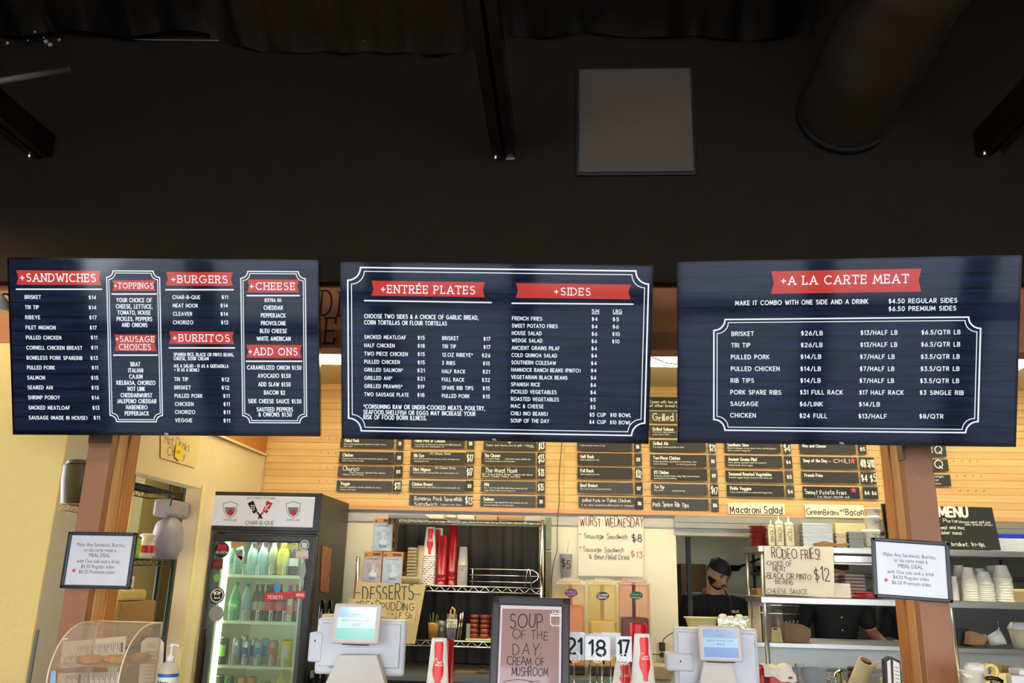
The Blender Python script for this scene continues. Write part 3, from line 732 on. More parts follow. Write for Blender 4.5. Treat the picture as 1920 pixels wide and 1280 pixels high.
# pendant lamp shade at the left edge
c = at(-4, 583, 3.3); T = thing('pendant_lamp', 'silver hammered dome pendant lamp cut off at the left edge', 'lamp', c)
q = MB(); q.lathe(c, [(.045, 0), (.046, .012), (.040, .035), (.026, .058), (.012, .07), (.006, .078)], 18); q.build('lamp_shade', mat('hammered_silver', (214, 208, 198), .35, .45, bump=1., bscale=90), T)
q = MB(); q.tube([c+Vector((0, 0, .076)), c+Vector((0, .03, .09)), (c.x, HY, c.z+.075)], .005, 6); q.build('arm', BLK, T)
# ================================================================ posts with their meal-deal frames
PY = 3.45
def post(label, xl, xr, side, ytop=830):
    a = at(xl, 1000, PY).x; b = at(xr, 1000, PY).x
    T = thing('timber_post', label, 'post', ((a+b)/2, PY+.1, 0), 'posts at the counter')
    q = MB(); q.bev((a, PY, 0), (b, PY+.05, 2.52), .003); q.build('painted_face', POSTP, T)
    c0, c1 = (a+.004, b+.004) if side > 0 else (a-.004, b-.004)
    q = MB(); q.bev((c0, PY+.05, 0), (c1, PY+.13, 2.52), .002); q.build('post_core', WOODL, T)
    d0, d1 = (a+.02, b+.012) if side > 0 else (a-.012, b-.02)
    q = MB(); q.bev((d0, PY+.13, 0), (d1, PY+.215, 2.52), .002); q.build('back_timber', WOODP, T)
    q = MB(); s2 = b if side > 0 else a
    q.bev((s2-.006, PY-.006, 2.0), (s2+.006, PY+.05, 2.52), .001) if side < 0 else q.bev((a-.002, PY-.006, 2.02), (b+.002, PY, 2.52), .001)
    q.build('top_bracket', mat('brown_bracket', (104, 74, 56), .4), T)
    return T
post('brown painted timber post under the left screen', 139, 183, 1)
post('brown painted timber post under the right screen', 1710, 1765, -1)
def deal(label, c4, px0, lines):
    """c4: centre in the world, tilt; text placed through the sheet"""
    O, U, V = c4; s_ = Sheet(O, U, V); T = thing('picture_frame', label, 'framed sign', s_.P(0, 0, 0), 'meal deal frames on the posts')
    M = Matrix((s_.U, s_.V, s_.N)).transposed().to_4x4(); M.translation = s_.O; W2, H2 = .146, .1125
    q = MB()
    for a, b in (((-W2, -H2, -.012), (W2, -H2+.014, .006)), ((-W2, H2-.014, -.012), (W2, H2, .006)), ((-W2, -H2, -.012), (-W2+.014, H2, .006)), ((W2-.014, -H2, -.012), (W2, H2, .006))): q.bev(a, b, .003, M)
    q.build('frame', mat('dark_grey_frame', (44, 46, 52), .3, var=.1), T)
    q = MB(); q.box((-W2+.01, -H2+.01, -.01), (W2-.01, H2-.01, -.004), M); q.build('paper', mat('print_paper', (222, 220, 224), .3, coat=.6), T)
    q = MB()
    for t, x0, x1, y, h, b in lines: s_.text(q, t, x0, x1, y, h, .1, 'font', -.0035)
    q.build('lettering', mat('dark_print', (60, 58, 60), .6), T)
    q = MB(); x, y = px0; u, v = s_.uv(x, y); r = abs(s_.uv(x+5.5, y)[0]-u)
    q.add([s_.P(u+(r if i % 2 == 0 else r*.38)*math.sin(PI*i/5+.25), v+(r if i % 2 == 0 else r*.38)*math.cos(PI*i/5+.25), -.003) for i in range(10)], [tuple(range(10))])
    q.build('star', PINK, T)
def frame_pose(corners, Y):
    c = [at(*p, Y) for p in corners]; U = ((c[1]-c[0])+(c[2]-c[3])).normalized(); V = ((c[0]-c[3])+(c[1]-c[2])); V = (V-U*V.dot(U)).normalized()
    return (c[0]+c[1]+c[2]+c[3])/4, U, V
deal('black-framed meal deal sign fixed on the left post', frame_pose([(131, 1001), (254, 1004), (241, 1099), (116, 1097)], PY-.03), (137.5, 1069),
     [('Make Any Sandwich, Burrito,', 143, 234, 1020, 7, 0), ('or ala carte meat a', 157, 217, 1030, 7, 0), ('MEAL DEAL', 166, 206, 1040, 7.5, 1), ('with One side and a drink', 143, 224, 1051, 7, 0), ('$4.50 Regular sides', 151, 213, 1061, 7, 0), ('$6.50 Premium sides', 147, 214, 1071, 7, 0)])
deal('black-framed meal deal sign fixed on the right post', frame_pose([(1639, 1013), (1775, 1022), (1779, 1124), (1645, 1114)], PY-.03), (1662, 1087),
     [('Make Any Sandwich, Burrito,', 1657, 1755, 1038, 7, 0), ('or ala carte meat a', 1677, 1739, 1049, 7, 0), ('MEAL DEAL', 1685, 1731, 1060, 7.5, 1), ('with One side and a drink', 1664, 1752, 1070.5, 7, 0), ('$4.50 Regular sides', 1675, 1742, 1081, 7, 0), ('$6.50 Premium sides', 1673, 1746, 1091, 7, 0)])
# ================================================================ menu strips on the bamboo wall
SHS = wallsheet(SY-.004)
def strip_sign(x0, y0, x1, y1, texts, where, m=CARD, hand=False, name='menu_strip', cat='menu sign', star=None, grp='menu strips on the bamboo wall', ink=None, tilt=0):
    T = thing(name, where, cat, SHS.px((x0+x1)/2, y1), grp)
    q = MB(); SHS.rect(q, x0, y0, x1, y1, -.002, .003); q.build('board', m, T)
    q = MB()
    for x in (x0+6, x1-6): p = SHS.px(x, y0+1, .003); q.tube([p+Vector((0, .01, .004)), p+Vector((0, -.003, .006)), p+Vector((0, -.003, -.002))], .0016, 5)
    q.build('hook', CHROME, T)
    q = MB(); ht = MB()
    for t in texts:
        st = t[5] if len(t) > 5 else ''
        w = .19 if st == '' else (.12 if 'hand' in st else .1)
        SHS.text(q, t[0], t[1], t[2], t[3], t[4], w, st, .0036)
    q.build('lettering', ink or INKW, T)
    if star:
        q = MB(); u, v = SHS.uv(*star); r = .024
        q.add([SHS.P(u+(r if i % 2 == 0 else r*.4)*math.sin(PI*i/5), v+(r if i % 2 == 0 else r*.4)*math.cos(PI*i/5), .004) for i in range(10)], [tuple(range(10))]); q.build('star', PINK, T)
def price(x0, y0, x1, y1, t, big, of, m=CARD):
    h = 12.5 if big else 6; w = (x1-x0)
    m0 = 2 if big else 4
    strip_sign(x0, y0, x1, y1, [(t, x0+m0, x1-m0, (y0+y1)/2, h, 'hand' if big else '')], of, m, name='price_card', cat='price card', grp='price cards on the bamboo wall')
h_ = 'hand'
# column of burritos
L = [(639, 821, 738, 840, 'Pulled Pork', 647, 673, 825.5, [('Slow smoked pulled pork, Spanish rice, beans, cheese,', 645, 725, 832), ('sour cream', 645, 661, 836)]),
     (637, 846, 738, 869.5, 'Chicken', 643, 662, 852.5, [('Rotisserie chicken simmered in herb brine, Spanish rice,', 642, 727, 859), ('beans, cheese, sour cream', 642, 682, 863)]),
     (634.5, 873, 736, 894.5, 'Chorizo', 643, 673, 878, [('Pork Chorizo, Spanish Rice, Beans,', 657, 723, 885.5), ('Cheese, Sour Cream', 643, 682, 889)]),
     (632, 900, 734.5, 921, 'Veggie', 639, 656, 906, [('Seasonal vegetables, avocado, Spanish rice, beans,', 638, 715, 912.5), ('cheese, sour cream', 638, 667, 917)])]
for i, (a, b, c, d, t, x0, x1, y, sm) in enumerate(L):
    strip_sign(a, b, c, d, [(t, x0, x1, y, 8 if i == 2 else 5.5, h_ if i == 2 else '')]+[(u, p, r, s2, 3, 'font') for u, p, r, s2 in sm], 'black menu strip reading "%s" in the leftmost column' % t, CARD if i < 2 else CARD2)
for i, (a, b, c, d, t, big) in enumerate([(744, 821, 756, 842, '$11', 0), (741.5, 847, 755, 869, '$11', 0), (739.5, 873.5, 754, 895, '$11', 0), (738, 900.5, 752, 921.5, '$11', 1)]):
    price(a, b, c, d, t, big, 'small $11 price card right of the leftmost "%s" strip' % L[i][4])
L = [(772, 822, 871, 840.5, 'Pulled Pork or Chicken', 778, 834, 825.5, [('Your choice of pulled pork or chicken with BBQ sauce and', 777.5, 864, 832.5), ('confetti slaw on a toasted garlic roll.', 777.5, 833, 836.5)], ''),
     (770.5, 847, 872, 870.5, 'Rib Eye', 776.5, 795, 853.5, [('8oz. dry crusted rib eye with your choice of cheese on a', 776, 862, 859.5), ('toasted garlic roll.', 776, 804, 864)], '-AS Cheese Steak'),
     (769, 873.5, 872, 895, 'Filet Mignon', 775, 807, 879.5, [('Butterflied herb marinated filet on a toasted garlic roll.', 775, 860, 885.5)], '-As Cheese Steak'),
     (767.5, 900, 871, 922, 'Chicken Breast', 773, 811, 907, [('Cornell marinade, white BBQ sauce on a toasted garlic roll.', 773, 863, 913)], '')]
for i, (a, b, c, d, t, x0, x1, y, sm, ex) in enumerate(L):
    tx = [(t, x0, x1, y, 5.5)]+[(u, p, r, s2, 3, 'font') for u, p, r, s2 in sm]
    if ex: tx.append((ex, 805 if i == 1 else 815, 845 if i == 1 else 854, 850 if i == 1 else 876.5, 4, h_))
    strip_sign(a, b, c, d, tx, 'black menu strip reading "%s" in the second column' % t, CARD if i < 2 else CARD2)
strip_sign(768, 927, 886, 949, [('Boneless Pork SpareRib', 777, 866, 934, 7, h_), ('Sandwich', 777, 820, 944, 7, h_), ('Topped with Slaw!', 825, 865, 945.5, 3, h_), ('$13', 873, 885, 939, 12, h_)], 'hand-lettered black strip reading "Boneless Pork SpareRib Sandwich"', CARD2)
for i, (a, b, c, d, t, big) in enumerate([(876, 822, 889, 841, '$11', 0), (874, 847, 889, 869, '$17', 1), (874, 873.5, 887.5, 895, '$17', 1), (873, 900.5, 887, 921.5, '$11', 0)]):
    price(a, b, c, d, t, big, 'small %s price card right of the "%s" strip' % (t, L[i][4]))
L = [(907, 827, 1006, 844, None, [('you', 953, 958, 828.5, 4, h_), ('Pepper jack cheese, pico de gallo + chipotle', 912, 1000, 834, 3.4, h_), ('aioli', 993, 1001, 838, 2.5, h_)], 'black strip with handwritten pepper jack line, under centre screen', CARD),
     (903, 847.5, 1004, 871, 'The Cleaver', [('The Cleaver', 909, 938, 853.5, 5.5), ('1/3 lb pork Patty,', 909, 937, 859.5, 3, 'font'), ('pulled pork, bacon, cheddar and', 947, 995, 860, 3, 'font'), ('caramelized onions on our house bun.', 909, 966, 864, 3, 'font')], 'black menu strip reading "The Cleaver"', CARD),
     (902.5, 874, 1004, 897, 'The Meat Hook', [('The Meat Hook', 910, 970, 881, 8, h_), ('100% Ground Brisket Burger, Topped with Sliced', 904, 998, 888.5, 3.2, h_), ('Brisket, Cheddar Cheese, and Slaw!', 905, 975, 892.5, 3.2, h_)], 'black menu strip hand-lettered "The Meat Hook"', CARD),
     (902, 901, 1004, 923, 'Ahi', [('Ahi', 908, 916.5, 907.5, 5.5), ('8oz. "rare" ahi tuna fillet with citrus wasabi aioli and', 908, 989, 914, 3, 'font'), ('ginger cilantro slaw on our house bun.', 908, 967, 918.5, 3, 'font')], 'slate menu strip reading "Ahi" with tuna description', CARD2),
     (901, 928.5, 1004, 951, 'Salmon', [('Salmon', 907, 926, 935, 5.5), ('5 oz. brown sugar glazed fillet with chipotle aioli and', 907, 989, 941, 3, 'font'), ('seasonal toppings on our house bun.', 907, 964, 946, 3, 'font')], 'slate menu strip reading "Salmon"', CARD2)]
for a, b, c, d, t, tx, lb, m in L: strip_sign(a, b, c, d, tx, lb, m)
for a, b, c, d, t, big, of in [(1008, 826, 1022, 844, '$13', 1, 'pepper jack strip'), (1007.5, 848.5, 1022, 872, '$13', 1, '"The Cleaver" strip'), (1007.5, 875, 1022, 897, '$13', 1, '"The Meat Hook" strip'), (1007, 902, 1021.5, 924, '$15', 1, '"Ahi" strip'), (1007.5, 929, 1021.5, 951.5, '$15', 0, '"Salmon" strip')]:
    price(a, b, c, d, t, big, 'small %s price card right of the %s' % (t, of))
L = [(1082, 829, 1185, 845.5, [('3 slow smoked center cut ribs.', 1088, 1135, 834.5, 3, 'font')], 'black strip with smoked ribs line, under the centre screen', CARD),
     (1082.5, 848.5, 1185.5, 872, [('Half Rack', 1088.5, 1113, 855.5, 5.5), ('Slow smoked pork ribs.', 1088.5, 1124, 861.5, 3, 'font')], 'black menu strip reading "Half Rack"', CARD),
     (1082.5, 875.5, 1186, 898, [('Full Rack', 1088.5, 1112.5, 882, 5.5), ('Slow smoked pork ribs.', 1088.5, 1124.5, 888.5, 3, 'font')], 'black menu strip reading "Full Rack"', CARD),
     (1082.5, 903, 1187, 925.5, [('Beef Brisket', 1088.5, 1120, 909.5, 5.5), ('8oz. sliced slow smoked beef brisket.', 1088.5, 1147, 916, 3, 'font')], 'slate menu strip reading "Beef Brisket"', CARD2),
     (1085, 930.5, 1191, 953, [('pulled Pork or Pulled Chicken', 1092, 1182, 937, 6, h_), ('6 oz. Slow Smoked pulled pork or chicken)', 1090, 1188, 946, 3.6, h_)], 'slate strip hand-lettered "pulled Pork or Pulled Chicken"', CARD2)]
for a, b, c, d, tx, lb, m in L: strip_sign(a, b, c, d, tx, lb, m)
for a, b, c, d, t, big, of in [(1189, 829, 1202, 846, '$16', 0, 'smoked ribs strip under the centre screen'), (1189.5, 850, 1203.5, 872.5, '$21', 0, '"Half Rack" strip'), (1190.5, 877, 1204, 899, '$32', 1, '"Full Rack" strip'), (1190.5, 904, 1205, 927, '$17', 0, '"Beef Brisket" strip'), (1192, 932, 1206, 955, '$16', 0, '"pulled Pork or Pulled Chicken" strip')]:
    price(a, b, c, d, t, big, 'small %s price card right of the %s' % (t, of))
L = [(1217, 744, 1320, 768, [('Comes with two sides and choice', 1218, 1310, 753, 5, ''), ('of either bread or tortillas.', 1218, 1300, 760, 5, '')], 'black strip "Comes with two sides" between centre and right screens', CARD),
     (1217, 770.5, 1321, 793, [('Grilled Prawns', 1224, 1312, 782, 13, h_)], 'hand-lettered "Grilled P..." strip between centre and right screens', CARD2),
     (1217, 797, 1321, 819.5, [('Grilled Salmon', 1223.5, 1262, 804, 5.5), ('8oz brown sugar glazed or', 1224, 1266, 809.5, 3, 'font'), ('grilled salmon fillet.', 1224, 1255, 814, 3, 'font')], 'black menu strip reading "Grilled Salmon"', CARD),
     (1218, 824, 1323.5, 847, [('Grilled Ahi', 1224.5, 1252, 831, 5.5), ('8oz simply seasoned grilled ahi fillet.', 1224.5, 1283, 837.5, 3, 'font')], 'black menu strip reading "Grilled Ahi"', CARD),
     (1219, 851.5, 1325, 875, [('Two-Piece Chicken', 1225, 1274.5, 858, 5.5), ('Rotisserie chicken marinated in a herb brine. Your', 1225, 1306, 864.5, 3, 'font'), ('choice of breast', 1225, 1251, 869, 3, 'font'), ('or whole leg and wing.', 1268, 1305, 870, 3, 'font')], 'black menu strip reading "Two-Piece Chicken"', CARD),
     (1220, 878, 1326.5, 901, [('1/2 Chicken', 1226, 1253, 885, 5.5), ('Rotisserie chicken breast, wing, thigh, and drumstick', 1226, 1311.5, 891.5, 3, 'font'), ('marinated in a herb brine.', 1226, 1269, 896, 3, 'font')], 'black menu strip reading "1/2 Chicken"', CARD),
     (1220.5, 906, 1327, 929, [('Tri-Tip', 1226.5, 1245, 912.5, 5.5), ('8oz. sliced', 1226.5, 1243.5, 918.5, 3, 'font'), ('smoked tri-tip.', 1260, 1285, 919.5, 3, 'font')], 'slate menu strip reading "Tri-Tip"', CARD2),
     (1221.5, 934, 1329, 957, [('Pork Spare Rib Tips', 1224, 1291, 945, 8, h_)], 'slate strip hand-lettered "Pork Spare Rib Tips"', CARD2)]
for a, b, c, d, tx, lb, m in L: strip_sign(a, b, c, d, tx, lb, m)
for a, b, c, d, t, big, of in [(1328, 829, 1342.5, 848.5, '$21', 1, '"Grilled Ahi" strip'), (1329.5, 853, 1343.5, 876, '$16', 0, '"Two-Piece Chicken" strip'), (1331, 880, 1345.5, 903.5, '$19', 0, '"1/2 Chicken" strip'), (1331.5, 908, 1347, 930.5, '$17', 1, '"Tri-Tip" strip'), (1333, 935.5, 1348, 959, '$16', 0, '"Pork Spare Rib Tips" strip')]:
    price(a, b, c, d, t, big, 'small %s price card right of the %s' % (t, of), CARD2 if t in ('$19', '$16') else CARD)
L = [(1357.5, 828, 1464, 849, [('Southern Slaw', 1364, 1403, 833.5, 5.5), ('Blend of cabbages, carrots, green onion, and bell peppers', 1364, 1455, 839.5, 3, 'font'), ('with a creamy vinaigrette.', 1364, 1407, 844, 3, 'font')], 'black menu strip reading "Southern Slaw"', CARD),
     (1359, 853.5, 1467, 876.5, [('Ancient Grains Pilaf', 1365.5, 1419, 860.5, 5.5), ('Farro, quinoa, amaranth, wild rice cooked in', 1365.5, 1436.5, 866.5, 3, 'font'), ('chicken broth, diced veggies.', 1365.5, 1412, 871.5, 3, 'font')], 'black menu strip reading "Ancient Grains Pilaf"', CARD),
     (1360, 881.5, 1469, 904.5, [('Seasonal Roasted Vegetables', 1366.5, 1446, 888, 5.5), ('Roasted veggies simply seasoned with herbs and', 1367, 1447, 894.5, 3, 'font')], 'black menu strip reading "Seasonal Roasted Vegetables"', CARD),
     (1362, 908.5, 1471, 932, [('Pickle Veggies', 1369, 1408, 915, 5.5), ('Crisp seasonal blend in a sweet and tangy brine.', 1369, 1448, 922, 3, 'font')], 'black menu strip reading "Pickle Veggies"', CARD)]
for a, b, c, d, tx, lb, m in L: strip_sign(a, b, c, d, tx, lb, m)
for a, b, c, d, t, big, of, m in [(1468, 829, 1482.5, 850, '$4', 1, 'Southern Slaw', CARD), (1470, 855, 1486, 877.5, '$4', 0, 'Ancient Grains Pilaf', CARD), (1471.5, 882.5, 1488, 905, '$5', 0, 'Seasonal Roasted Vegetables', CARD2), (1473, 910, 1490, 933, '$4', 0, 'Pickle Veggies', CARD2)]:
    price(a, b, c, d, t, big, 'small %s price card right of the "%s" strip' % (t, of), m)
L = [(1499, 831, 1605, 851, [('Mac and Cheese', 1504.5, 1547.5, 835.5, 5)], 'black menu strip reading "Mac and Cheese"', CARD, None),
     (1500.5, 856, 1608, 879, [('Soup of the Day', 1506, 1550, 863, 5.5), ('-', 1553.5, 1558.5, 865, 6, h_), ('CHILI', 1562.5, 1592, 863.5, 7, h_)], 'black strip "Soup of the Day - CHILI" with pink star', CARD, (1598, 864)),
     (1502, 883.5, 1610.5, 906, [('French Fries', 1508.5, 1542, 890.5, 5.5)], 'black menu strip reading "French Fries"', CARD, None),
     (1504.5, 911.5, 1612.5, 935, [('Sweet Potato Fries', 1509, 1586, 922, 8, h_), ('* Ask about chipotle aioli', 1528, 1592, 930.5, 3.6, h_)], 'black strip hand-lettered "Sweet Potato Fries" with pink star', mat('deep_black_card', (18, 18, 18), .5), (1600, 919))]
for a, b, c, d, tx, lb, m, st in L: strip_sign(a, b, c, d, tx, lb, m, star=st)
for a, b, c, d, t, big, of in [(1608.5, 832, 1625, 851.5, '$5', 0, 'Mac and Cheese'), (1611, 857, 1640, 880, '4/8 5/10', 1, 'Soup of the Day'), (1613, 884.5, 1643.5, 907.5, '$4 $5', 1, 'French Fries'), (1617, 912.5, 1647, 935.5, '$4 $6', 0, 'Sweet Potato Fries')]:
    price(a, b, c, d, t, big, 'price card "%s" right of the "%s" strip' % (t, of))
for a, b, c, d, t, x0, x1, lb in [(1700, 834, 1775, 856, 'Q', 1752, 1764, 'black strip ending in a hand-drawn Q, upper, right of post'), (1700, 860, 1779, 883, 'Q', 1752, 1765, 'black strip ending in a hand-drawn Q, lower, right of post')]:
    strip_sign(a, b, c, d, [('BBQ'[2:], x0, x1, (b+d)/2-1, 13, h_), ('BB', 1725, 1746, (b+d)/2-1, 12, h_)], lb, CARD)
strip_sign(1700, 888.5, 1783.5, 911, [('oranges', 1750, 1768, 892.5, 4, h_), ('up', 1752, 1759, 899, 4, h_), ('aco', 1754, 1764, 906, 4, h_)], 'black strip with three handwritten fragments, lowest right of the post', CARD)
strip_sign(1365, 942, 1472, 965, [('Macaroni Salad', 1369, 1466, 954, 14, 'hand2')], 'white paper strip hand-lettered "Macaroni Salad"', PAPER, ink=INK, name='paper_sign')
strip_sign(1509, 945, 1621, 971, [('GreenBeans', 1512, 1572, 959, 11, 'hand2'), ('and', 1574, 1582, 956, 6, 'hand2'), ('Bacon', 1585, 1618, 959, 12, 'hand2')], 'white paper strip hand-lettered "GreenBeans and Bacon"', PAPER, ink=INK, name='paper_sign')
# kids menu chalkboard right of the post (stands on the steel shelf)
s_ = wallsheet(5.62); T = thing('chalkboard', 'black chalkboard lettered "MENU" right of the right post', 'sign', s_.px(1810, 1031))
q = MB(); s_.poly(q, [(1660, 946), (1860, 951), (1877, 1031), (1667, 1026)], -.012, 0); q.build('board', mat('chalkboard_black', (36, 36, 34), .6, var=.25), T)
q = MB()
s_.text(q, 'KIDS', 1688, 1744, 959, 17, .2, '', .001); s_.text(q, 'MENU', 1760, 1813, 959, 17, .24, '', .001)
for t, x0, x1, y, h in (('Kids Plate', 1742, 1794, 975, 6), ('(choose meat and one', 1797, 1856, 977.5, 4.5), ('side, bread, drink)', 1809, 1860, 982.5, 4), ('meat and mac', 1760, 1808, 988, 6), ('Slider meal', 1761, 1802, 998, 6), ('Pulled Pork, brisket, tri-tip,', 1730, 1846, 1018, 7), ('also', 1752, 1774, 1026, 6)):
    s_.text(q, t, x0, x1, y, h, .14, h_, .001)
q.build('lettering', INKW, T)
# hanging cable on the menu wall
q = MB(); q.tube([at(x, y, SY-.012) for x, y in ((1054, 815), (1052, 850), (1049, 880), (1048, 910), (1049, 940), (1046, 963), (1044.5, 1000), (1045, 1030), (1037, 1060), (1034, 1085), (1034, 1120))], .0028, 6)
q.build('power_cable', BLK, label='thin black cable hanging down the bamboo wall beside the rib column', cat='cable')
q = MB(); q.tube([at(x, y, HY-.03) for x, y in ((1222, 669), (1232, 673), (1248, 680), (1262, 682), (1275, 683))], .003, 6); q.build('power_cable', BLK, label='black cable loop crossing the lit fixture beside the right screen', cat='cable')
# ================================================================ paper signs
def paper(label, corners, Y, m, lines, ink=INK, name='paper_sign', extra=None, curl=.004, w=.09):
    c = [at(*p, Y) for p in corners]; s_ = wallsheet(Y); T = thing(name, label, 'paper sign', (c[2]+c[3])/2); q = MB(); n = 6; vs = []
    for j in range(n+1):
        for i in range(n+1):
            a = c[0].lerp(c[1], i/n); b = c[3].lerp(c[2], i/n); p = a.lerp(b, j/n); p.y += curl*(.5+.5*math.sin(i*1.3+j*.8)) + .001
            vs.append(p)
    q.add(vs, [(j*(n+1)+i, (j+1)*(n+1)+i, (j+1)*(n+1)+i+1, j*(n+1)+i+1) for j in range(n) for i in range(n)], True)
    q.add([v+Vector((0, .0012, 0)) for v in vs], [(j*(n+1)+i, j*(n+1)+i+1, (j+1)*(n+1)+i+1, (j+1)*(n+1)+i) for j in range(n) for i in range(n)], True)
    q.build('sheet', m, T)
    for ik, ls in ([(ink, lines)]+(extra or [])):
        q = MB()
        for l in ls: s_.text(q, l[0], l[1], l[2], l[3], l[4], l[5] if len(l) > 5 else w, 'hand2', .0015)
        q.build('lettering', ik, T)
    return T, s_
T, s_ = paper('white paper sign hand-lettered "WURST WEDNESDAY" on the cream wall', [(1085, 968), (1207, 968), (1206, 1081), (1084, 1079)], BY-.022, PAPER,
    [('WURST WEDNESDAY', 1088, 1206, 977, 17, .07)], mat('purple_marker', (92, 30, 60), .6),
    extra=[(INK, [('Sausage Sandwich', 1096, 1176, 1004, 9), ('$8', 1185, 1204, 1008, 15), ('Sausage Sandwich', 1094, 1169, 1029, 9), ('& Beer/Well Drink', 1105, 1180, 1043, 9)]), (mat('red_marker', (190, 50, 50), .6), [('*', 1086, 1091, 1002, 7), ('*', 1085, 1090, 1027, 7), ('$13', 1183, 1205, 1038, 12)])], curl=.002)
T, s_ = paper('large buff paper sign hand-lettered "DESSERTS" hanging on the wire rack', [(668, 1090), (798, 1096), (778, 1207), (655, 1200)], 5.40, PAPERB,
    [('DESSERTS', 681, 775, 1109, 27, .08), ('-', 663, 675, 1110, 3, .5), ('-', 776, 791, 1113, 3, .5)], mat('charcoal_brush', (80, 72, 58), .7))
T, s_ = paper('smaller yellow paper sign "BREADPUDDING" overlapping the desserts sign', [(655, 1122), (782, 1125), (776, 1168), (640, 1165)], 5.375, mat('yellow_paper', (236, 208, 146), .7),
    [('BREADPUDDING', 668, 778, 1134, 15, .1), ('HALF Sb', 726, 772, 1153, 10, .12)], mat('olive_brush', (96, 82, 44), .7))
T, s_ = paper('cream paper sign hand-lettered "RODEO FRIES!" hung on the steel shelf', [(1432, 1023), (1563, 1025), (1565, 1120), (1436, 1113)], 5.485, PAPER,
    [('RODEO FRIES!', 1447, 1536, 1037, 18, .08), ('•CHOICE OF', 1436, 1484, 1055, 9, .11), ('MEAT', 1449, 1473, 1066, 9, .11), ('•BLACK OR PINTO', 1436, 1521, 1079, 10, .11), ('BEANS', 1454, 1487, 1090, 9, .11), ('CHEESE SAUCE', 1438, 1513, 1107, 8.5, .11), ('$12', 1527, 1555, 1075, 24, .07)], mat('brown_black_marker', (56, 34, 28), .6), curl=.003)
# paper on the left side wall: hot drinks
def xsheet(X): return Sheet((X, 0, 0), (0, 1, 0), (0, 0, 1))
s_ = xsheet(WX+.004); T = thing('paper_sign', 'buff paper sign "Hot Drinks" with yellow OUT tag on the left wall', 'paper sign', s_.px(335, 876))
q = MB(); s_.poly(q, [(301, 790), (379, 800), (366, 877), (301, 858)], 0, .0015); q.build('sheet', PAPERB, T)
q = MB(); s_.text(q, 'Hot Drinks', 309, 356, 822, 18, .08, 'hand2', .002); s_.text(q, 'Cherry', 314, 348, 843, 18, .08, 'hand2', .002); q.build('lettering', INK, T)
q = MB(); s_.poly(q, [(328, 833), (339, 838), (340, 856), (333, 863), (325, 856)], .006, .008); q.build('tag', mat('yellow_tag', (246, 204, 40), .5), T)
q = MB(); s_.text(q, 'OUT', 329, 336, 846, 5, .14, 'hand2', .0085); q.build('tag_lettering', INK, T)
# ================================================================ glass-door drinks fridge
FY = 5.2; fx0 = at(384, 1100, FY).x; fx1 = at(588, 1100, FY).x; fz = 1.99
fx0 = -2.175; fx1 = at(594, 1000, FY).x
T = thing('drinks_fridge', 'black glass-door drinks fridge with a white lit sign panel on top', 'fridge', ((fx0+fx1)/2, FY+.37, 0)); FR = T
q = MB(); w = .035
dz1 = at(490, 1002, FY).z      # door top
gx0, gx1 = at(396, 1070, FY).x, at(573, 1070, FY).x; XI = at(557, 1150, FY+.07).x; gz1 = at(480, 1016, FY).z
q.box((fx0, FY+.05, .161), (fx0+w, 5.9, dz1+.0095)); q.box((fx1-w, FY+.05, .161), (fx1, 5.9, dz1+.0095)); q.box((fx0, 5.9, .1), (fx1, 5.93, fz)); q.box((fx0, FY+.0, dz1+.01), (fx1, 5.9, fz)); q.box((fx0, FY+.05, .0), (fx1, 5.9, .16))
q.build('body', mat('fridge_charcoal', (58, 54, 48), .45, var=.08), T)
q = MB(); s_ = wallsheet(FY); s_.rect(q, 396, 921, 600, 997, 0, .012, .004); q.build('sign_bezel', mat('fridge_frame_black', (38, 40, 46), .3, var=.08), T)
FB = MATS['fridge_frame_black']
q = MB(); s_.rect(q, 396, 928.5, 587, 989, .008, .016, .003); SP = q.build('sign_panel', mat('sign_panel', (206, 206, 212), .3, var=.01, emit=.25), T)
red = MB(); bk = MB(); gy = MB(); wt = MB(); H1 = .0168
s_.text(bk, "BUTCHER'S KITCHEN", 466, 518, 933.5, 3.5, .14, '', H1)
s_.text(bk, 'CHAR-B-QUE', 462, 515, 979.5, 6.5, .13, '', H1); s_.text(gy, 'FINE  MEATS', 463, 513, 985.5, 1.6, .2, '', H1)
def cleaver(mb, px, py, k, wt_):
    # blade quad, handle
    bl = [(-23.5*k, -30), (-13*k, -35), (-4.5*k, -15), (-12*k, -10.5), (-13.5*k, -12)]
    s_.poly(mb, [(px+x, py+y) for x, y in bl], H1-.001, H1); s_.poly(mb, [(px-7*k, py-13), (px-4*k, py-14), (px+5*k, py-3), (px+2*k, py)], H1-.001, H1+.0002)
cleaver(bk, 489.5, 973.5, 1, wt); cleaver(red, 489.5, 973.5, -1, wt)
s_.text(wt, 'B', 473.5, 480.5, 952, 9, .14, 'slab', H1+.001); s_.text(wt, 'K', 499.5, 507, 951.5, 9, .14, 'slab', H1+.001)
for cx in (433.5, 551.5):
    sh_ = [(-13, -17), (-6, -18.5), (0, -21), (6, -18.5), (13, -17), (12, -3), (8, 5), (0, 10), (-8, 5), (-12, -3)]
    s_.line(gy, [(cx+x, 961+y) for x, y in sh_]+[(cx-13, 944)], 1.2, H1)
    s_.poly(gy, [(cx-10, 951), (cx+10, 951), (cx+9, 959), (cx+6, 964), (cx, 968), (cx-6, 964), (cx-9, 959)], H1-.001, H1)
    s_.poly(red, [(cx-6, 963), (cx-3, 957), (cx+1, 954), (cx+5, 957), (cx+6, 963), (cx, 967)], H1, H1+.0006)
    s_.text(gy, 'CHAR-B-QUE', cx-13, cx+12, 974.5, 3.4, .16, '', H1)
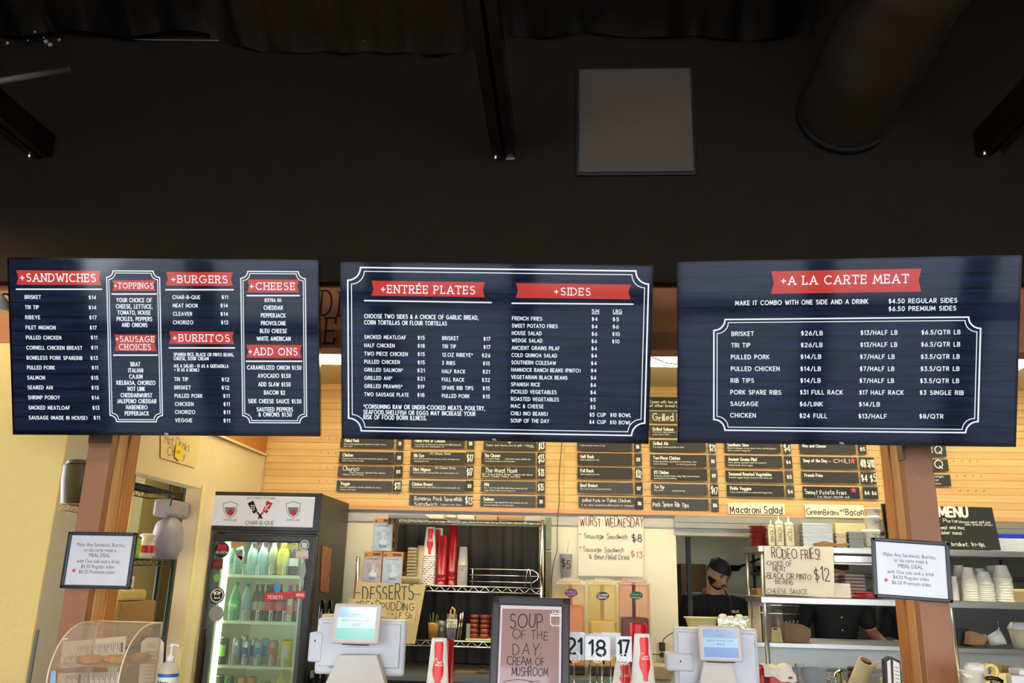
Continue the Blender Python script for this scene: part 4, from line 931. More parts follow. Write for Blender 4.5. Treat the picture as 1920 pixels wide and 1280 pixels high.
bk.build('lettering', INK, SP); red.build('emblem', mat('emblem_red', (176, 30, 40), .5), SP); gy.build('emblem', mat('emblem_grey', (120, 116, 116), .5), SP); wt.build('emblem_letters', INKW, SP)
# door
q = MB(); zb_ = .2; dx0, dx1 = fx0, fx1
for a, b in (((dx0, FY-.01, zb_), (gx0-.0, FY+.045, dz1)), ((gx1, FY-.01, zb_), (dx1, FY+.045, dz1)), ((gx0-.01, FY-.01, gz1), (gx1+.01, FY+.045, dz1)), ((gx0-.01, FY-.01, zb_), (gx1+.01, FY+.045, .34))): q.bev(a, b, .008)
DR = q.build('door', FB, T)
q = MB(); q.box((gx0, FY+.01, .34), (gx1, FY+.016, gz1)); q.build('door_glass', clear('fridge_glass', (240, 250, 246), .93, .03), DR)
q = MB(); hx = fx0+.03; q.bev((hx-.012, FY-.05, at(380, 1250, FY).z-.2), (hx+.012, FY-.035, at(380, 1178, FY).z), .006); q.bev((hx-.01, FY-.04, at(380, 1250, FY).z-.16), (hx+.01, FY-.01, at(380, 1250, FY).z-.13), .003); q.build('handle', BLKG, DR)
LN = mat('fridge_liner', (236, 236, 206), .5, var=.02)
q = MB(); q.box((fx0+w, 5.86, .16), (fx1-w, 5.9, dz1)); q.box((fx0+w, FY+.06, .16), (fx0+w+.012, 5.87, dz1)); q.box((XI, FY+.062, .16), (XI+.012, 5.86, dz1-.011)); q.box((fx0+w, FY+.06, dz1-.01), (fx1-w, 5.87, dz1+.005)); q.build('liner', LN, T)
q = MB(); q.box((XI+.0125, FY+.06, .17), (fx1-w-.001, FY+.1, dz1-.002)); q.build('inner_pillar', FB, T)
q = MB(); q.box((fx0+w+.013, FY+.065, .4), (fx0+w+.04, FY+.085, dz1-.05)); q.build('light_tube', mat('fridge_tube', (255, 252, 214), .5, var=0, emit=5.0), T)
area('fridge_light', ((fx0+fx1)/2, FY+.1, dz1-.03), (math.radians(-25), 0, 0), .45, .06, 3.0, (1, 1, .82))
SHZ = []
for i, y in enumerate((1079, 1166, 1250)):
    z = at(480, y, FY+.08).z; SHZ.append(z); q = MB(); q.box((fx0+w+.014, FY+.075, z-.012), (XI-.001, FY+.09, z+.006))
    for k in range(16): x = fx0+w+.02+k*(XI-fx0-w-.03)/15; q.box((x, FY+.09, z-.004), (x+.004, 5.84, z))
    q.build('shelf', LN, T)
    q = MB()
    for k in range(5):
        x = at(430+k*25, y, FY+.08).x
        q.box((x-.004, FY+.072, z+.006), (x+.004, FY+.076, z+.07)); q.box((x+.012, FY+.072, z+.006), (x+.016, FY+.076, z+.055)); q.box((x-.004, FY+.072, z+.06), (x+.016, FY+.076, z+.07))
    q.build('shelf_divider', WHT, T)
z = at(480, 1300, FY+.08).z-.06; SHZ.append(z); q = MB(); q.box((fx0+w+.014, FY+.075, z-.012), (XI-.001, 5.84, z)); q.build('shelf', LN, T)
# stickers on the door
s_ = wallsheet(FY-.0102); sg = wallsheet(FY+.0095)
def sticker(shape, m, texts, lb, sh=None, ink=INKW):
    q = MB(); S2 = sh or sg
    if shape[0] == 'disc': S2.disc(q, shape[1], shape[2], shape[3], .0006, 24)
    else: S2.poly(q, shape[1:], 0, .0006)
    o = q.build('sticker', m, DR); o['label'] = lb
    if texts:
        q = MB()
        for t in texts: S2.text(q, *t[:5], .16, t[5] if len(t) > 5 else '', .0012)
        q.build('sticker_print', ink, o)
sticker(('disc', 416, 1030.5, 14), mat('st_black', (34, 30, 28), .4), [('REVISION', 405, 427, 1035, 4)], 'round black sticker with red monogram', ink=INKW)
q = MB(); sg.text(q, 'RB', 409.5, 424, 1026.5, 10, .24, '', .0014); q.build('sticker_print', mat('st_red', (226, 40, 60), .4), DR)
sticker(('p', (399, 1048), (418, 1047), (417, 1066), (398, 1067)), mat('st_maroon', (104, 26, 30), .5), [('BREW', 401, 415, 1057, 8)], 'square maroon sticker', sg, mat('st_maroon2', (150, 50, 50), .5))
sticker(('disc', 407, 1116, 14.5), mat('st_blk2', (24, 22, 22), .4), None, 'round black and white emblem sticker')
q = MB(); sg.disc(q, 407, 1116, 12.4, .001, 24); q.build('sticker_print', INKW, DR)
q = MB(); sg.disc(q, 407, 1116, 10.5, .0013, 24); q.build('sticker_print', MATS['st_blk2'], DR)
q = MB(); sg.poly(q, [(399, 1109), (406, 1108), (415, 1109), (411, 1116), (413, 1122), (401, 1122), (403, 1116)], .001, .0016); q.build('sticker_print', INKW, DR)
q = MB(); sg.rect(q, 403.5, 1114, 410.5, 1120, .0014, .0019); sg.rect(q, 406, 1109, 408, 1113, .0014, .0019); q.build('sticker_print', MATS['st_blk2'], DR)
sticker(('disc', 405.5, 1150, 14), mat('st_grey', (150, 146, 140), .5), None, 'plain round grey sticker')
sticker(('p', (432, 1018), (441, 1014), (462, 1014), (463, 1019), (450, 1025), (434, 1027)), mat('st_tan', (208, 172, 120), .5), [('Anchor', 436, 460, 1020, 5, 'hand2')], 'tan script sticker', sg, mat('st_orange', (230, 150, 50), .5))
sticker(('p', (439, 1032), (455, 1029), (456, 1049), (452, 1054), (441, 1041)), mat('st_state', (206, 206, 200), .5), None, 'white state-shaped sticker with black centre')
sticker(('p', (441.5, 1034), (454, 1031.5), (454.5, 1047), (452, 1050), (443, 1040.5)), mat('st_state_black', (30, 30, 30), .5), [('BATTLE', 442.5, 453.5, 1035.5, 3.6), ('BORN', 444, 454, 1040, 3.6)], 'black centre of the state-shaped sticker')
sticker(('p', (473, 1018), (478, 1016), (484, 1019), (488, 1024), (481, 1030), (474, 1026)), mat('st_bw', (232, 232, 230), .5), [('XD', 475, 485, 1022, 6)], 'small white and black cartoonish lettering sticker', sg, INK)
sticker(('p', (493, 1018), (500, 1015), (505, 1022), (504, 1030), (497, 1027)), MATS['st_bw'], [('SA', 495, 503, 1021, 6)], 'small white sticker with black marks', sg, INK)
q = MB(); sg.text(q, 'Founders', 527, 558, 1022, 11, .18, 'hand2', .001); o = q.build('sticker', mat('st_yellow', (240, 232, 110), .5), DR); o['label'] = 'pale yellow script sticker'
sticker(('disc', 571, 1021.5, 9), mat('st_white', (224, 228, 228), .5), None, 'round white and grey emblem sticker', s_)
q = MB(); s_.disc(q, 571, 1021.5, 7.6, .001); q.build('sticker_print', mat('st_slate', (90, 94, 104), .5), DR)
q = MB(); s_.poly(q, [(566, 1017), (576, 1017), (576, 1026), (571, 1028), (566, 1026)], .001, .0014); q.build('sticker_print', MATS['st_white'], DR)
sticker(('p', (555, 1033), (578, 1031), (578, 1047), (554.5, 1048)), mat('st_cream', (226, 210, 196), .5), [('SIERRA', 557, 576, 1045, 3.2)], 'small cream sticker with red band', s_, mat('st_red2', (190, 60, 50), .5))
sticker(('p', (569, 1050), (573, 1060), (574, 1072), (569, 1085), (570, 1090), (567, 1106), (565, 1090), (562, 1080), (563, 1066)), mat('st_leaf', (168, 172, 176), .5), None, 'grey leaf-shaped sticker', s_)
sticker(('p', (400, 1080), (404, 1075), (409, 1076), (414, 1079), (411, 1086), (406, 1092), (401, 1087)), mat('st_green', (128, 176, 90), .5), None, 'small green heart-shaped sticker')
q = MB(); s_.poly(q, [(496, 1112), (552, 1108), (560, 1108), (572, 1107), (573, 1118), (568, 1124), (556, 1119), (497, 1127)], 0, .0006); o = q.build('sticker', mat('st_red_band', (206, 40, 44), .4), DR); o['label'] = 'long red sticker with white lettering'
q = MB(); s_.text(q, 'TICKETS', 501, 530, 1119, 6, .16, '', .001); s_.text(q, 'BREWS', 556, 570, 1115, 5, .16, '', .001); q.build('sticker_print', INKW, o)
sticker(('p', (514, 1092), (522, 1092), (527, 1100), (524, 1112), (515, 1113)), mat('st_blue', (60, 160, 220), .5), None, 'small blue drop-shaped sticker')
# side poster and notes on fridge side
s_ = xsheet(fx1+.002); q = MB(); s_.poly(q, [(604, 1022), (621, 1028), (616, 1112), (600, 1108)], 0, .002); o = q.build('poster', mat('food_poster', (150, 90, 60), .5, var=.9, scale=35), FR); o['label'] = 'glossy food poster on the fridge side'
# contents
def bottle(cx, y0, z0, h, r, m, cap, lab=None, label='', name='drink_bottle', text=None, grp='bottles in the drinks fridge'):
    r *= 1.12; T = thing(name, label, 'bottle', (cx, y0, z0), grp); c = (cx, y0, z0)
    q = MB(); q.lathe(c, [(r*.85, 0), (r, .01), (r, h*.52), (r*.92, h*.62), (r*.5, h*.82), (r*.36, h*.88), (r*.36, h*.93)], 16); q.build('bottle_body', m, T)
    q = MB(); q.lathe(c, [(r*.44, h*.92), (r*.44, h)], 12); q.build('cap', cap, T)
    if lab: q = MB(); q.lathe(c, [(r+.001, h*.28), (r+.001, h*.52)], 16, cap=False); q.build('bottle_label', lab, T)
    if text:
        s2 = wallsheet(y0-r-.002); q = MB(); st, tw = strokes(text[0], hand=.1); wd = r*1.5; ribbons(q, [[(p[0]*wd/tw-wd/2, p[1]*.02) for p in pl] for pl in st], .004, lambda u, v: Vector((cx+u, y0-r-.002, z0+h*.36+v))); q.build('lettering', text[1], T)
    return T
def can(cx, y0, z0, h, r, m, m2, label, grp='cans in the drinks fridge'):
    T = thing('drink_can', label, 'can', (cx, y0, z0), grp); c = (cx, y0, z0)
    q = MB(); q.lathe(c, [(r*.8, 0), (r, .006), (r, h-.012), (r*.86, h-.003)], 16); q.build('can_body', m, T)
    q = MB(); q.lathe(c, [(r*.86, h-.003), (r*.86, h), (r*.8, h-.002)], 16); q.build('lid', CHROME, T)
    q = MB(); q.lathe(c, [(r+.0008, h*.3), (r+.0008, h*.72)], 16, cap=False)
    k = [f for f in q.f[:16]]; q.f = [f for i, f in enumerate(q.f) if i in (10, 11, 12, 13)]; q.mi = q.mi[:4]; q.sm = q.sm[:4]; q.build('print', m2, T)
def cm(n, c, **k): return mat(n, c, k.pop('rough', .25), var=.05, **k)
GCL = clear('green_bottle', (120, 190, 140), .45); WCL = clear('water_bottle', (200, 225, 225), .55); TCL_ = clear('pale_green_bottle', (150, 190, 170), .5)
yb = FY+.12; z1 = SHZ[0]+.007; z2 = SHZ[1]+.007; z3 = SHZ[2]+.007; z4 = SHZ[3]+.001
def fx(px, y=1150, Y=None): return at(px, y, Y or yb).x
for px, m, cp, lb in ((427, TCL_, 'green', 'pale green soda bottle at left of the top fridge shelf'), (447, TCL_, 'white', 'second pale green bottle on the top fridge shelf'), (472, WCL, 'white', 'clear glass bottle beside the door reflection, top fridge shelf'), (492, WCL, 'white', 'clear bottle in the middle of the top fridge shelf'), (511, cm('tea_bottle', (150, 150, 120)), 'white', 'cloudy grey-green bottle, top fridge shelf')):
    bottle(fx(px, 1060), yb, z1, .21, .029, m, WHT if cp == 'white' else cm('green_cap', (30, 140, 70)), None, lb)
bottle(fx(530, 1060), yb, z1, .22, .034, cm('yellow_drink', (190, 170, 20)), WHT, cm('yellow_label', (214, 200, 70)), 'yellow juice bottle on the top fridge shelf')
bottle(fx(550, 1060), yb, z1, .20, .026, cm('dark_drink', (40, 26, 26)), BLK, WHT, 'dark soda bottle at right of the top fridge shelf')
bottle(fx(438), yb, z2, .225, .031, GCL, cm('green_cap', (30, 140, 70)), cm('lime_label', (70, 190, 90)), 'clear green bottle with green label, middle fridge shelf', text=('Sprite', INKW))
bottle(fx(459), yb, z2, .22, .028, WCL, cm('blue_cap', (60, 90, 150)), cm('water_label', (130, 160, 190)), 'water bottle with pale blue label, middle fridge shelf')
for i, px in enumerate((472, 482, 493)):
    bottle(fx(px), yb+.05, z2, .215, .023, cm('brown_bottle', (70, 62, 46)), cm('dark_cap', (60, 56, 50)), cm('tan_label', (176, 160, 140)), 'brown bottle with tan label, %s of three on the middle fridge shelf' % ('leftmost', 'middle', 'rightmost')[i])
for i, px in enumerate((505, 522, 538, 552)):
    bottle(fx(px), yb+.03*(i > 1), z2, .22, .028, cm('cola', (44, 22, 18)), cm('red_cap', (216, 40, 36)), cm('cola_label', (206, 30, 36)), 'cola bottle with red cap, %s of four on the middle fridge shelf' % ('leftmost', 'second', 'third', 'rightmost')[i])
can(fx(545), FY+.093-.0, z2+.0, .135, .017, cm('cream_can', (232, 214, 190)), cm('orange_print', (220, 130, 50)), 'slim cream can with orange print at right of the middle fridge shelf')
for px, h, r, m, m2, lb in ((418, .155, .032, cm('black_can', (24, 26, 24)), cm('green_print', (120, 200, 60)), 'tall black can with green print, lower fridge shelf'),
    (443, .155, .028, cm('silver_can', (180, 184, 186), metal=.7), cm('grey_print', (150, 156, 160)), 'tall silver can, lower fridge shelf'),
    (461, .14, .025, cm('blue_silver_can', (190, 194, 200), metal=.5), cm('blue_print', (30, 50, 160)), 'blue and silver energy drink can, lower fridge shelf'),
    (484, .14, .026, cm('lightblue_can', (150, 190, 205)), cm('blue_print2', (60, 130, 190)), 'light blue can, lower fridge shelf'),
    (512, .145, .027, cm('rose_can', (190, 150, 140)), cm('rose_print', (206, 90, 70)), 'grey and red can, lower fridge shelf'),
    (537, .15, .031, cm('yellow_can', (240, 214, 40)), WHT, 'yellow and white can at right of the lower fridge shelf')):
    can(fx(px, 1220), yb, z3, h, r, m, m2, lb)
    if px in (443, 461, 484): can(fx(px, 1220)+.012, yb+.08, z3, h+.01, r, m, m2, lb.replace('can,', 'can in the second row,'))
for i, (px, m, m2, lb) in enumerate(((412, 'dark_green_can', (40, 70, 50), 'dark green can at left of the lowest fridge shelf'), (430, 'green_can', (60, 130, 70), 'green can on the lowest fridge shelf'), (455, 'gold_can', (200, 160, 60), 'gold can, nearest, on the lowest fridge shelf'), (472, 'gold_can', (200, 160, 60), 'gold can right of the nearest gold can, lowest fridge shelf'), (499, 'lemon_can', (226, 210, 50), 'lemon yellow can on the lowest fridge shelf'))):
    can(fx(px, 1275), yb, z4, .15 if i < 4 else .125, .030, cm(m, m2, metal=.3), cm(m+'_print', tuple(min(255, v+60) for v in m2)), lb)
bottle(fx(528, 1275), yb, z4, .19, .032, cm('pale_juice', (214, 210, 120)), cm('yel_cap', (230, 220, 60)), None, 'pale yellow juice bottle on the lowest fridge shelf')
# ================================================================ store room shelving behind the left wall
GRN = mat('green_black_wire', (26, 44, 42), .35, .4)
def wire_shelf(mb, x0, x1, y0, y1, z, n=14, r=.003, truss=True):
    """wire shelf: rim rods, truss zigzag on the front and sides, cross wires"""
    for zz in (z, z-.032): mb.tube([(x0, y0, zz), (x1, y0, zz), (x1, y1, zz), (x0, y1, zz)], r*1.2, 5, True)
    m = max(4, int((x1-x0)/.035)); pts = [(x0+(x1-x0)*i/m, y0, z if i % 2 else z-.032) for i in range(m+1)]
    if truss: mb.tube(pts, r*.8, 4)
    m = max(4, int((y1-y0)/.035)); pts = [(x1, y0+(y1-y0)*i/m, z if i % 2 else z-.032) for i in range(m+1)]
    if truss: mb.tube(pts, r*.8, 4); mb.tube([(x0, p[1], p[2]) for p in pts], r*.8, 4)
    for i in range(1, n): x = x0+(x1-x0)*i/n; mb.tube([(x, y0, z), (x, y1, z)], r*.6, 4)
gx0_, gx1_ = -2.56, -2.345; gy0, gy1 = 4.4, 5.04; gy = gy0
T = thing('wire_shelving', 'dark green wire shelving unit inside the store room opening', 'shelving', (-2.45, 4.77, 0))
q = MB()
for x, y in ((gx1_, gy0), (gx1_, gy1), (gx0_, gy0), (-2.43, gy1)): q.tube([(x, y, 0), (x, y, 2.08)], .0135, 10)
q.build('post', GRN, T)
z_top = at(338, 925, gy1).z; z_mid = at(322, 1051, gy1).z; z_lo = at(300, 1172, gy1).z
for z in (z_top, z_mid, z_lo-.1, .3):
    q = MB(); wire_shelf(q, gx0_, gx1_, gy0, gy1, z, 16); q.build('shelf', GRN, T)
zm = z_mid+.005
def lump(name, label, cat, c, sx_, sy_, sz_, m, seed=0, grp=None):
    random.seed(seed); bm = bmesh.new(); bmesh.ops.create_icosphere(bm, subdivisions=3, radius=1)
    for v in bm.verts:
        n = math.sin(v.co.x*5+seed)*math.sin(v.co.y*4+seed*2)*math.sin(v.co.z*5.3+seed)*.13
        s = 1+n; p = v.co*s; k = .8
        v.co = Vector([math.copysign(abs(p[i])**k, p[i])*(sx_, sy_, sz_)[i] for i in range(3)]); v.co.z = max(v.co.z, -sz_*.86)
    q = MB(); q.add([v.co+Vector(c)+Vector((0, 0, sz_*.86)) for v in bm.verts], [tuple(v.index for v in f.verts) for f in bm.faces], True); bm.free()
    return q.build(name, m, label=label, cat=cat, group=grp)
LAV = mat('lavender_grey_bag', (150, 142, 150), .45, var=.12, scale=9, bump=.6, bscale=14)
cx = at(316, 1000, 4.85)
lump('plastic_bag', 'lavender grey plastic bag on the middle green wire shelf', 'bag', (cx.x, 4.85, zm), .068, .12, .132, LAV, 3)
T = thing('folded_bag', 'pale lavender folded package under the top green wire shelf', 'bag', (cx.x+.005, 4.85, zm+.245)); q = MB(); q.bev((cx.x-.055, 4.72, zm+.235), (cx.x+.05, 4.99, zm+.335), .02); q.build('bundle', LAV, T); q = MB(); q.tube([at(322, 930, 4.71), at(322, 937, 4.705), at(319, 948, 4.7)], .004, 6); q.build('strap', BLKS, T)
c = at(273, 1040, 4.66); T = thing('snack_bag', 'clear snack bag with red print and pale top on the green wire shelf', 'bag', (c.x, 4.66, zm))
q = MB(); q.lathe((c.x, 4.66, zm), [(.035, 0), (.045, .02), (.042, .08), (.03, .11), (.05, .125), (.03, .135)], 14, sq=.6); q.build('pouch', mat('cream_pouch', (220, 200, 170), .4, var=.2, scale=30), T)
q = MB(); q.lathe((c.x, 4.66, zm), [(.0462, .03), (.0445, .07)], 14, sq=.6, cap=False); q.build('red_band', RED, T)
c = at(254, 1040, 4.56); q = MB(); q.bev((c.x-.018, 4.54, zm), (c.x+.018, 4.58, zm+.10), .01); q.build('green_packet', mat('lime_green', (140, 190, 30), .4), label='lime green packet beside the snack bag on the wire shelf', cat='packet')
zc_ = z_lo-.094; q = MB(); q.bev((gx0_+.03, 4.55, zc_), (gx1_-.03, 4.95, at(300, 1118, 5.0).z-.02), .006); o = q.build('cardboard_box', mat('card_brown', (150, 112, 60), .7), label='brown cardboard box on the lower green wire shelf', cat='box')
zz_ = at(300, 1118, 5.0).z-.018; q = MB(); q.bev((gx0_+.05, 4.58, zz_), (gx1_-.04, 4.85, zz_+.06), .015); q.build('tan_sack', mat('tan_sack', (190, 160, 90), .6, bump=.5), label='tan paper sack lying on the cardboard box', cat='sack')
s_ = xsheet(gx1_+.006); T = thing('label_card', 'white shelf label lettered "M" beside the left framed sign', 'label', s_.px(243, 1101)); q = MB(); s_.rect(q, 237, 1080, 249, 1101, 0, .002); q.build('card', WHT, T); q = MB(); s_.text(q, 'M', 239, 247, 1091, 10, .2, '', .0026); q.build('lettering', INK, T)
# small shelf seen left of the left post
ax = at(112, 940, 4.0).x; bx = at(185, 940, 4.0).x; zz = at(150, 944, 4.0).z
T = thing('wire_shelving', 'pale wire shelf seen between yellow wall and left post', 'shelving', (ax, 4.15, 0)); q = MB(); wire_shelf(q, ax, bx-.0, 4.0, 4.3, zz, 8, .0028); q.build('shelf', mat('brass_wire', (170, 150, 90), .4, .5), T)
q = MB()
for x in (bx,):
    for y in (4.0, 4.3): q.tube([(x, y, 0), (x, y, zz+.3)], .011, 8)
q.build('post', MATS['brass_wire'], T)
c = at(148, 900, 4.15); q = MB(); q.lathe((c.x, 4.15, zz+.004), [(.05, 0), (.07, .01), (.085, .12), (.09, .19), (.092, .2)], 16, sq=.8); q.lathe((c.x-.0, 4.15, zz+.204), [(.08, 0), (.07, .025), (.02, .03)], 16, sq=.8)
q.build('dark_bin', mat('dark_grey_tub', (56, 56, 50), .4, var=.15), label='dark grey lidded tub on the shelf behind the left post', cat='tub')
# ================================================================ back counter and chrome wire rack
CZ = .95
q = MB(); q.bev((-1.5, 5.2, CZ-.04), (hx0-.04, 5.96, CZ), .004); BC = q.build('back_counter', STEELD, label='steel back counter along the cream wall', cat='counter')
q = MB(); q.box((-1.48, 5.24, 0), (hx0-.06, 5.95, CZ-.04)); q.build('cabinet', mat('cabinet_dark', (40, 34, 30), .5), BC)
RY0, RY1 = 5.46, 5.9; xa = at(671, 1060, RY0).x; xb = at(1016, 1060, RY0).x
zs1 = at(900, 1100, RY0).z; zs2 = at(900, 1203, RY0).z; zs3 = at(900, 975, RY0).z
T = thing('wire_rack', 'chrome wire rack with black curtain behind the desserts sign', 'rack', ((xa+xb)/2, 5.7, CZ)); RK = T
q = MB()
for x in (xa, xb):
    for y in (RY0, RY1):
        q.tube([(x, y, CZ), (x, y, zs1+.17 if x == xa else zs3+.01)], .0125, 10)
q.build('post', CHROME, T)
for z in (zs1, zs2): q = MB(); wire_shelf(q, xa, xb, RY0, RY1, z, 26, .0035); q.build('shelf', CHROME, T)
xt = at(728, 975, RY0).x
q = MB(); wire_shelf(q, xt, xb, RY0, RY1, zs3, 20, .003); q.build('shelf', STEELD, T)
CUR = mat('black_curtain', (36, 30, 26), .7, var=.3, scale=4, stretch=(8, 1, .4))
q = MB(); n = 60; x0 = at(745, 1000, RY1).x; vs = []
for i in range(n+1):
    x = x0+(xb-.03-x0)*i/n; y = RY1-.05+.014*math.sin(i*.9)+.006*math.sin(i*2.3)
    vs += [(x, y, CZ+.01), (x, y-.01, zs3-.01)]
q.add(vs, [(2*i, 2*i+2, 2*i+3, 2*i+1) for i in range(n)], True); q.add([Vector(v)+Vector((0, .004, 0)) for v in vs], [(2*i, 2*i+1, 2*i+3, 2*i+2) for i in range(n)], True)
q.build('curtain', CUR, T)
q = MB(); q.box((xa+.02, RY1-.045, CZ+.01), (x0, RY1-.035, zs2)); q.box((xb-.02, RY0+.02, CZ), (xb-.012, RY1-.05, zs3-.35)); q.build('side_cloth', CUR, T)
# wire file holder on shelf 1
q = MB(); xr = at(1008, 1078, RY0+.05).x; xl = at(880, 1078, RY0+.05).x; y = RY0+.06
zw = [at(950, v, y).z for v in (1067.5, 1079, 1091)]
q.tube([(xl, y, zw[0]), (xr-.03, y, zw[0]), (xr, y, zw[0]-.02), (xr+.005, y, zw[1]), (xr, y, zw[2]+.02), (xr-.03, y, zw[2]), (xl, y, zw[2])], .0035, 6); q.tube([(xl, y, zw[1]), (xr+.004, y, zw[1])], .003, 6)
xx = at(991, 1078, y).x
q.tube([(xx-.02, y-.006, zs1+.005), (xx-.008, y-.006, zw[0]), (xx, y-.006, zw[0]+.006), (xx+.008, y-.006, zw[0]), (xx+.02, y-.006, zs1+.005)], .003, 6); q.tube([(xl+.02, y-.006, zs1+.005), (xl+.02, y-.006, zw[0])], .003, 6)
q.build('wire_holder', CHROME, label='chrome wire holder with three rails on the upper rack shelf', cat='rack')
# things on top shelf of the rack
def at_box(name, label, cat, px0, px1, py0, zb_, Y, dep, m, r=.004, grp=None, parent=None, pname=None):
    a = at(px0, (py0), Y); b = at(px1, py0, Y); q = MB(); q.bev((a.x, Y, zb_), (b.x, Y+dep, a.z), r); return q.build(name, m, label=label, cat=cat, group=grp)
zt = zs3+.005
at_box('appliance', 'cream electronic device on top of the wire rack', 'device', 798, 832, 964, zt, RY0+.02, .2, mat('ivory_plastic', (226, 220, 190), .4)).__setitem__('label', 'cream electronic device on top of the wire rack')
at_box('paper_bag', 'crumpled clear bag on top of the rack between two cream boxes', 'bag', 836, 855, 965, zt, RY0+.02, .15, mat('crumpled_clear', (200, 196, 180), .3, var=.4, scale=30), .012)
at_box('cream_box', 'cream box right of the crumpled bag on top of the rack', 'box', 858, 890, 965, zt, RY0+.02, .2, mat('ivory_plastic', (226, 220, 190), .4))
at_box('wooden_crate', 'pale wooden crate on top of the wire rack', 'crate', 892, 932, 965, zt, RY0+.02, .2, wood('crate_wood', (190, 150, 86), (214, 176, 110), .5, 'X'))
at_box('wooden_crate', 'smaller amber wooden crate beside the pale one on the rack top', 'crate', 935, 980, 966, zt, RY0+.02, .2, wood('crate_wood2', (170, 126, 60), (196, 150, 86), .5, 'X'))
q = MB()
for k in range(5): a = at(985, 975, RY0).x; b = at(1012, 975, RY0).x; q.box((a, RY0+.02, zt+.001+k*.006), (b+.004*(k % 2), RY0+.25, zt+.005+k*.006))
q.build('paper_stack', PAPER, label='short stack of papers at the right end of the rack top', cat='papers')
a = at(728, 970, RY0); b = at(797, 970, RY0); q = MB(); q.box((a.x, RY0, zt), (b.x, RY0+.02, zt+.02)); q.box((a.x, RY0+.02, zt+.012), (b.x, RY0+.3, zt+.02)); q.prism([(b.x, RY0, zt+.02), (b.x+.04, RY0, zt-.0), (b.x, RY0, zt)], (0, .02, 0))
q.build('steel_tray', STEELD, label='grey steel tray at the left end of the rack top', cat='tray')
# tall thing behind right post of rack
a = at(1018, 990, 5.93); b = at(1030, 990, 5.93)
for k, (y0_, y1_, m, lb) in enumerate(((968, 1030, mat('teal_box', (120, 130, 110), .5, var=.3, scale=20), 'narrow green-grey carton beside the rack post, upper'), (1032, 1120, mat('olive_box', (120, 112, 80), .5, var=.3, scale=20), 'narrow olive carton beside the rack post, lower'))):
    q = MB(); z0 = at(1020, y1_, 5.8).z if k == 0 else CZ+.001; z1_ = at(1020, y0_, 5.8).z; q.bev((xb+.014, 5.8, z0), (xb+.05, 5.95, z1_-.004), .004); q.build('carton', m, label=lb, cat='carton')
# boxes of wine cups with printed fronts
def carton(px0, px1, py0, zb_, label, tint):
    Y = RY0+.05; a = at(px0, py0, Y); b = at(px1, py0, Y); T = thing('printed_carton', label, 'box', ((a.x+b.x)/2, Y+.09, zb_), 'printed cartons on the rack'); h = a.z-zb_
    q = MB(); q.bev((a.x, Y, zb_), (b.x, Y+.19, a.z), .003); q.build('carton_body', mat('carton_kraft', (214, 176, 120), .6), T)
    q = MB(); q.box((a.x+.003, Y-.002, zb_+.004), (b.x-.003, Y, a.z-h*.17)); pc = mat('carton_print_'+tint[0], tint[1], .35, var=.5, scale=28); q.build('front_print', pc, T)
    q = MB(); q.box((a.x+.002, Y-.0025, a.z-h*.16), (b.x-.002, Y, a.z-.002)); q.build('orange_band', mat('carton_orange', (196, 134, 66), .5), T)
    q = MB(); w = b.x-a.x; q.box((a.x+w*.5, Y-.0035, a.z-h*.12), (a.x+w*.92, Y-.0025, a.z-h*.05)); q.lathe((a.x+w*.14, Y-.003, a.z-h*.12), [(.006, 0), (.006, .008)], 10)
    ys = Sheet((a.x, Y-.003, zb_), (1, 0, 0), (0, 0, 1)); st, tw = strokes('LATTESOURCE'); ribbons(q, [[(w*.2+p[0]*w*.6/tw, h*.74+p[1]*.008) for p in pl] for pl in st], .0016, lambda u, v: ys.P(u, v))
    q.build('print_marks', mat('maroon_print', (96, 56, 50), .5), T)
    q = MB(); cx_ = a.x+w*.55; q.lathe((cx_, Y-.0035, zb_+h*.12), [(w*.16, 0), (w*.22, h*.1), (w*.2, h*.2), (w*.1, h*.22), (w*.05, h*.3), (w*.06, h*.42), (.004, h*.45)], 12, sq=.06); q.build('front_figure', mat('carton_figure', (206, 214, 222), .3, var=.3, scale=60), T)
    q = MB(); q.box((b.x, Y+.02, zb_+h*.1), (b.x+.001, Y+.06, zb_+h*.3)); q.box((b.x, Y+.02, zb_+h*.4), (b.x+.001, Y+.06, zb_+h*.6)); q.build('side_print', INK, T)
    return a.z
zA = carton(683, 717, 1033, zs1+.005, 'rose-grey printed carton, lower left on the rack', ('rose', (176, 160, 164)))
carton(718.5, 756, 1034, zs1+.005, 'blue-grey printed carton, lower right on the rack', ('blue', (176, 188, 196)))
carton(701, 738, 970, zA+.002, 'blue-grey printed carton stacked on top of the two others', ('blue', (176, 188, 196)))
CUPW = mat('paper_cup_white', (240, 234, 222), .4, var=.02); CUPR = mat('cola_red', (222, 38, 28), .35)
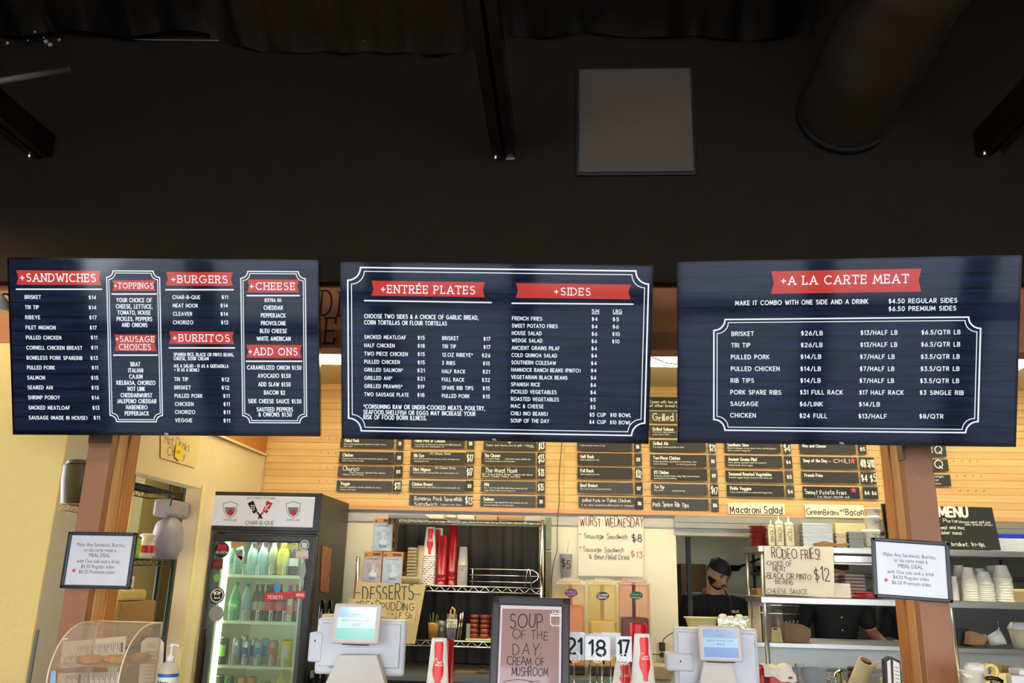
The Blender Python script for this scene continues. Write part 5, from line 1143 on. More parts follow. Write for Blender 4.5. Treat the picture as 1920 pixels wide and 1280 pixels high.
def cup_stack(name, label, px, pyt, zb_, Y, rb, rt, nrim, m, coke=False, grp=None, cuph=.16, pitch=.012):
    """inverted cups: a tall one on top, rims of the nested ones below"""
    c = at(px, pyt, Y); h = c.z-zb_; T = thing(name, label, 'cups', (c.x, Y, zb_), grp); o = (c.x, Y, zb_)
    hs = h-cuph; n = max(1, int(hs/pitch)) if hs > 0 else 0; prof = []
    for i in range(n):
        z = i*hs/n; q = MB(); q.lathe(o, [(rt, z), (rt, z+.004), (rt*.955, z+.005), (rt*.95, z+hs/n)], 20, cap=(i == 0))
        q.build('cup_rim', m, T)
        if coke and i % 1 == 0:
            q = MB(); q.lathe(o, [(rt*.958, z+.0065), (rt*.955, z+hs/n-.001)], 20, cap=False); k = (13+i) % 6+11; q.f = [f for j, f in enumerate(q.f) if j in (k, k+2)]; q.mi = q.mi[:len(q.f)]; q.sm = q.sm[:len(q.f)]; q.build('red_mark', CUPR, T)
    q = MB(); z = max(hs, 0); q.lathe(o, [(rt, z), (rt, z+.005), (rt*.95, z+.006), (rb, z+min(h, cuph)-.004), (rb*.96, h), (rb*.9, h), (rb*.88, h-.006)], 24); q.build('top_cup', m, T)
    if coke:
        # cola bottle silhouette wrapped on the cup front
        zz0 = z+.012; hh = min(h, cuph)-.022; kp = [(0, .17), (.1, .18), (.2, .26), (.32, .44), (.42, .49), (.52, .45), (.64, .38), (.76, .42), (.88, .48), (.96, .48), (1, .42)]; pr = []
        for i in range(25):
            t = i/24; j = max(k for k in range(len(kp)-1) if kp[k][0] <= t+1e-9 or k == 0); f = (t-kp[j][0])/(kp[j+1][0]-kp[j][0]); f = f*f*(3-2*f); pr.append((t, kp[j][1]*(1-f)+kp[j+1][1]*f))
        vs = []; fs = []; n2 = 6; off = math.radians(-82)
        for t, wd in pr:
            r = rt*.95+(rb-rt*.95)*t+.0012
            for k in range(n2+1):
                an = off+(k/n2-.5)*wd*2.3; vs.append(Vector(o)+Vector((r*math.cos(an), r*math.sin(an), zz0-zb_*0+t*hh)))
        for j in range(len(pr)-1):
            for k in range(n2): fs.append((j*(n2+1)+k, j*(n2+1)+k+1, (j+1)*(n2+1)+k+1, (j+1)*(n2+1)+k))
        q = MB(); q.add(vs, fs, True); q.build('bottle_print', CUPR, T)
        q = MB(); st, tw = strokes('Coca', hand=.15)
        def wrap(u, v):
            r = rt*.95+(rb-rt*.95)*v+.002; an = off+u; return Vector(o)+Vector((r*math.cos(an), r*math.sin(an), zz0+v*hh))
        ribbons(q, [[((p[0]/tw-.5)*.72, .5+p[1]*.13) for p in pl] for pl in st], .02, wrap); q.build('lettering', INKW, T)
    return T
Yc = RY0+.09; zs = zs1+.004
cup_stack('paper_cup_stack', 'stack of white and red soda cups on the rack, foremost', 808, 988, zs, Yc, .030, .046, 14, CUPW, True, None, .185)
cup_stack('paper_cup_stack', 'stack of white and red soda cups behind the foremost one on the rack', 822, 990, zs, Yc+.15, .030, .046, 14, CUPW, True, None, .185)
cup_stack('red_cup_stack', 'shorter stack of dark red plastic tumblers on the rack', 831, 1004, zs, Yc, .031, .037, 5, DRED, False, None, .25, .03)
cup_stack('red_cup_stack', 'tallest stack of dark red plastic tumblers on the rack', 851, 984, zs, Yc+.02, .030, .037, 5, DRED, False, None, .3, .03)
cup_stack('clear_cup_stack', 'stack of clear plastic cups right of the red tumblers', 869, 1025, zs, Yc, .024, .034, 8, clear('frost_clear', (226, 222, 214), .55), False, None, .12, .012)
c = at(769, 1090, Yc); T = thing('clear_tub', 'clear tub with a stack of clear cup lids beside the cartons', 'tub', (c.x, Yc-.02, zs)); q = MB(); q.lathe((c.x, Yc-.02, zs), [(.05, 0), (.055, .03), (.055, .05)], 18); q.build('tub', clear('tint_clear', (232, 214, 170), .6), T)
c = at(773, 1060, Yc); 
for i in range(9): q = MB(); q.lathe((c.x, Yc-.02, zs+.052+i*.02), [(.030, 0), (.034, .004), (.029, .018)], 16); q.build('lid', MATS['tint_clear'], T)
c = at(789, 1060, Yc); T = thing('lid_bag', 'bag of clear dome lids left of the soda cups', 'bag', (c.x, Yc+.02, zs)); q = MB(); q.lathe((c.x, Yc+.03, zs), [(.04, 0), (.045, .05), (.04, .15), (.045, .2), (.03, .245)], 14); q.build('sleeve', mat('crinkled_lids', (226, 204, 150), .25, var=.35, scale=40, bump=.8, bscale=60), T)
# lower rack shelf
zs = zs2+.004; Yd = RY0+.06
c = at(812, 1190, Yd); T = thing('condiment_glass', 'glass of yellow-green picks on the lower rack shelf', 'glass', (c.x, Yd, zs)); q = MB(); q.lathe((c.x, Yd, zs), [(.028, 0), (.036, .10)], 16); q.build('glass', clear('amber_glass', (200, 160, 80), .5), T)
q = MB()
for k in range(7): an = k*.9; q.tube([(c.x+.01*math.cos(an), Yd+.01*math.sin(an), zs+.05), (c.x+.028*math.cos(an), Yd+.02*math.sin(an), zs+.14+.01*(k % 3))], .002, 5)
q.build('pick', mat('pick_green', (120, 130, 60), .5), T)
q = MB(); q.lathe((c.x, Yd, zs+.01), [(.026, 0), (.033, .065)], 14); q.build('filling', mat('orange_packets', (200, 110, 40), .5, var=.6, scale=60), T)
c = at(827, 1190, Yd+.05); q = MB(); q.lathe((c.x, Yd+.06, zs), [(.04, 0), (.04, .11)], 18); q.build('steel_canister', STEELD, label='grey steel canister behind the pick glass on the lower rack shelf', cat='canister')
c = at(846, 1190, Yd); T = thing('bud_glass', 'tall glass with white handwritten tag on the lower rack shelf', 'glass', (c.x, Yd, zs)); q = MB(); q.lathe((c.x, Yd, zs), [(.026, 0), (.03, .05), (.034, .155)], 16); q.build('glass', CLEAR, T)
q = MB(); q.lathe((c.x, Yd, zs+.008), [(.023, 0), (.027, .05)], 14); q.build('filling', mat('blue_packets', (60, 80, 130), .5, var=.6, scale=60), T)
s_ = wallsheet(Yd-.037); q = MB(); s_.rect(q, 838, 1160, 857, 1177, 0, .001); q.build('tag', PAPER, T); q = MB(); s_.text(q, 'Paid', 840, 849, 1165, 5, .14, 'hand2', .0016); s_.text(q, 'OUTS', 841, 855, 1173, 6, .14, 'hand2', .0016); q.build('tag_lettering', INK, T)
q = MB(); q.tube([(c.x-.004, Yd, zs+.13), (c.x-.01, Yd, zs+.17), (c.x, Yd, zs+.195), (c.x+.016, Yd, zs+.18), (c.x+.012, Yd, zs+.13)], .006, 6); q.build('lemon_twist', mat('lemon', (240, 200, 60), .5), T)
c = at(861, 1190, Yd); q = MB(); q.tube([(c.x-.01, Yd, zs), (c.x+.006, Yd, zs+.16)], .006, 8); q.tube([(c.x+.004, Yd+.01, zs), (c.x+.018, Yd+.01, zs+.165)], .005, 8); q.build('tongs', CHROME, label='chrome tongs standing beside the tagged glass', cat='tongs')
a = at(872, 1200, RY0+.01); b = at(948, 1200, RY0+.01); q = MB(); q.bev((a.x, RY0+.01, zs), (b.x, RY0+.2, zs+.012), .005); q.build('tray', mat('cream_tray', (214, 196, 156), .5), label='cream tray holding stacked glazed cups on the lower rack shelf', cat='tray')
CP = mat('copper_glaze', (150, 76, 54), .2, .3, var=.25); cups = []
for s3, px in enumerate((889, 908, 925)):
    for k in range(5):
        c = at(px, 1190, RY0+.07); z = zs+.0135+k*.0285; q = MB(); q.lathe((c.x, RY0+.07+.03*(s3 == 2), z), [(.022, 0), (.029, .008), (.032, .018), (.028, .026), (.024, .027)], 16)
        q.build('dessert_cup', CP, label='copper-brown dessert cup, %s of the %s stack on the tray' % (('bottom', 'second from bottom', 'middle', 'second from top', 'top')[k], ('left', 'middle', 'right')[s3]), cat='cup', group='dessert cups stacked on the tray')
q = MB(); c = at(878, 1180, RY0+.03); q.bev((c.x-.012, RY0+.025, zs+.014), (c.x+.012, RY0+.03, zs+.1), .001); q.build('tag_card', mat('tag_grey', (150, 146, 136), .5), label='small grey tag card leaning at the left of the dessert cups', cat='card')
zq = CZ+.001; c = at(885, 1262, 5.35); q = MB(); x0_, x1_ = at(850, 1262, 5.35).x, at(921, 1262, 5.35).x; q.bev((x0_, 5.35, zq), (x1_, 5.6, at(850, 1266, 5.35).z), .003); q.prism([(x0_+.1, 5.35, at(850, 1266, 5.35).z), (x1_, 5.35, at(850, 1266, 5.35).z), (x1_, 5.35, at(915, 1262, 5.35).z), (x1_-.06, 5.35, at(850, 1252, 5.35).z)], (0, .004, 0))
q.build('open_carton', mat('card_grey_brown', (120, 100, 74), .7), label='open brown carton on the back counter below the rack', cat='box')
# ================================================================ drink dispensers, price cup
def dispenser(px0, px1, label, liq, lvl, tagm, tag, tagink):
    Y = 5.42; a = at(px0, 1085, Y); b = at(px1, 1085, Y); zt_ = a.z; zb_ = CZ+.012; cx_ = (a.x+b.x)/2; w = (b.x-a.x)/2; T = thing('drink_dispenser', label, 'dispenser', (cx_, Y+w, CZ), 'drink dispensers on the back counter')
    q = MB(); q.bev((cx_-w*.95, Y+.01, CZ+.001), (cx_+w*.95, Y+2*w-.01, CZ+.05), .006); q.build('base', BLKS, T)
    zl = at(px0, lvl, Y).z; lm = mat('juice_'+liq[0], liq[1], .25, var=.06); 
    q = MB(); q.bev((cx_-w*.88, Y+.012, CZ+.052), (cx_+w*.88, Y+2*w-.012, zl), .01); q.build('juice', lm, T)
    q = MB(); q.bev((cx_-w*.97, Y, CZ+.045), (cx_+w*.97, Y+2*w, zt_-.035), .012); q.build('tank', clear('tank_'+liq[0], liq[2], .93, .06), T)
    q = MB(); q.bev((cx_-w, Y-.004, zt_-.036), (cx_+w, Y+2*w+.004, zt_-.02), .006); q.bev((cx_-w*.8, Y+.01, zt_-.02), (cx_+w*.8, Y+2*w-.01, zt_), .006); q.tube([(cx_-w*.6, Y-.002, zt_-.01), (cx_-w*.5, Y-.006, zt_+.004), (cx_+w*.5, Y-.006, zt_+.004), (cx_+w*.6, Y-.002, zt_-.01)], .004, 6); q.build('lid', clear('lid_'+liq[0], liq[2], .7, .1), T)
    q = MB(); q.tube([(cx_, Y+w, zl), (cx_, Y+w, zt_-.02)], .011, 8); q.build('agitator', lm, T)
    s_ = wallsheet(Y-.003); x, y = tag[0], tag[1]; q = MB()
    s_.poly(q, [(x-12.5, y), (x-10, y-5), (x-4, y-7.5), (x+4, y-7.5), (x+10, y-5), (x+12.5, y), (x+10, y+5), (x+4, y+7.5), (x-4, y+7.5), (x-10, y+5)], 0, .0015); q.build('name_tag', tagm, T)
    q = MB(); s_.text(q, tag[2], x-9.5, x+9.5, y-2.3, 3.6, .15, 'hand2', .002); s_.text(q, tag[3], x-8.5, x+8.5, y+3, 3.6, .15, 'hand2', .002); q.build('tag_lettering', tagink, T)
    q = MB(); q.tube([(cx_, Y-.002, CZ+.1), (cx_, Y-.03, CZ+.1), (cx_, Y-.03, CZ+.07)], .008, 8); q.build('tap', BLK, T)
dispenser(1042, 1098, 'dispenser of orange juice with purple tag, leftmost of three', ('orange', (226, 140, 84), (250, 240, 222)), 1134, mat('tag_purple', (74, 36, 66), .5), (1071, 1111, 'WATERMELON', 'LEMONADE'), mat('tag_pink_ink', (220, 130, 200), .5))
dispenser(1103, 1157, 'dispenser of yellow frothy juice with black tag, middle of three', ('yellow', (226, 184, 104), (250, 244, 214)), 1163, mat('tag_black', (38, 30, 30), .5), (1130, 1117, 'CUCUMBER', 'PINEAPPLE'), INKW)
dispenser(1161, 1219, 'dispenser of dark red punch with green tag, rightmost of three', ('red', (92, 20, 34), (246, 222, 214)), 1157, mat('tag_green', (24, 70, 50), .5), (1193, 1116, 'Cherry', 'Limeade'), mat('tag_lightgreen', (170, 226, 170), .5))
s_ = wallsheet(BY-.03); c = at(1061, 1082, BY-.03); T = thing('price_cup', 'hanging clear cup marked "$5" with straw on the cream wall', 'cup', (c.x, BY-.05, c.z)); hh = at(1061, 1037, BY-.05).z-c.z
q = MB(); q.lathe((c.x, BY-.045, c.z), [(.034, 0), (.043, hh-.008), (.047, hh-.006), (.047, hh)], 18); q.build('cup_body', mat('milky_cup', (224, 212, 206), .4), T)
q = MB(); q.tube([(c.x+.008, BY-.05, c.z+hh), (c.x+.02, BY-.05, c.z+hh+.1)], .003, 6); q.build('straw', mat('clear_straw', (206, 196, 160), .4), T)
q = MB(); s2 = wallsheet(BY-.093); s2.text(q, '$5', 1053, 1069, 1057, 15, .1, 'hand2', .0); q.build('lettering', INK, T)
# outlet and plug
c = at(1240, 1218, BY); T = thing('wall_outlet', 'cream wall outlet with black plug beside the right register', 'outlet', (c.x, BY-.01, c.z-.06)); s_ = wallsheet(BY-.0); q = MB(); s_.rect(q, 1230, 1204, 1257, 1240, 0, .008, .002); q.build('plate', mat('outlet_cream', (226, 210, 170), .4), T)
q = MB(); s_.rect(q, 1235, 1203, 1246, 1219, .008, .05, .005); s_.rect(q, 1237, 1223, 1244, 1231, .008, .035, .004); q.build('plug', BLK, T)
q = MB(); q.tube([s_.px(x, y, .04) for x, y in ((1241, 1203), (1243, 1197), (1250, 1191), (1262, 1184), (1285, 1180))], .003, 6); q.tube([s_.px(x, y, .03) for x, y in ((1240, 1226), (1232, 1226), (1222, 1225))], .003, 6); q.build('cord', BLK, T)
# tan tubs at the end of back counter
for i, (x0_, x1_, yt, yy, lb) in enumerate(((1224, 1258, 1248, 5.3, 'tan plastic tub at the right end of the back counter'),)):
    a = at(x0_, yt, yy); b = at(x1_, yt, yy); q = MB(); q.bev((a.x, yy, CZ+.001), (min(b.x, hx0-.05), yy+.2, a.z), .006); q.build('tub', mat('tan_tub', (166, 146, 110), .5, var=.2), label=lb, cat='tub')
# ================================================================ front counter and what stands on it
KZ = 1.0
q = MB(); q.bev((-2.9, 3.02, KZ-.045), (2.6, 3.40, KZ), .006); FC = q.build('front_counter', wood('counter_wood', (120, 70, 36), (160, 100, 56), .35, 'X'), label='long wooden service counter under the screens', cat='counter')
q = MB(); q.box((-2.88, 3.08, 0), (2.58, 3.38, KZ-.045)); q.build('front_panel', mat('counter_front', (60, 44, 34), .5), FC)
KB = .95
q = MB(); q.bev((-1.9, 3.70, KB-.04), (2.6, 4.2, KB), .005); RC = q.build('register_counter', STEELD, label='lower steel register counter behind the posts', cat='counter')
q = MB(); q.box((-1.88, 3.74, 0), (2.58, 4.18, KB-.04)); q.build('cabinet', MATS['cabinet_dark'], RC)
# registers
PW = mat('register_white', (208, 210, 216), .35, var=.02); PW2 = mat('register_cream', (214, 206, 194), .4, var=.02)
def register(label, body, disp, scr, colors, base, lines, side, roll=0.):
    Yb = 3.86; Yd_ = 3.74
    s_ = wallsheet(Yb); s2 = wallsheet(Yd_); c = at((body[0]+body[2])/2, body[3], Yb); T = thing('cash_register', label, 'cash register', (c.x, Yb, KB), 'registers on the lower counter')
    q = MB(); s_.rect(q, *body, -.02, .012, .012); q.build('monitor_back', PW, T)
    bx0, by0, bx1, by1 = body
    q = MB(); s_.rect(q, bx0+7, by0+9, bx1-8, by1-16, .012, .022, .008); q.build('back_panel', PW, T)
    q = MB()
    for a, b in ((bx0+15, bx0+55), (bx1-52, bx1-14)): s_.rect(q, a, by0+17, b, by0+19, .022, .024)
    q.build('vent_lip', WHT, T)
    q = MB(); 
    for k in range(4): s_.rect(q, bx1-14, by0+26+k*4, bx1-12, by0+27+k*4, .0215, .0225)
    s_.rect(q, bx0+20, by1-19, bx0+40, by1-18, .012, .0225); s_.rect(q, bx1-46, by1-19, bx1-32, by1-18, .012, .0225); q.build('port_slot', BLK, T)
    q = MB(); s_.rect(q, *side, -.05, .03, .008); q.build('card_reader', PW, T)
    q = MB(); m = (side[0]+side[2])/2; s_.rect(q, m-1, side[1]+14, m+1.5, side[1]+18, .03, .031); q.build('reader_button', BLK, T)
    # customer display, leaning back
    d0, d1, d2, d3 = [at(*p, Yd_) for p in disp]; U = ((d1-d0)+(d2-d3)).normalized(); V = (d0-d3)+(d1-d2); V = (V-U*V.dot(U)).normalized(); V = (V+Vector((0, .22, 0))).normalized(); V = (V-U*V.dot(U)).normalized()
    O = (d0+d1+d2+d3)/4; sd = Sheet(O, U, V); M = Matrix((sd.U, sd.V, sd.N)).transposed().to_4x4(); M.translation = O; W2 = ((d1-d0).length+(d2-d3).length)/4; H2 = ((d0-d3).length+(d1-d2).length)/4*1.02
    q = MB(); q.bev((-W2, -H2, -.018), (W2, H2, .0), .01, M); DP = q.build('customer_display', PW2, T)
    q = MB(); W3, H3 = W2*.80, H2*.80
    bands = ((-H3, -.3*H3, colors[2]), (-.3*H3, .36*H3, colors[1]), (.36*H3, H3, colors[0]))
    for i, (a, b, cc) in enumerate(bands):
        q = MB(); q.box((-W3, a, -.001), (W3, b, .001), M); q.build('screen', flat('disp_%d_%d_%d' % cc, cc, 1., .15), DP)
    q = MB()
    for t, u0, u1, v, h in (('Welcome to', -.28, .25, .5, .10), ("Butcher's Kitchen CHAR", -.78, .75, .12, .14), ('B-QUE', -.2, .22, -.14, .14)):
        vs, fs, tw = font_mesh(t); k = (u1-u0)*W3/tw; q.add([sd.P(u0*W3+x*k, v*H3+y*h*H3, .0016) for x, y in vs], fs)
    q.build('screen_lettering', flat('disp_ink', (90, 120, 130), 1., .15), DP)
    # stand
    q = MB(); pts = [at(x, y, Yd_+.03) for x, y in base]; q.prism(pts, (0, .06, 0)); 
    zb_ = KB+.0; b0, b1 = pts[2], pts[3]; q.prism([b1, b0, Vector((b0.x+.05, b0.y, zb_)), Vector((b1.x-.05, b1.y, zb_))], (0, .1, 0)); q.build('stand', PW2, T)
    q = MB(); q.bev((O.x-.03, Yd_+.02, O.z-H2-.01), (O.x+.03, Yb-.02, O.z-H2+.04), .006); q.build('hinge', PW, T)
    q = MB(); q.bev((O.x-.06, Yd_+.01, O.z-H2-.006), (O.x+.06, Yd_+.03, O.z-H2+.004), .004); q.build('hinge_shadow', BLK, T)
    return T
register('white touch register with teal display below the desserts sign', (598, 1157, 757, 1268), [(628, 1130), (716, 1132), (709, 1207), (619, 1205)], None, ((140, 196, 226), (192, 240, 240), (150, 220, 216)),
    [(636, 1228), (706, 1228), (722, 1285), (608, 1285)], None, (584, 1184, 604, 1240))
register('white touch register with blue display right of the number cards', (1262, 1174, 1426, 1300), [(1309, 1171), (1388, 1174), (1395, 1240), (1313, 1238)], None, ((150, 178, 214), (176, 212, 238), (140, 168, 222)),
    [(1320, 1240), (1370, 1240), (1382, 1285), (1312, 1285)], None, (1248, 1222, 1300, 1258))
q = MB(); a = at(620, 1170, 3.9); q.bev((a.x-.04, 3.885, at(620, 1158, 3.9).z), (a.x+.29, 3.96, at(620, 1151, 3.9).z), .004); q.build('wood_ledge', wood('ledge_wood', (206, 176, 120), (224, 196, 140), .5, 'X'), label='pale strip of wood behind the left register top', cat='strip')
for i, x in enumerate((603, 617)):
    c = at(x, 1150, 4.0); q = MB(); q.lathe((c.x, 4.0, KB+.001), [(.014, 0), (.014, at(x, 1150, 4.0).z-KB), (.012, at(x, 1125, 4.0).z-KB)], 10); q.build('pen_holder', BLKG, label=('left' if i == 0 else 'right')+' of two tall black tubes behind the left register', cat='tube')
# soup sign in black frame on the front counter
YS = 3.2
c = [at(*p, YS) for p in ((924, 1117), (1069, 1121), (1073, 1290), (919, 1286))]; U = ((c[1]-c[0])).normalized(); V = Vector((0, .18, 1)).normalized(); V = (V-U*V.dot(U)).normalized()
O = at(996, 1119, YS); sd = Sheet(O, U, V); M = Matrix((sd.U, sd.V, sd.N)).transposed().to_4x4(); M.translation = O; W2 = (c[1]-c[0]).length/2; H = (O.z-KZ-.012)/V.z
T = thing('soup_sign', 'black-framed "SOUP OF THE DAY" sign standing on the front counter', 'framed sign', (O.x, YS-.09, KZ))
q = MB(); b_ = .030
for a, b in (((-W2, -H, -.02), (-W2+b_, 0, 0)), ((W2-b_, -H, -.02), (W2, 0, 0)), ((-W2, -b_, -.02), (W2, 0, 0)), ((-W2, -H, -.02), (W2, -H+b_, 0))): q.bev(a, b, .005, M)
q.box((-W2+.01, -H+.01, -.02), (W2-.01, -.01, -.012), M); q.build('frame', mat('soup_frame', (48, 42, 42), .35), T)
q = MB(); q.box((-W2+b_*.8, -H+b_*.8, -.011), (W2-b_*.8, -b_*.8, -.008), M); q.build('mat_border', mat('pale_pink_mat', (222, 200, 204), .5), T)
q = MB(); q.bev((-W2+b_+.008, -H+b_, -.008), (W2-b_-.008, -b_-.012, -.0065), .0005, M); q.build('print', mat('soup_print', (150, 112, 98), .35, var=.12, scale=9, coat=.5), T)
q = MB()
for t, x0_, x1_, y, h, w in (('SOUP', 957, 1017, 1162, 26, .09), ('OF THE', 961, 1027, 1188, 16, .1), ('DAY:', 962, 1014, 1214, 22, .08), ('CREAM OF', 951, 1021, 1238, 14, .12), ('MUSHROOM', 960, 1027, 1258, 15, .12), ('~', 990, 1010, 1276, 3, .4)): sd.text(q, t, x0_, x1_, y, h, w, 'hand2', -.006)
q.build('lettering', mat('soup_ink', (56, 34, 30), .6), T)
q = MB(); sd.line(q, [(943, 1278), (955, 1275), (970, 1273), (988, 1275), (1000, 1280)], 1.2, -.006); q.build('flourish', MATS['soup_ink'], T)
q = MB(); sd.line(q, [(1032, 1153), (1032, 1168), (1035, 1172), (1049, 1172), (1053, 1168), (1053, 1153), (1032, 1153)], 1.4, -.006); sd.line(q, [(1031, 1151), (1042, 1149), (1054, 1151), (1053, 1154), (1032, 1154)], 1.4, -.006)
for x in (1036, 1041, 1047): sd.line(q, [(x, 1145), (x+1, 1148)], 1.3, -.006)
q.build('pot_drawing', INKW, T)
q = MB(); q.prism([O+V*-.05+Vector((0, .025, 0)), O+V*-.06+Vector((0, .03, 0)), Vector((O.x, YS+.1, KZ+.001)), Vector((O.x, YS+.08, KZ+.001))], (.02, 0, 0)); q.build('easel_leg', BLK, T)
# number cards on chrome holders
def numcard(num, x0_, x1_, y0_, y1_, label, Y, yc, tx):
    s_ = wallsheet(Y); a = at((x0_+x1_)/2, y1_, Y); T = thing('table_number', label, 'table number', (a.x, Y+.01, KZ), 'numbered cards on chrome stands')
    q = MB(); s_.rect(q, x0_, y0_, x1_, y1_, 0, .0015); q.build('card', WHT, T)
    q = MB()
    if tx: s_.text(q, num, tx[0], tx[1], yc, 28, .165, '', .0022)
    q.build('lettering', INK, T) if tx else None
    q = MB(); cx_ = a.x; zt_ = at(0, y1_, Y).z
    zc_ = at((x0_+x1_)/2, y1_-6, Y).z
    q.tube([(cx_+.018*math.cos(t*PI/8), Y-.004, zc_+.018*math.sin(t*PI/8)) for t in range(16)], .0016, 6, True)
    q.tube([(cx_+.012*math.cos(t*PI/8), Y+.004, zc_+.012*math.sin(t*PI/8)) for t in range(16)], .0016, 6, True)
    q.tube([(cx_-.003, Y, zc_-.018), (cx_-.002, Y, KZ+.006)], .003, 8); q.lathe((cx_, Y, KZ+.0005), [(.032, 0), (.032, .004), (.006, .01)], 20); q.build('stand', CHROME, T)
numcard('21', 1060, 1096, 1184, 1237, 'white number card "21" half hidden by the soup sign', 3.27, 1210, (1064, 1090))
numcard('18', 1097, 1144, 1192, 1238, 'white number card "18" on a chrome stand', 3.2, 1214, (1105, 1135))
numcard('17', 1155, 1185, 1192, 1240, 'white number card "17", rightmost of the numbered cards', 3.24, 1214, (1160, 1179))
for k, (x, Y) in enumerate(((1078, 3.32), (1108, 3.31), (1130, 3.33), (1146, 3.3))):
    numcard('', x-18, x+18, 1188-k, 1230, 'blank white edge of a stand card behind the numbered ones, %s' % ('leftmost', 'second from left', 'third from left', 'rightmost')[k], Y+.04, 1200, None)
cup_stack('paper_cup_stack', 'stack of white and red soda cups between the left register and soup sign', 824, 1196, KZ+.001, 3.3, .029, .0455, 8, CUPW, True, None, .19)
cup_stack('red_cup_stack', 'dark red tumbler stack behind the soda cups beside the left register', 838, 1198, KZ+.001, 3.37, .0275, .033, 3, DRED, False, None, .2, .03)
cup_stack('paper_cup_stack', 'stack of white and red soda cups left of the right register, front', 1204, 1188, KZ+.001, 3.26, .029, .0455, 8, CUPW, True, None, .17)
cup_stack('paper_cup_stack', 'lower stack of soda cups behind number card 17', 1168, 1240, KZ+.001, 3.36, .029, .0455, 8, CUPW, True, None, .1)
cup_stack('red_cup_stack', 'bright red tumbler stack behind the soda cups left of the right register', 1196, 1168, KZ+.001, 3.355, .033, .037, 3, RED, False, None, .25, .03)
# acrylic pastry case
YA = 3.1; ax0 = at(92, 1250, YA).x; ax1 = at(226, 1250, YA).x; z_t = at(250, 1168, YA+.2).z
T = thing('pastry_case', 'clear curved acrylic display case at the lower left', 'display case', ((ax0+ax1)/2, YA+.15, KZ))
ACR = clear('acrylic', (246, 240, 230), .93, .03); EDG = mat('acrylic_edge', (240, 222, 190), .15, var=.05)
h = z_t-KZ; D = .28; n = 10
arc = [(0, 0)]+[(D*.7*(1-math.cos(PI/2*i/n)), .12+(h-.12)*math.sin(PI/2*i/n)) for i in range(n+1)]+[(D, h)]
def P3(x, p): return Vector((x, YA+p[0], KZ+p[1]))
for x, d in ((ax0, .004), (ax1, .004)):
    q = MB(); q.prism([P3(x, p) for p in arc]+[P3(x, (D, 0))], (d, 0, 0)); q.build('side_panel', ACR, T)
q = MB(); vs = [P3(ax0, p) for p in arc]+[P3(ax1, p) for p in arc]; m_ = len(arc); q.add(vs, [(i, i+1, m_+i+1, m_+i) for i in range(m_-1)], True); q.build('curved_front', ACR, T)
q = MB()
for x in (ax0, ax1): q.tube([P3(x, p) for p in arc]+[P3(x, (D, 0))], .0028, 6)
q.tube([P3(ax0, (D, h)), P3(ax1, (D, h))], .0028, 6); q.build('edge_line', EDG, T)
zsh = at(150, 1247, YA+.02).z-KZ
q = MB(); q.box((ax0+.004, YA+.02, KZ+zsh-.004), (ax1-.001, YA+D, KZ+zsh)); q.tube([(ax0, YA+.02, KZ+zsh), (ax1, YA+.02, KZ+zsh)], .002, 6); q.build('shelf', ACR, T)
for lb, dx, dy, rx, ry in (('golden crisp pastry on the left of the acrylic case shelf', .11, .08, .05, .045), ('golden crisp pastry in the middle of the acrylic case shelf', .185, .11, .05, .04), ('golden crisp pastry at the right back of the acrylic case shelf', .235, .2, .032, .05)):
    o = lump('crisp_pastry', lb, 'pastry', (ax0+dx, YA+dy, KZ+zsh+.001), rx, ry, .017, mat('golden_pastry', (190, 134, 60), .4, var=.5, scale=70, bump=1, bscale=120), int(dx*100), 'pastries in the acrylic case')
# menu sheets lying inside/behind the case
s_ = wallsheet(YA+.3)
def leaflet(label, pts, Y, cols, m=PAPER, black=None):
    sL = wallsheet(Y); T = thing('leaflet', label, 'leaflet', sL.px(*pts[2])); q = MB(); sL.poly(q, pts, -.001, .001); q.build('sheet', m, T)
    q = MB()
    for (x0_, y0_, x1_, y1_, n, w) in cols:
        for k in range(n): t = k/(n-1); x = x0_+(x1_-x0_)*t; y = y0_+(y1_-y0_)*t; l = w*(.7+.3*math.sin(k*2.1)); sL.line(q, [(x, y), (x-1.5, y+l)], 1.6, .0015)
    q.build('print_lines', mat('leaflet_print', (120, 108, 100), .6), T)
    if black: q = MB(); sL.poly(q, black, .001, .0018); q.build('print_bar', INK, T)
leaflet('cream menu leaflet leaning behind the acrylic case', [(118, 1203), (237, 1192), (232, 1245), (112, 1252)], YA+.32, [(148, 1212, 226, 1204, 20, 17), (122, 1232, 144, 1226, 8, 14)], mat('leaflet_cream', (222, 206, 176), .6), [(228, 1204), (231, 1204), (230, 1222), (227, 1222)])
leaflet('lower white menu leaflet under the acrylic case shelf', [(108, 1262), (222, 1260), (220, 1300), (106, 1302)], YA+.3, [(124, 1266, 146, 1264, 8, 14), (156, 1262, 218, 1261, 20, 18)], PAPER, [(148, 1263), (153, 1263), (150, 1290), (145, 1290)])
T = thing('info_sign', 'white octagon-topped information sign with black back beside the sanitizer', 'sign', at(290, 1270, YA+.34)); sL = wallsheet(YA+.34)
q = MB(); sL.poly(q, [(262, 1192), (312, 1192), (306, 1310), (256, 1310)], -.004, 0); q.build('backing', BLK, T)
q = MB(); sL.poly(q, [(265, 1204), (275, 1195), (300, 1195), (308, 1205), (302, 1310), (258, 1310)], 0, .002); q.build('sheet', PAPER, T)
q = MB(); sL.text(q, 'CARE &', 277, 292, 1207, 3.5, .16, '', .0026); sL.text(q, 'SUPPLIES', 276, 293, 1211.5, 3, .16, '', .0026)
for k in range(11): sL.line(q, [(271, 1222+k*7), (296-(k % 3)*4, 1222+k*7)], 1, .0026)
q.build('lettering', INKG, T)
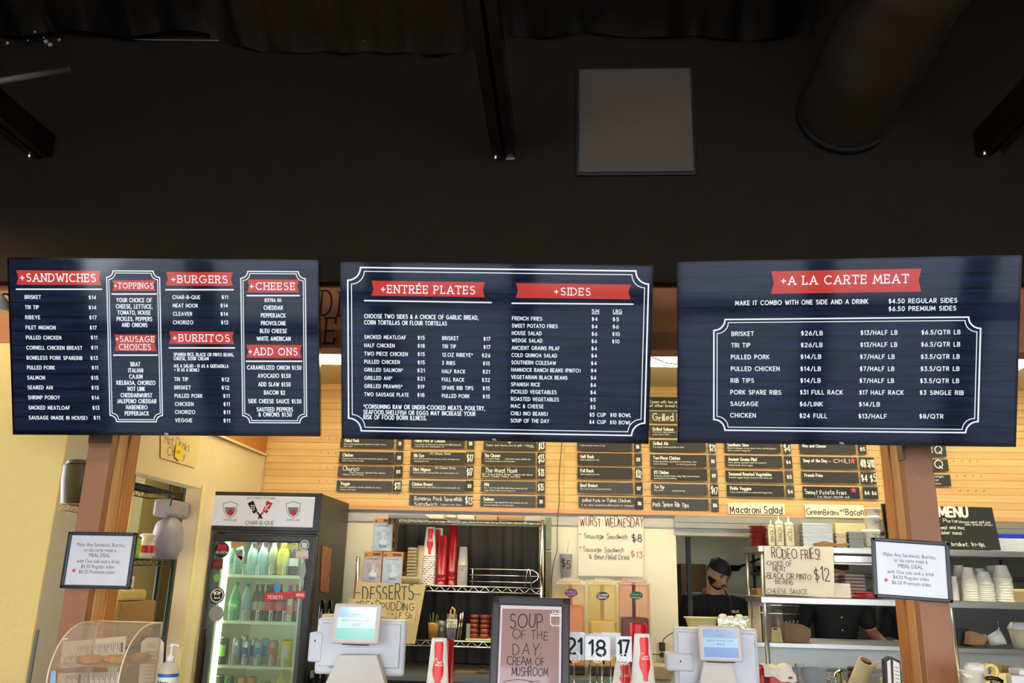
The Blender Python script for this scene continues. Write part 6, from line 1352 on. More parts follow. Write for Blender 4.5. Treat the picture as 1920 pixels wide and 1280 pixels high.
c = at(95, 1280, YA-.03); q = MB(); sL = wallsheet(YA-.02); q = MB(); sL.poly(q, [(97, 1257), (106, 1257), (104, 1310), (92, 1310)], 0, .004); q.build('blue_card', mat('pale_blue_card', (140, 176, 206), .5), label='pale blue card at the left front of the acrylic case', cat='card')
# sanitizer
c = at(312, 1280, YA+.12); T = thing('hand_sanitizer', 'clear pump bottle of hand sanitizer beside the acrylic case', 'bottle', (c.x, YA+.12, KZ)); zt_ = at(312, 1240, YA+.12).z-KZ; o = (c.x+.004, YA+.12, KZ+.001)
q = MB(); q.lathe(o, [(.033, 0), (.036, .01), (.036, zt_-.03), (.028, zt_-.008), (.014, zt_)], 20); q.build('bottle_body', clear('sanitizer_clear', (232, 226, 206), .5, .05), T)
q = MB(); q.lathe(o, [(.0365, .02), (.0365, zt_-.04)], 20, cap=False); q.build('bottle_label', mat('sanitizer_label', (226, 222, 212), .4), T)
q = MB(); q.lathe(o, [(.0368, zt_-.052), (.0368, zt_-.04)], 20, cap=False); q.build('blue_band', mat('band_blue', (50, 90, 160), .4), T)
q = MB(); q.lathe(o, [(.014, zt_), (.014, zt_+.02), (.006, zt_+.022), (.006, zt_+.05), (.010, zt_+.052), (.010, zt_+.062)], 14); q.tube([Vector(o)+Vector((-.008, 0, zt_+.058)), Vector(o)+Vector((.012, -.004, zt_+.06)), Vector(o)+Vector((.034, -.01, zt_+.052))], .005, 8); q.build('pump', WHT, T)
q = MB(); sL = wallsheet(YA+.12-.0385); st, tw = strokes('Sterno', hand=.1); ribbons(q, [[(p[0]*.04/tw-.02+o[0], p[1]*.012+KZ+zt_-.075) for p in pl] for pl in st], .0022, lambda u, v: Vector((u, YA+.12-.0385, v))); q.build('lettering', INK, T)
# ================================================================ kitchen hatch: ledge, steel shelves
LY0, LY1 = 5.74, 6.34; lx0 = at(1424, 1200, LY0).x-.1; lz = at(1500, 1205.5, LY0).z; lz2 = at(1500, 1215, LY0).z
q = MB(); q.bev((hx0+.006, LY0, lz2), (4.55, LY1, lz), .003); LG = q.build('hatch_ledge', STEEL, label='long stainless steel ledge of the kitchen hatch', cat='ledge')
bs0 = at(1500, 1249, 5.9).z
q = MB(); q.box((hx0, 5.92, .9), (4.55, 5.96, lz2-.001)); q.build('backsplash', mat('backsplash_steel', (196, 196, 190), .35, .35, var=.08, scale=2), LG)
TZ = at(1500, 1250, 5.9).z
q = MB(); q.bev((hx0+.02, 4.75, TZ-.04), (4.5, 5.91, TZ), .004); WT = q.build('steel_worktable', STEEL, label='stainless worktable with sink under the kitchen hatch', cat='table')
q = MB(); q.box((hx0+.04, 4.85, 0), (4.4, 5.9, TZ-.04)); q.build('cabinet', MATS['cabinet_dark'], WT)
# double overshelf
sy0 = 5.5; sy1 = 5.98; sx0 = at(1425, 1030, sy0).x; zT = at(1500, 1024, sy0).z; zTb = at(1500, 1036, sy0).z; zM = at(1500, 1119.5, sy0).z; zMb = at(1500, 1132, sy0).z
T = thing('steel_overshelf', 'two-tier stainless overshelf in front of the kitchen hatch', 'shelf', (sx0+1, 5.7, TZ)); OS = T
q = MB(); q.bev((sx0-.01, sy0, zTb), (4.4, sy1, zT), .004); q.build('shelf', STEEL, T)
q = MB(); q.bev((sx0-.01, sy0, zMb), (4.4, sy1, zM), .004); q.build('shelf', STEEL, T)
xR = at(1783, 1120, sy0).x
for x in (sx0+.015, xR):
    for y in (sy0+.02, sy1-.02):
        q = MB(); q.tube([(x, y, TZ+.001 if y < LY0 else lz+.001), (x, y, zT-.02)], .014, 10); q.build('leg', STEEL, T)
q = MB()
for zz in (zMb-.012, at(1480, 1150, sy0+.1).z): q.tube([(sx0, sy0+.1, zz), (sx0+.25, sy0+.1, zz)], .006, 6)
q.build('side_rail', CHROME, T)
def lampbar():
    T = thing('heat_lamp', 'chrome heat lamp bar under the top hatch shelf', 'lamp', at(1603, 1057, sy0+.08)); q = MB(); a = at(1562, 1043, sy0+.08); b = at(1642, 1057, sy0+.08); q.bev((a.x, sy0+.08, b.z), (b.x, sy0+.2, zTb-.002), .008); q.build('housing', CHROME, T)
    q = MB(); q.box((a.x+.01, sy0+.09, b.z-.004), (b.x-.01, sy0+.19, b.z)); q.build('element', mat('lamp_element', (240, 236, 220), .4, emit=.6), T)
lampbar()
def stackd(name, label, px0, px1, pt, zb_, Y, m, n, dome=.0, m2=None, cat='plates', rot=0, piece='plate'):
    a = at(px0, pt, Y); b = at(px1, pt, Y); r = (b.x-a.x)/2; cx_ = (a.x+b.x)/2; h = a.z-zb_; p = h/n
    T = thing(name, label, cat, (cx_, Y+r, zb_))
    for i in range(n):
        q = MB(); z = i*p; jx = .003*math.sin(i*1.7); q.lathe((cx_+jx, Y+r, zb_), [(r*.6, z), (r*.97, z+p*.55), (r, z+p*.62), (r, z+p*.80), (r*.9, z+p*.82), (r*.58, z+p*.25)], 20, cap=False); q.build(piece, (m2 if (m2 and i % 2) else m), T)
    return T
zt = zT+.002
stackd('red_plate_stack', 'stack of red plates at the left end of the top hatch shelf', 1408, 1442, 984, zt, sy0+.1, mat('red_plates', (150, 22, 30), .35), 15)
def squeeze(px, pt, w, label, txt):
    Y = sy0+.02; a = at(px, pt, Y); zc = zt; r = abs(at(px+w/2, pt, Y).x-a.x); h = a.z-zc; T = thing('squeeze_bottle', label, 'bottle', (a.x, Y+r, zc), 'squeeze bottles on the top hatch shelf')
    q = MB(); q.lathe((a.x, Y+r, zc), [(r*.95, 0), (r, .01), (r, h*.66), (r*.95, h*.7)], 18); q.build('bottle_body', mat('milky_bottle', (226, 216, 184), .35, var=.03), T)
    q = MB(); q.lathe((a.x, Y+r, zc), [(r, h*.69), (r, h*.74), (r*.75, h*.8), (r*.22, h*.84), (r*.16, h*.98), (r*.06, h)], 16); q.build('nozzle_cap', mat('nozzle_white', (244, 236, 210), .4), T)
    q = MB(); st, tw = strokes(txt, hand=.12); sL = Sheet((a.x, Y-.001, zc+h*.15), (0, 0, 1), (-1, 0, 0)); ribbons(q, [[(p[0]*h*.42/tw, p[1]*r*.8-r*.3) for p in pl] for pl in st], .003, lambda u, v: sL.P(u, v, .001)); q.build('lettering', INKG, T)
squeeze(1446, 974, 12, 'left squeeze bottle of three on the top hatch shelf', 'BBQ'); squeeze(1461, 965, 16, 'middle and tallest squeeze bottle on the top hatch shelf', 'RANCH'); squeeze(1480, 968, 17, 'right squeeze bottle of three on the top hatch shelf', 'AIOLI')
stackd('cream_plate_stack', 'narrow stack of cream plates right of the squeeze bottles', 1489, 1503, 984, zt, sy0+.12, mat('cream_plate', (214, 204, 176), .4), 16)
def trays(label, px0, px1, pt, n, m, m2, Y=sy0+.05, zb_=None, dep=.3, name='tray_stack'):
    zb2 = zt if zb_ is None else zb_; a = at(px0, pt, Y); b = at(px1, pt, Y); h = a.z-zb2; T = thing(name, label, 'trays', ((a.x+b.x)/2, Y+dep/2, zb2)); p = h/n
    for i in range(n):
        q = MB(); j = .002*math.sin(i*2.4); q.bev((a.x+j, Y+j, zb2+i*p), (b.x+j, Y+dep, zb2+i*p+p*.45), .0015); q.box((a.x+.006+j, Y+.006, zb2+i*p+p*.45), (b.x-.006+j, Y+dep-.006, zb2+(i+1)*p-.0003)); q.build('tray', m if i % 2 else m2, T)
ALU = mat('tray_aluminium', (196, 194, 186), .3, .5); ALD = mat('tray_alu_dark', (140, 138, 130), .3, .5)
trays('wide stack of aluminium trays on the top hatch shelf', 1503, 1561, 980, 16, ALU, ALU)
trays('short stack of cream paper trays on the top hatch shelf', 1566, 1587, 996, 10, mat('cream_tray2', (224, 210, 166), .5), MATS['cream_plate'])
trays('darker stack of aluminium trays next to the labelled tubs', 1590, 1620, 996, 12, ALD, ALD)
a = at(1565, 980, sy0+.36); b = at(1628, 980, sy0+.36); q = MB(); q.bev((a.x, sy0+.36, zt), (b.x, sy1-.01, a.z), .003); q.build('cream_box', mat('cream_carton', (214, 206, 164), .6), label='long cream carton behind the tray stacks', cat='box')
q = MB(); c = at(1545, 1018, sy0+.03); q.prism([at(x, y, sy0+.035) for x, y in ((1528, 1018), (1545, 1014), (1568, 1019), (1592, 1018), (1592, 1023.5), (1528, 1023.5))], (0, .012, 0)); q.build('brown_rag', mat('brown_rag', (140, 104, 66), .8, bump=.5), label='crumpled brown paper in front of the tray stacks', cat='paper')
def tub(px, pt, pb, w, label, txt):
    Y = sy0+.03; a = at(px, pt, Y); zc = at(px, pb, Y).z; r = abs(at(px+w/2, pt, Y).x-a.x); h = a.z-zc; T = thing('labelled_tub', label, 'tub', (a.x, Y+r, zc), 'labelled white takeout tubs')
    q = MB(); q.lathe((a.x, 5.6, zc), [(r*.72, 0), (r*.95, h*.84), (r, h*.86), (r, h*.99), (r*.93, h)], 20); q.build('tub_body', FOAM, T)
    q = MB(); yf = 5.6-r*.96; st, tw = strokes(txt, hand=.15); ribbons(q, [[(a.x-r*.1+p[0]*r*.9/tw, zc+h*.42+p[1]*h*.3) for p in pl] for pl in st], .003, lambda u, v: Vector((u, yf, v))); q.build('lettering', INKG, T)
tub(1639, 992, 1024, 37, 'largest labelled white tub, bottom of the pile by the right post', '32'); tub(1641, 966, 992, 31, 'middle labelled white tub in the pile by the right post', '16oz'); tub(1643, 951, 966, 31, 'smallest labelled white tub, topmost in the pile by the right post', '8oz')
s_ = wallsheet(5.66); q = MB(); s_.poly(q, [(1653, 944), (1664, 944), (1674, 1022), (1664, 1023)], -.02, 0); o = q.build('black_strip', BLK, label='black strip with small red lights beside the labelled tubs', cat='strip'); q = MB()
for k in range(5): c = s_.px(1661+k*1.8, 970+k*9); q.lathe(c+Vector((0, -.004, 0)), [(.003, -.003), (.005, 0), (.003, .003)], 8)
q.build('red_light', mat('tiny_red', (240, 90, 70), .4, emit=1), o)
# right end of top shelf
a = at(1872, 1000, sy0+.06)
q = MB(); q.bev((a.x, sy0+.2, zt), (a.x+.32, sy0+.4, at(1890, 998, sy0+.2).z), .01); o = q.build('blue_package', mat('blue_pack', (40, 60, 170), .35, var=.1), label='blue and white package at the right end of the top hatch shelf', cat='package')
q = MB(); q.bev((a.x-.002, sy0+.18, zt), (a.x+.33, sy0+.2, at(1890, 1009, sy0+.18).z), .006); q.build('white_flap', mat('white_film', (200, 204, 214), .3, var=.1), o)
# middle shelf
zm_ = zM+.002
PK = mat('pink_grey_tray', (176, 146, 140), .4, var=.1); PKD = mat('dark_grey_tray', (92, 80, 76), .4)
trays('stack of pink-grey baskets under the heat lamp', 1583, 1622, 1076, 14, PK, PKD, sy0+.08, zm_, .25)
trays('second stack of pink-grey baskets behind the fries sign edge', 1563, 1578, 1075, 12, PK, PKD, sy0+.2, zm_, .2)
q = MB(); a = at(1560, 1093, sy0+.03); b = at(1594, 1093, sy0+.03); q.bev((a.x, sy0+.03, zm_), (b.x, sy0+.07, a.z), .003); q.build('paper_block', PAPER, label='white paper block right of the fries sign on the middle hatch shelf', cat='paper')
stackd('red_basket_stack', 'low stack of bright red baskets on the middle hatch shelf', 1598, 1676, 1109, zm_, sy0+.02, mat('bright_red', (214, 26, 30), .3), 3, piece='basket')
a = at(1440, 1112, sy0+.02); q = MB(); q.bev((at(1570, 1115, sy0).x-.42, sy0+.2, zm_), (at(1570, 1115, sy0).x-.1, sy0+.32, zm_+.05), .004); q.build('cardboard_tray', KRAFT, label='kraft tray behind the fries sign on the middle hatch shelf', cat='tray')
def foamstack(px, pt, w, label, n=7, dy=0, topw=.62):
    Y = sy0+.04+dy; a = at(px, pt, Y); r = abs(at(px+w/2, pt, Y).x-a.x); h = a.z-zm_; T = thing('foam_cup_stack', label, 'cups', (a.x, Y+r, zm_), 'foam cup stacks on the middle hatch shelf'); o = (a.x, Y+r, zm_)
    ch = min(.085, h*.45); hs = h-ch
    for i in range(n): q = MB(); z = i*hs/n; q.lathe(o, [(r, z), (r, z+hs/n*.5), (r*.965, z+hs/n*.55), (r*.955, z+hs/n)], 20, cap=(i == 0)); q.build('cup_rim', FOAM, T)
    q = MB(); q.lathe(o, [(r, hs), (r, hs+.006), (r*.95, hs+.008), (r*topw, h-.004), (r*topw*.95, h)], 20); q.build('top_cup', FOAM, T)
for i, (px, pt, w, dy, lb, tw_) in enumerate(((1802, 1059, 24, .2, 'tall narrow foam cup stack, back left of the foam cups', .7), (1820, 1063, 30, .02, 'tall foam cup stack, front left of the foam cups', .6), (1850, 1071, 36, .02, 'short wide foam cup stack in the middle of the foam cups', .6), (1842, 1065, 26, .22, 'foam cup stack half hidden behind the short wide one', .7), (1868, 1060, 30, .22, 'foam cup stack behind the rightmost one', .7), (1884, 1059, 36, .02, 'rightmost and tallest foam cup stack', .6), (1790, 1080, 14, .05, 'narrow foam cup stack beside the steel leg', .8))):
    foamstack(px, pt, w, lb, 8, dy, tw_)
a = at(1904, 1097, sy0+.03); q = MB(); q.lathe((a.x+.06, sy0+.12, zm_), [(.06, 0), (.07, .06), (.075, .062), (.075, .08)], 20); q.build('kraft_bowl', mat('kraft_bowl', (206, 176, 130), .6), label='kraft soup bowl at the right edge of the middle hatch shelf', cat='bowl')
# ledge things
lz_ = lz+.001
def ledge_bag(pts, Y, label, m=KRAFT, d=.08, name='paper_bag'):
    q = MB(); P = [at(x, y, Y) for x, y in pts]
    for p in P: p.z = max(p.z, lz_)
    q.prism(P, (0, d, 0)); return q.build(name, m, label=label, cat='bag')
KR = mat('kraft_bag', (150, 120, 84), .7, var=.2, scale=12, bump=.6, bscale=20)
ledge_bag([(1470, 1166), (1505, 1171), (1519, 1178), (1521, 1188), (1517, 1206), (1469, 1206)], 5.82, 'open brown paper bag on the ledge beside the yellow tag', KR, .12)
q = MB()
for k in range(4): c = at(1474+k*7, 1168, 5.86); q.tube([c, c+Vector((.004, 0, .02))], .005, 6)
q.build('utensil', CHROME, label='chrome utensil ends sticking out of the brown bag', cat='utensils', kind='stuff')
T = thing('wrapped_tool', 'clear squeeze bottle with cream wrap on the ledge', 'bottle', (at(1461, 1200, 5.8).x, 5.83, lz_)); c = at(1461, 1200, 5.83)
q = MB(); q.lathe((c.x, 5.83, lz_), [(.035, 0), (.036, .12), (.03, .15), (.034, .16), (.034, .2)], 16); q.build('bottle_body', clear('brown_clear', (196, 170, 140), .5), T)
q = MB(); q.prism([at(x, y, 5.785) for x, y in ((1447, 1176), (1463, 1176), (1468, 1205), (1446, 1205))], (0, .01, 0)); q.build('yellow_tag', mat('pale_yellow_tag', (216, 196, 130), .6), T)
q = MB(); q.box(tuple(at(1450, 1180, 5.783)), tuple(at(1457, 1177.5, 5.7845))); q.build('tag_mark', INK, T)
for i in range(4):
    a = at(1421+i*5.5, 1135+i*2, 5.8); q = MB(); q.bev((a.x, 5.78, lz_), (a.x+.012, 6.0, a.z), .002, None); q.build('file_board', mat('file_cream', (206, 196, 170), .6) if i % 2 == 0 else mat('file_brown', (130, 110, 84), .6), label='upright %s board, %s of four, beside the hatch shelf legs' % ('cream' if i % 2 == 0 else 'brown', ('leftmost', 'second from left', 'third from left', 'rightmost')[i]), cat='board')
q = MB(); a = at(1794, 1178, 5.95); b = at(1819, 1178, 5.95); q.bev((a.x, 5.95, lz_), (b.x, 6.1, a.z), .004); q.build('dark_container', mat('dark_container', (44, 46, 42), .5), label='dark lidded container on the ledge right of the right post', cat='container')
ledge_bag([(1820, 1186), (1828, 1184), (1841, 1190), (1850, 1189), (1850, 1200), (1846, 1208), (1818, 1208)], 5.84, 'open brown paper bag on the ledge right of the right post', mat('bag_tan', (176, 130, 90), .7, var=.15, bump=.5))
c = at(1874, 1197, 5.84); q = MB(); Mx = Matrix.Rotation(math.radians(68), 3, 'Y') @ Matrix.Rotation(.3, 3, 'X'); q.lathe((c.x-.03, 5.86, lz_+.047), [(.03, -.03), (.05, .06), (.044, .06), (.02, .0)], 18, Mx); T = thing('tipped_cup', 'white cup lying tipped on the ledge', 'cup', (c.x, 5.86, lz_)); q.build('cup_body', FOAM, T)
q = MB(); q.tube([at(1871, 1167, 5.83), at(1874, 1189, 5.83)], .003, 6); q.lathe(at(1871, 1167, 5.83), [(.006, 0), (.006, .008)], 8); q.build('thermometer', CHROME, label='thin chrome thermometer above the tipped cup', cat='thermometer')
c = at(1912, 1205, 5.85); T = thing('takeout_cup', 'large cream takeout cup with lid at the right edge of the ledge', 'cup', (c.x, 5.86, lz_)); q = MB(); hh = at(1912, 1180, 5.85).z-lz_; q.lathe((c.x+.02, 5.88, lz_), [(.042, 0), (.062, hh)], 22); q.build('cup_body', mat('cup_cream', (204, 194, 156), .5), T)
q = MB(); q.lathe((c.x+.02, 5.88, lz_+hh), [(.066, 0), (.066, .008), (.045, .04), (.04, .045)], 22); q.build('lid', WHT, T)
# bowl and foil tray on the ledge in front of the cook
a = at(1281, 1156, 5.9); b = at(1348, 1156, 5.9); r = (b.x-a.x)/2; hb_ = a.z-lz_; q = MB(); q.lathe(((a.x+b.x)/2+.01, 5.9+r*.5, lz_), [(r*.6, 0), (r*.9, hb_*.92), (r, hb_*.95), (r, hb_), (r*.92, hb_), (r*.6, .01)], 28, cap=False, sq=.6); q.build('mixing_bowl', mat('cream_bowl', (224, 212, 160), .4), label='wide cream bowl on the ledge in front of the cook', cat='bowl')
a = at(1345, 1158, 5.95); b = at(1423, 1158, 5.95)
q = MB(); q.prism([(a.x+.01, 5.95, lz_), (b.x-.01, 5.95, lz_), (b.x, 5.95, a.z), (a.x, 5.95, a.z)], (0, .22, 0)); FT = q.build('foil_pan', mat('foil', (206, 200, 176), .25, .6, var=.4, scale=30, bump=1., bscale=40), label='crumpled foil pan with white parcels before the cook', cat='pan')
for i in range(5): lump('wrapped_parcel', 'white wrapped parcel in the foil pan, %s from left' % ('first', 'second', 'third', 'fourth', 'fifth')[i], 'parcel', (a.x+.05+i*.055, 6.03+.02*(i % 2), a.z-.02), .028, .03, .018+.006*(i % 2 == 0), FOAM, 20+i, 'wrapped parcels in the foil pan')
# ---------------- things on the register counter and the worktable
tz = KB+.001
def wbox(name, label, cat, px0, px1, pt, Y, d, m, r=.006):
    a = at(px0, pt, Y); b = at(px1, pt, Y); w = b.x-a.x; T = thing(name, label, cat, ((a.x+b.x)/2, Y+d/2, tz))
    q = MB(); t = min(w*.12, .012)
    q.bev((a.x+t, Y+t, tz), (b.x-t, Y+d-t, a.z-.012), r); q.build('bin_body', m, T)
    q = MB(); q.bev((a.x, Y, a.z-.014), (b.x, Y+d, a.z), .003); q.build('rim', m, T); return T
wbox('red_bin', 'narrow red bin right of the right register', 'bin', 1423, 1435, 1249, 4.0, .12, RED)
wbox('red_bin', 'red bin with a white towel draped over it', 'bin', 1438, 1482, 1253, 3.98, .14, RED)
TW = thing('towel', 'white towel draped over the red bin', 'towel', at(1462, 1253, 4.0)); a = at(1432, 1249, 3.97); b = at(1486, 1249, 3.97); q = MB(); n = 14; vs = []; dr = at(1460, 1272, 3.965).z
for j, (y, z) in enumerate(((4.13, a.z-.006), (4.06, a.z+.004), (3.985, a.z+.004), (3.970, a.z-.012), (3.966, a.z-.03), (3.964, dr))):
    for i in range(n+1):
        t = i/n; x = a.x+(b.x-a.x)*t+(.012*t if j > 3 else 0); vs.append(Vector((x, y+.003*math.sin(i*1.3+j), z+.0035*math.sin(i*1.1+j*.6)+(.012*math.sin(t*5+1) if j == 5 else 0)+(.004*math.sin(t*9) if j < 3 else 0))))
fs = [(j*(n+1)+i, j*(n+1)+i+1, (j+1)*(n+1)+i+1, (j+1)*(n+1)+i) for j in range(5) for i in range(n)]
q.add(vs, fs, True); q.add([v+Vector((0, .003, -.003)) for v in vs], [f[::-1] for f in fs], True); q.build('cloth', mat('white_towel', (226, 216, 200), .9, var=.06, bump=1, bscale=70), TW)
q = MB(); s_ = wallsheet(3.962); s_.rect(q, 1478, 1268, 1486, 1272, 0, .003); q.build('clip', BLK, TW)
c = at(1527, 1252, 4.05); T = thing('clear_pitcher', 'clear plastic pitcher beside the towel with dark liquid', 'pitcher', (c.x, 4.06, tz)); q = MB(); q.lathe((c.x, 4.06, tz), [(.045, 0), (.054, c.z-tz-.01), (.056, c.z-tz)], 22, cap=False); q.tube([(c.x+.052, 4.05, c.z-.03), (c.x+.085, 4.05, c.z-.04), (c.x+.085, 4.05, c.z-.1), (c.x+.05, 4.05, c.z-.12)], .006, 8); q.build('jug', clear('pitcher_clear', (200, 206, 210), .7), T)
q = MB(); q.lathe((c.x, 4.06, tz), [(.042, .002), (.045, (c.z-tz)*.55)], 18); q.build('contents', BLKG, T)
c = at(1498, 1246, 4.05); T = thing('spray_bottle', 'clear spray bottle between towel and pitcher', 'bottle', (c.x, 4.06, tz)); q = MB(); q.lathe((c.x, 4.06, tz), [(.024, 0), (.024, (c.z-tz)*.7), (.012, (c.z-tz)*.8), (.01, c.z-tz)], 14); q.build('bottle_body', clear('spray_clear', (190, 190, 186), .6), T)
q = MB(); q.bev((c.x-.014, 4.045, c.z-.012), (c.x+.022, 4.075, c.z+.006), .004); q.build('spray_head', mat('spray_grey', (150, 146, 140), .4), T)
tz = TZ+.001
q = MB(); a = at(1430, 1252, 5.7); b = at(1640, 1252, 5.7)
q.box((a.x, 5.0, TZ+.0006), (b.x, 5.82, TZ+.002)); o = q.build('sink_basin', mat('sink_recess_shade', (120, 124, 128), .35, .6, var=.2, scale=3), WT)  # flat sheet; its darker tone stands in for the shaded sink recess
c0 = at(1560, 1268, 4.12); c1 = at(1573, 1256, 4.12); c2 = at(1581, 1262, 4.12); tz = KB+.001; T = thing('sink_faucet', 'chrome gooseneck faucet on the worktable', 'faucet', (c1.x, 4.12, tz))
q = MB(); q.lathe((c2.x, 4.14, tz), [(.02, 0), (.02, .008), (.011, .014)], 14); q.tube([(c2.x, 4.14, tz), (c2.x, 4.14, c2.z), (c2.x-.008, 4.13, c2.z+.012), (c1.x, 4.11, c1.z), (c0.x+.004, 4.08, c0.z+.012), (c0.x, 4.07, c0.z-.004), (c0.x, 4.07, c0.z-.05)], .0085, 10); q.build('spout', CHROME, T)
q = MB(); a = at(1543, 1273, 4.14); q.tube([(a.x, 4.14, a.z), (a.x+.02, 4.14, a.z+.002), (a.x+.035, 4.14, a.z-.008), (a.x+.035, 4.14, tz)], .006, 8); q.tube([(c2.x, 4.14, c2.z-.04), (c2.x+.022, 4.14, c2.z-.036)], .006, 8); q.build('handle', CHROME, T)
tz = KB+.001
a = at(1606, 1284, 4.1); b = at(1624, 1240, 4.04); T = thing('paper_towel_roll', 'beige paper roll leaning with a dark centre', 'roll', (a.x, 4.1, tz)); ax_ = (b-a).normalized(); a = a-ax_*.06; Mq = ax_.to_track_quat('Z', 'Y').to_matrix(); q = MB(); L_ = (b-a).length
q.lathe(a, [(.033, 0), (.036, .01), (.036, L_), (.024, L_+.002), (.022, L_-.01)], 24, Mq); q.build('roll', mat('beige_roll', (206, 184, 140), .6), T); q = MB(); q.lathe(a, [(.0225, L_-.02), (.0225, L_+.004), (.01, L_+.006)], 18, Mq); q.build('core', mat('dark_core', (70, 40, 30), .5), T)
c = at(1602, 1250, 4.14); T = thing('dark_jar', 'dark jar behind the beige roll', 'jar', (c.x, 4.165, tz)); q = MB(); q.lathe((c.x, 4.15, tz), [(.026, 0), (.03, .02), (.03, c.z-tz-.03), (.024, c.z-tz-.012)], 18); q.build('jar_body', mat('dark_jar', (50, 30, 28), .3), T); q = MB(); q.lathe((c.x, 4.15, tz), [(.027, c.z-tz-.012), (.027, c.z-tz)], 18); q.build('lid', mat('dark_lid', (60, 36, 30), .4), T)
c = at(1655, 1241, 4.05); T = thing('soap_pump', 'amber soap pump bottle left of the black menu holder', 'bottle', (c.x, 4.05, tz)); h = c.z-tz; q = MB(); q.lathe((c.x, 4.05, tz), [(.028, 0), (.03, .02), (.03, h*.4), (.012, h*.52)], 18); q.build('bottle_body', mat('amber_soap', (206, 170, 120), .3), T)
q = MB(); q.lathe((c.x, 4.05, tz), [(.014, h*.5), (.014, h*.62), (.018, h*.64), (.018, h*.72), (.006, h*.74), (.006, h)], 16); q.tube([(c.x, 4.05, tz+h), (c.x-.03, 4.045, tz+h), (c.x-.036, 4.045, tz+h-.018), (c.x-.036, 4.045, tz+h-.03)], .004, 6); q.build('pump', mat('cream_pump', (226, 204, 160), .4), T)
tz = TZ+.001
# black menu holder standing on front counter by the right post
s_ = wallsheet(3.33); T = thing('menu_holder', 'black holder with folded white menus at the foot of the right post', 'menu holder', (s_.px(1678, 1290).x, 3.34, KZ)); z0 = KZ+.002
def pz(x, y, h): return s_.px(x, y, h)
q = MB(); s_.poly(q, [(1658, 1237), (1668, 1230), (1688, 1238), (1697, 1340), (1664, 1340)], -.03, -.002); q.build('cover', BLKS, T)
q = MB(); s_.poly(q, [(1663, 1240), (1669, 1236), (1674, 1340), (1668, 1340)], -.001, .002); s_.poly(q, [(1674, 1237), (1686, 1243), (1692, 1340), (1678, 1340)], -.001, .002); q.build('menu_sheet', PAPER, T)
q = MB()
for k in range(6): s_.line(q, [(1677+k*.7, 1250+k*7), (1684+k*.7, 1252+k*7)], 1.4, .0025)
q.build('print_lines', INKG, T)
# right end of the front counter: cup with cloth, tape dispenser, envelopes
Yr = 3.24
c = at(1817, 1256, Yr); T = thing('foam_cup', 'white foam cup stuffed with a crumpled cloth at the lower right', 'cup', (c.x, Yr, KZ)); q = MB(); hh = c.z-KZ; q.lathe((c.x+.01, Yr, KZ+.001), [(.028, 0), (.038, hh-.006), (.041, hh-.004), (.041, hh)], 20); q.build('cup_body', mat('cup_foam', (228, 222, 196), .5), T)
q = MB(); q.prism([at(x, y, Yr-.04) for x, y in ((1803, 1261), (1808, 1262), (1822, 1265), (1826, 1270), (1812, 1270))], (0, .03, 0)); q.build('cup_tab', MATS['cup_foam'], T)
o = lump('crumpled_cloth', 'crumpled pinkish white cloth in the foam cup', 'cloth', (at(1832, 1254, Yr).x-.008, Yr, at(1830, 1262, Yr).z-.004), .034, .03, .022, mat('cloth_pinkish', (232, 220, 216), .8, var=.08, bump=1, bscale=50), 5)
T = thing('tape_dispenser', 'yellow tape dispenser with round reel at the lower right', 'tape dispenser', (at(1860, 1270, Yr+.05).x, Yr+.05, KZ)); YW = mat('tape_yellow', (222, 204, 120), .4)
a = at(1838, 1256, Yr+.04); b = at(1883, 1262, Yr+.04); q = MB(); q.prism([(a.x, Yr+.03, KZ+.001), (b.x, Yr+.03, KZ+.001), (b.x, Yr+.03, b.z), (b.x-.025, Yr+.03, b.z), (b.x-.045, Yr+.03, KZ+.05), (a.x+.02, Yr+.03, a.z-.004), (a.x, Yr+.03, a.z)], (0, .045, 0)); q.build('dispenser_body', YW, T)
c = at(1858, 1256, Yr+.04); q = MB(); Mr = Matrix.Rotation(PI/2, 3, 'X'); q.lathe((c.x, Yr+.072, c.z-.004), [(.016, 0), (.026, 0), (.026, .036), (.016, .036), (.016, 0)], 24, Mr, cap=False); q.build('reel', mat('reel_yellow', (236, 216, 130), .3), T)
for i in range(5):
    Y = Yr+.13+i*.012; q = MB(); s_ = wallsheet(Y); P = [(1853+i*3, 1240+i*1.2), (1876+i*5, 1245+i*1.0), (1881+i*5.5, 1296), (1860+i*4, 1296)]
    s_.poly(q, P, 0, .006); q.build('envelope', mat('envelope_%d' % (i % 2), ((150, 120, 60) if i % 2 == 0 else (130, 92, 70)), .6), label='brown envelope, %s in the row at the lower right' % ('frontmost', 'second', 'middle', 'fourth', 'rearmost')[i], cat='envelope', group='envelopes standing at the lower right')
q = MB(); a = at(1896, 1266, Yr); q.bev((a.x, Yr, KZ+.001), (a.x+.12, Yr+.1, a.z), .004); q.bev((a.x+.03, Yr, a.z+.001), (a.x+.12, Yr+.08, at(1905, 1255, Yr).z), .004); q.build('white_box', WHT, label='white boxes at the lower right corner', cat='box')
q = MB(); q.tube([at(x, y, Yr-.06) for x, y in ((1848, 1272), (1858, 1270), (1870, 1272), (1880, 1278))], .007, 8); q.build('black_pen', BLKG, label='glossy black handle in front of the tape dispenser', cat='handle')
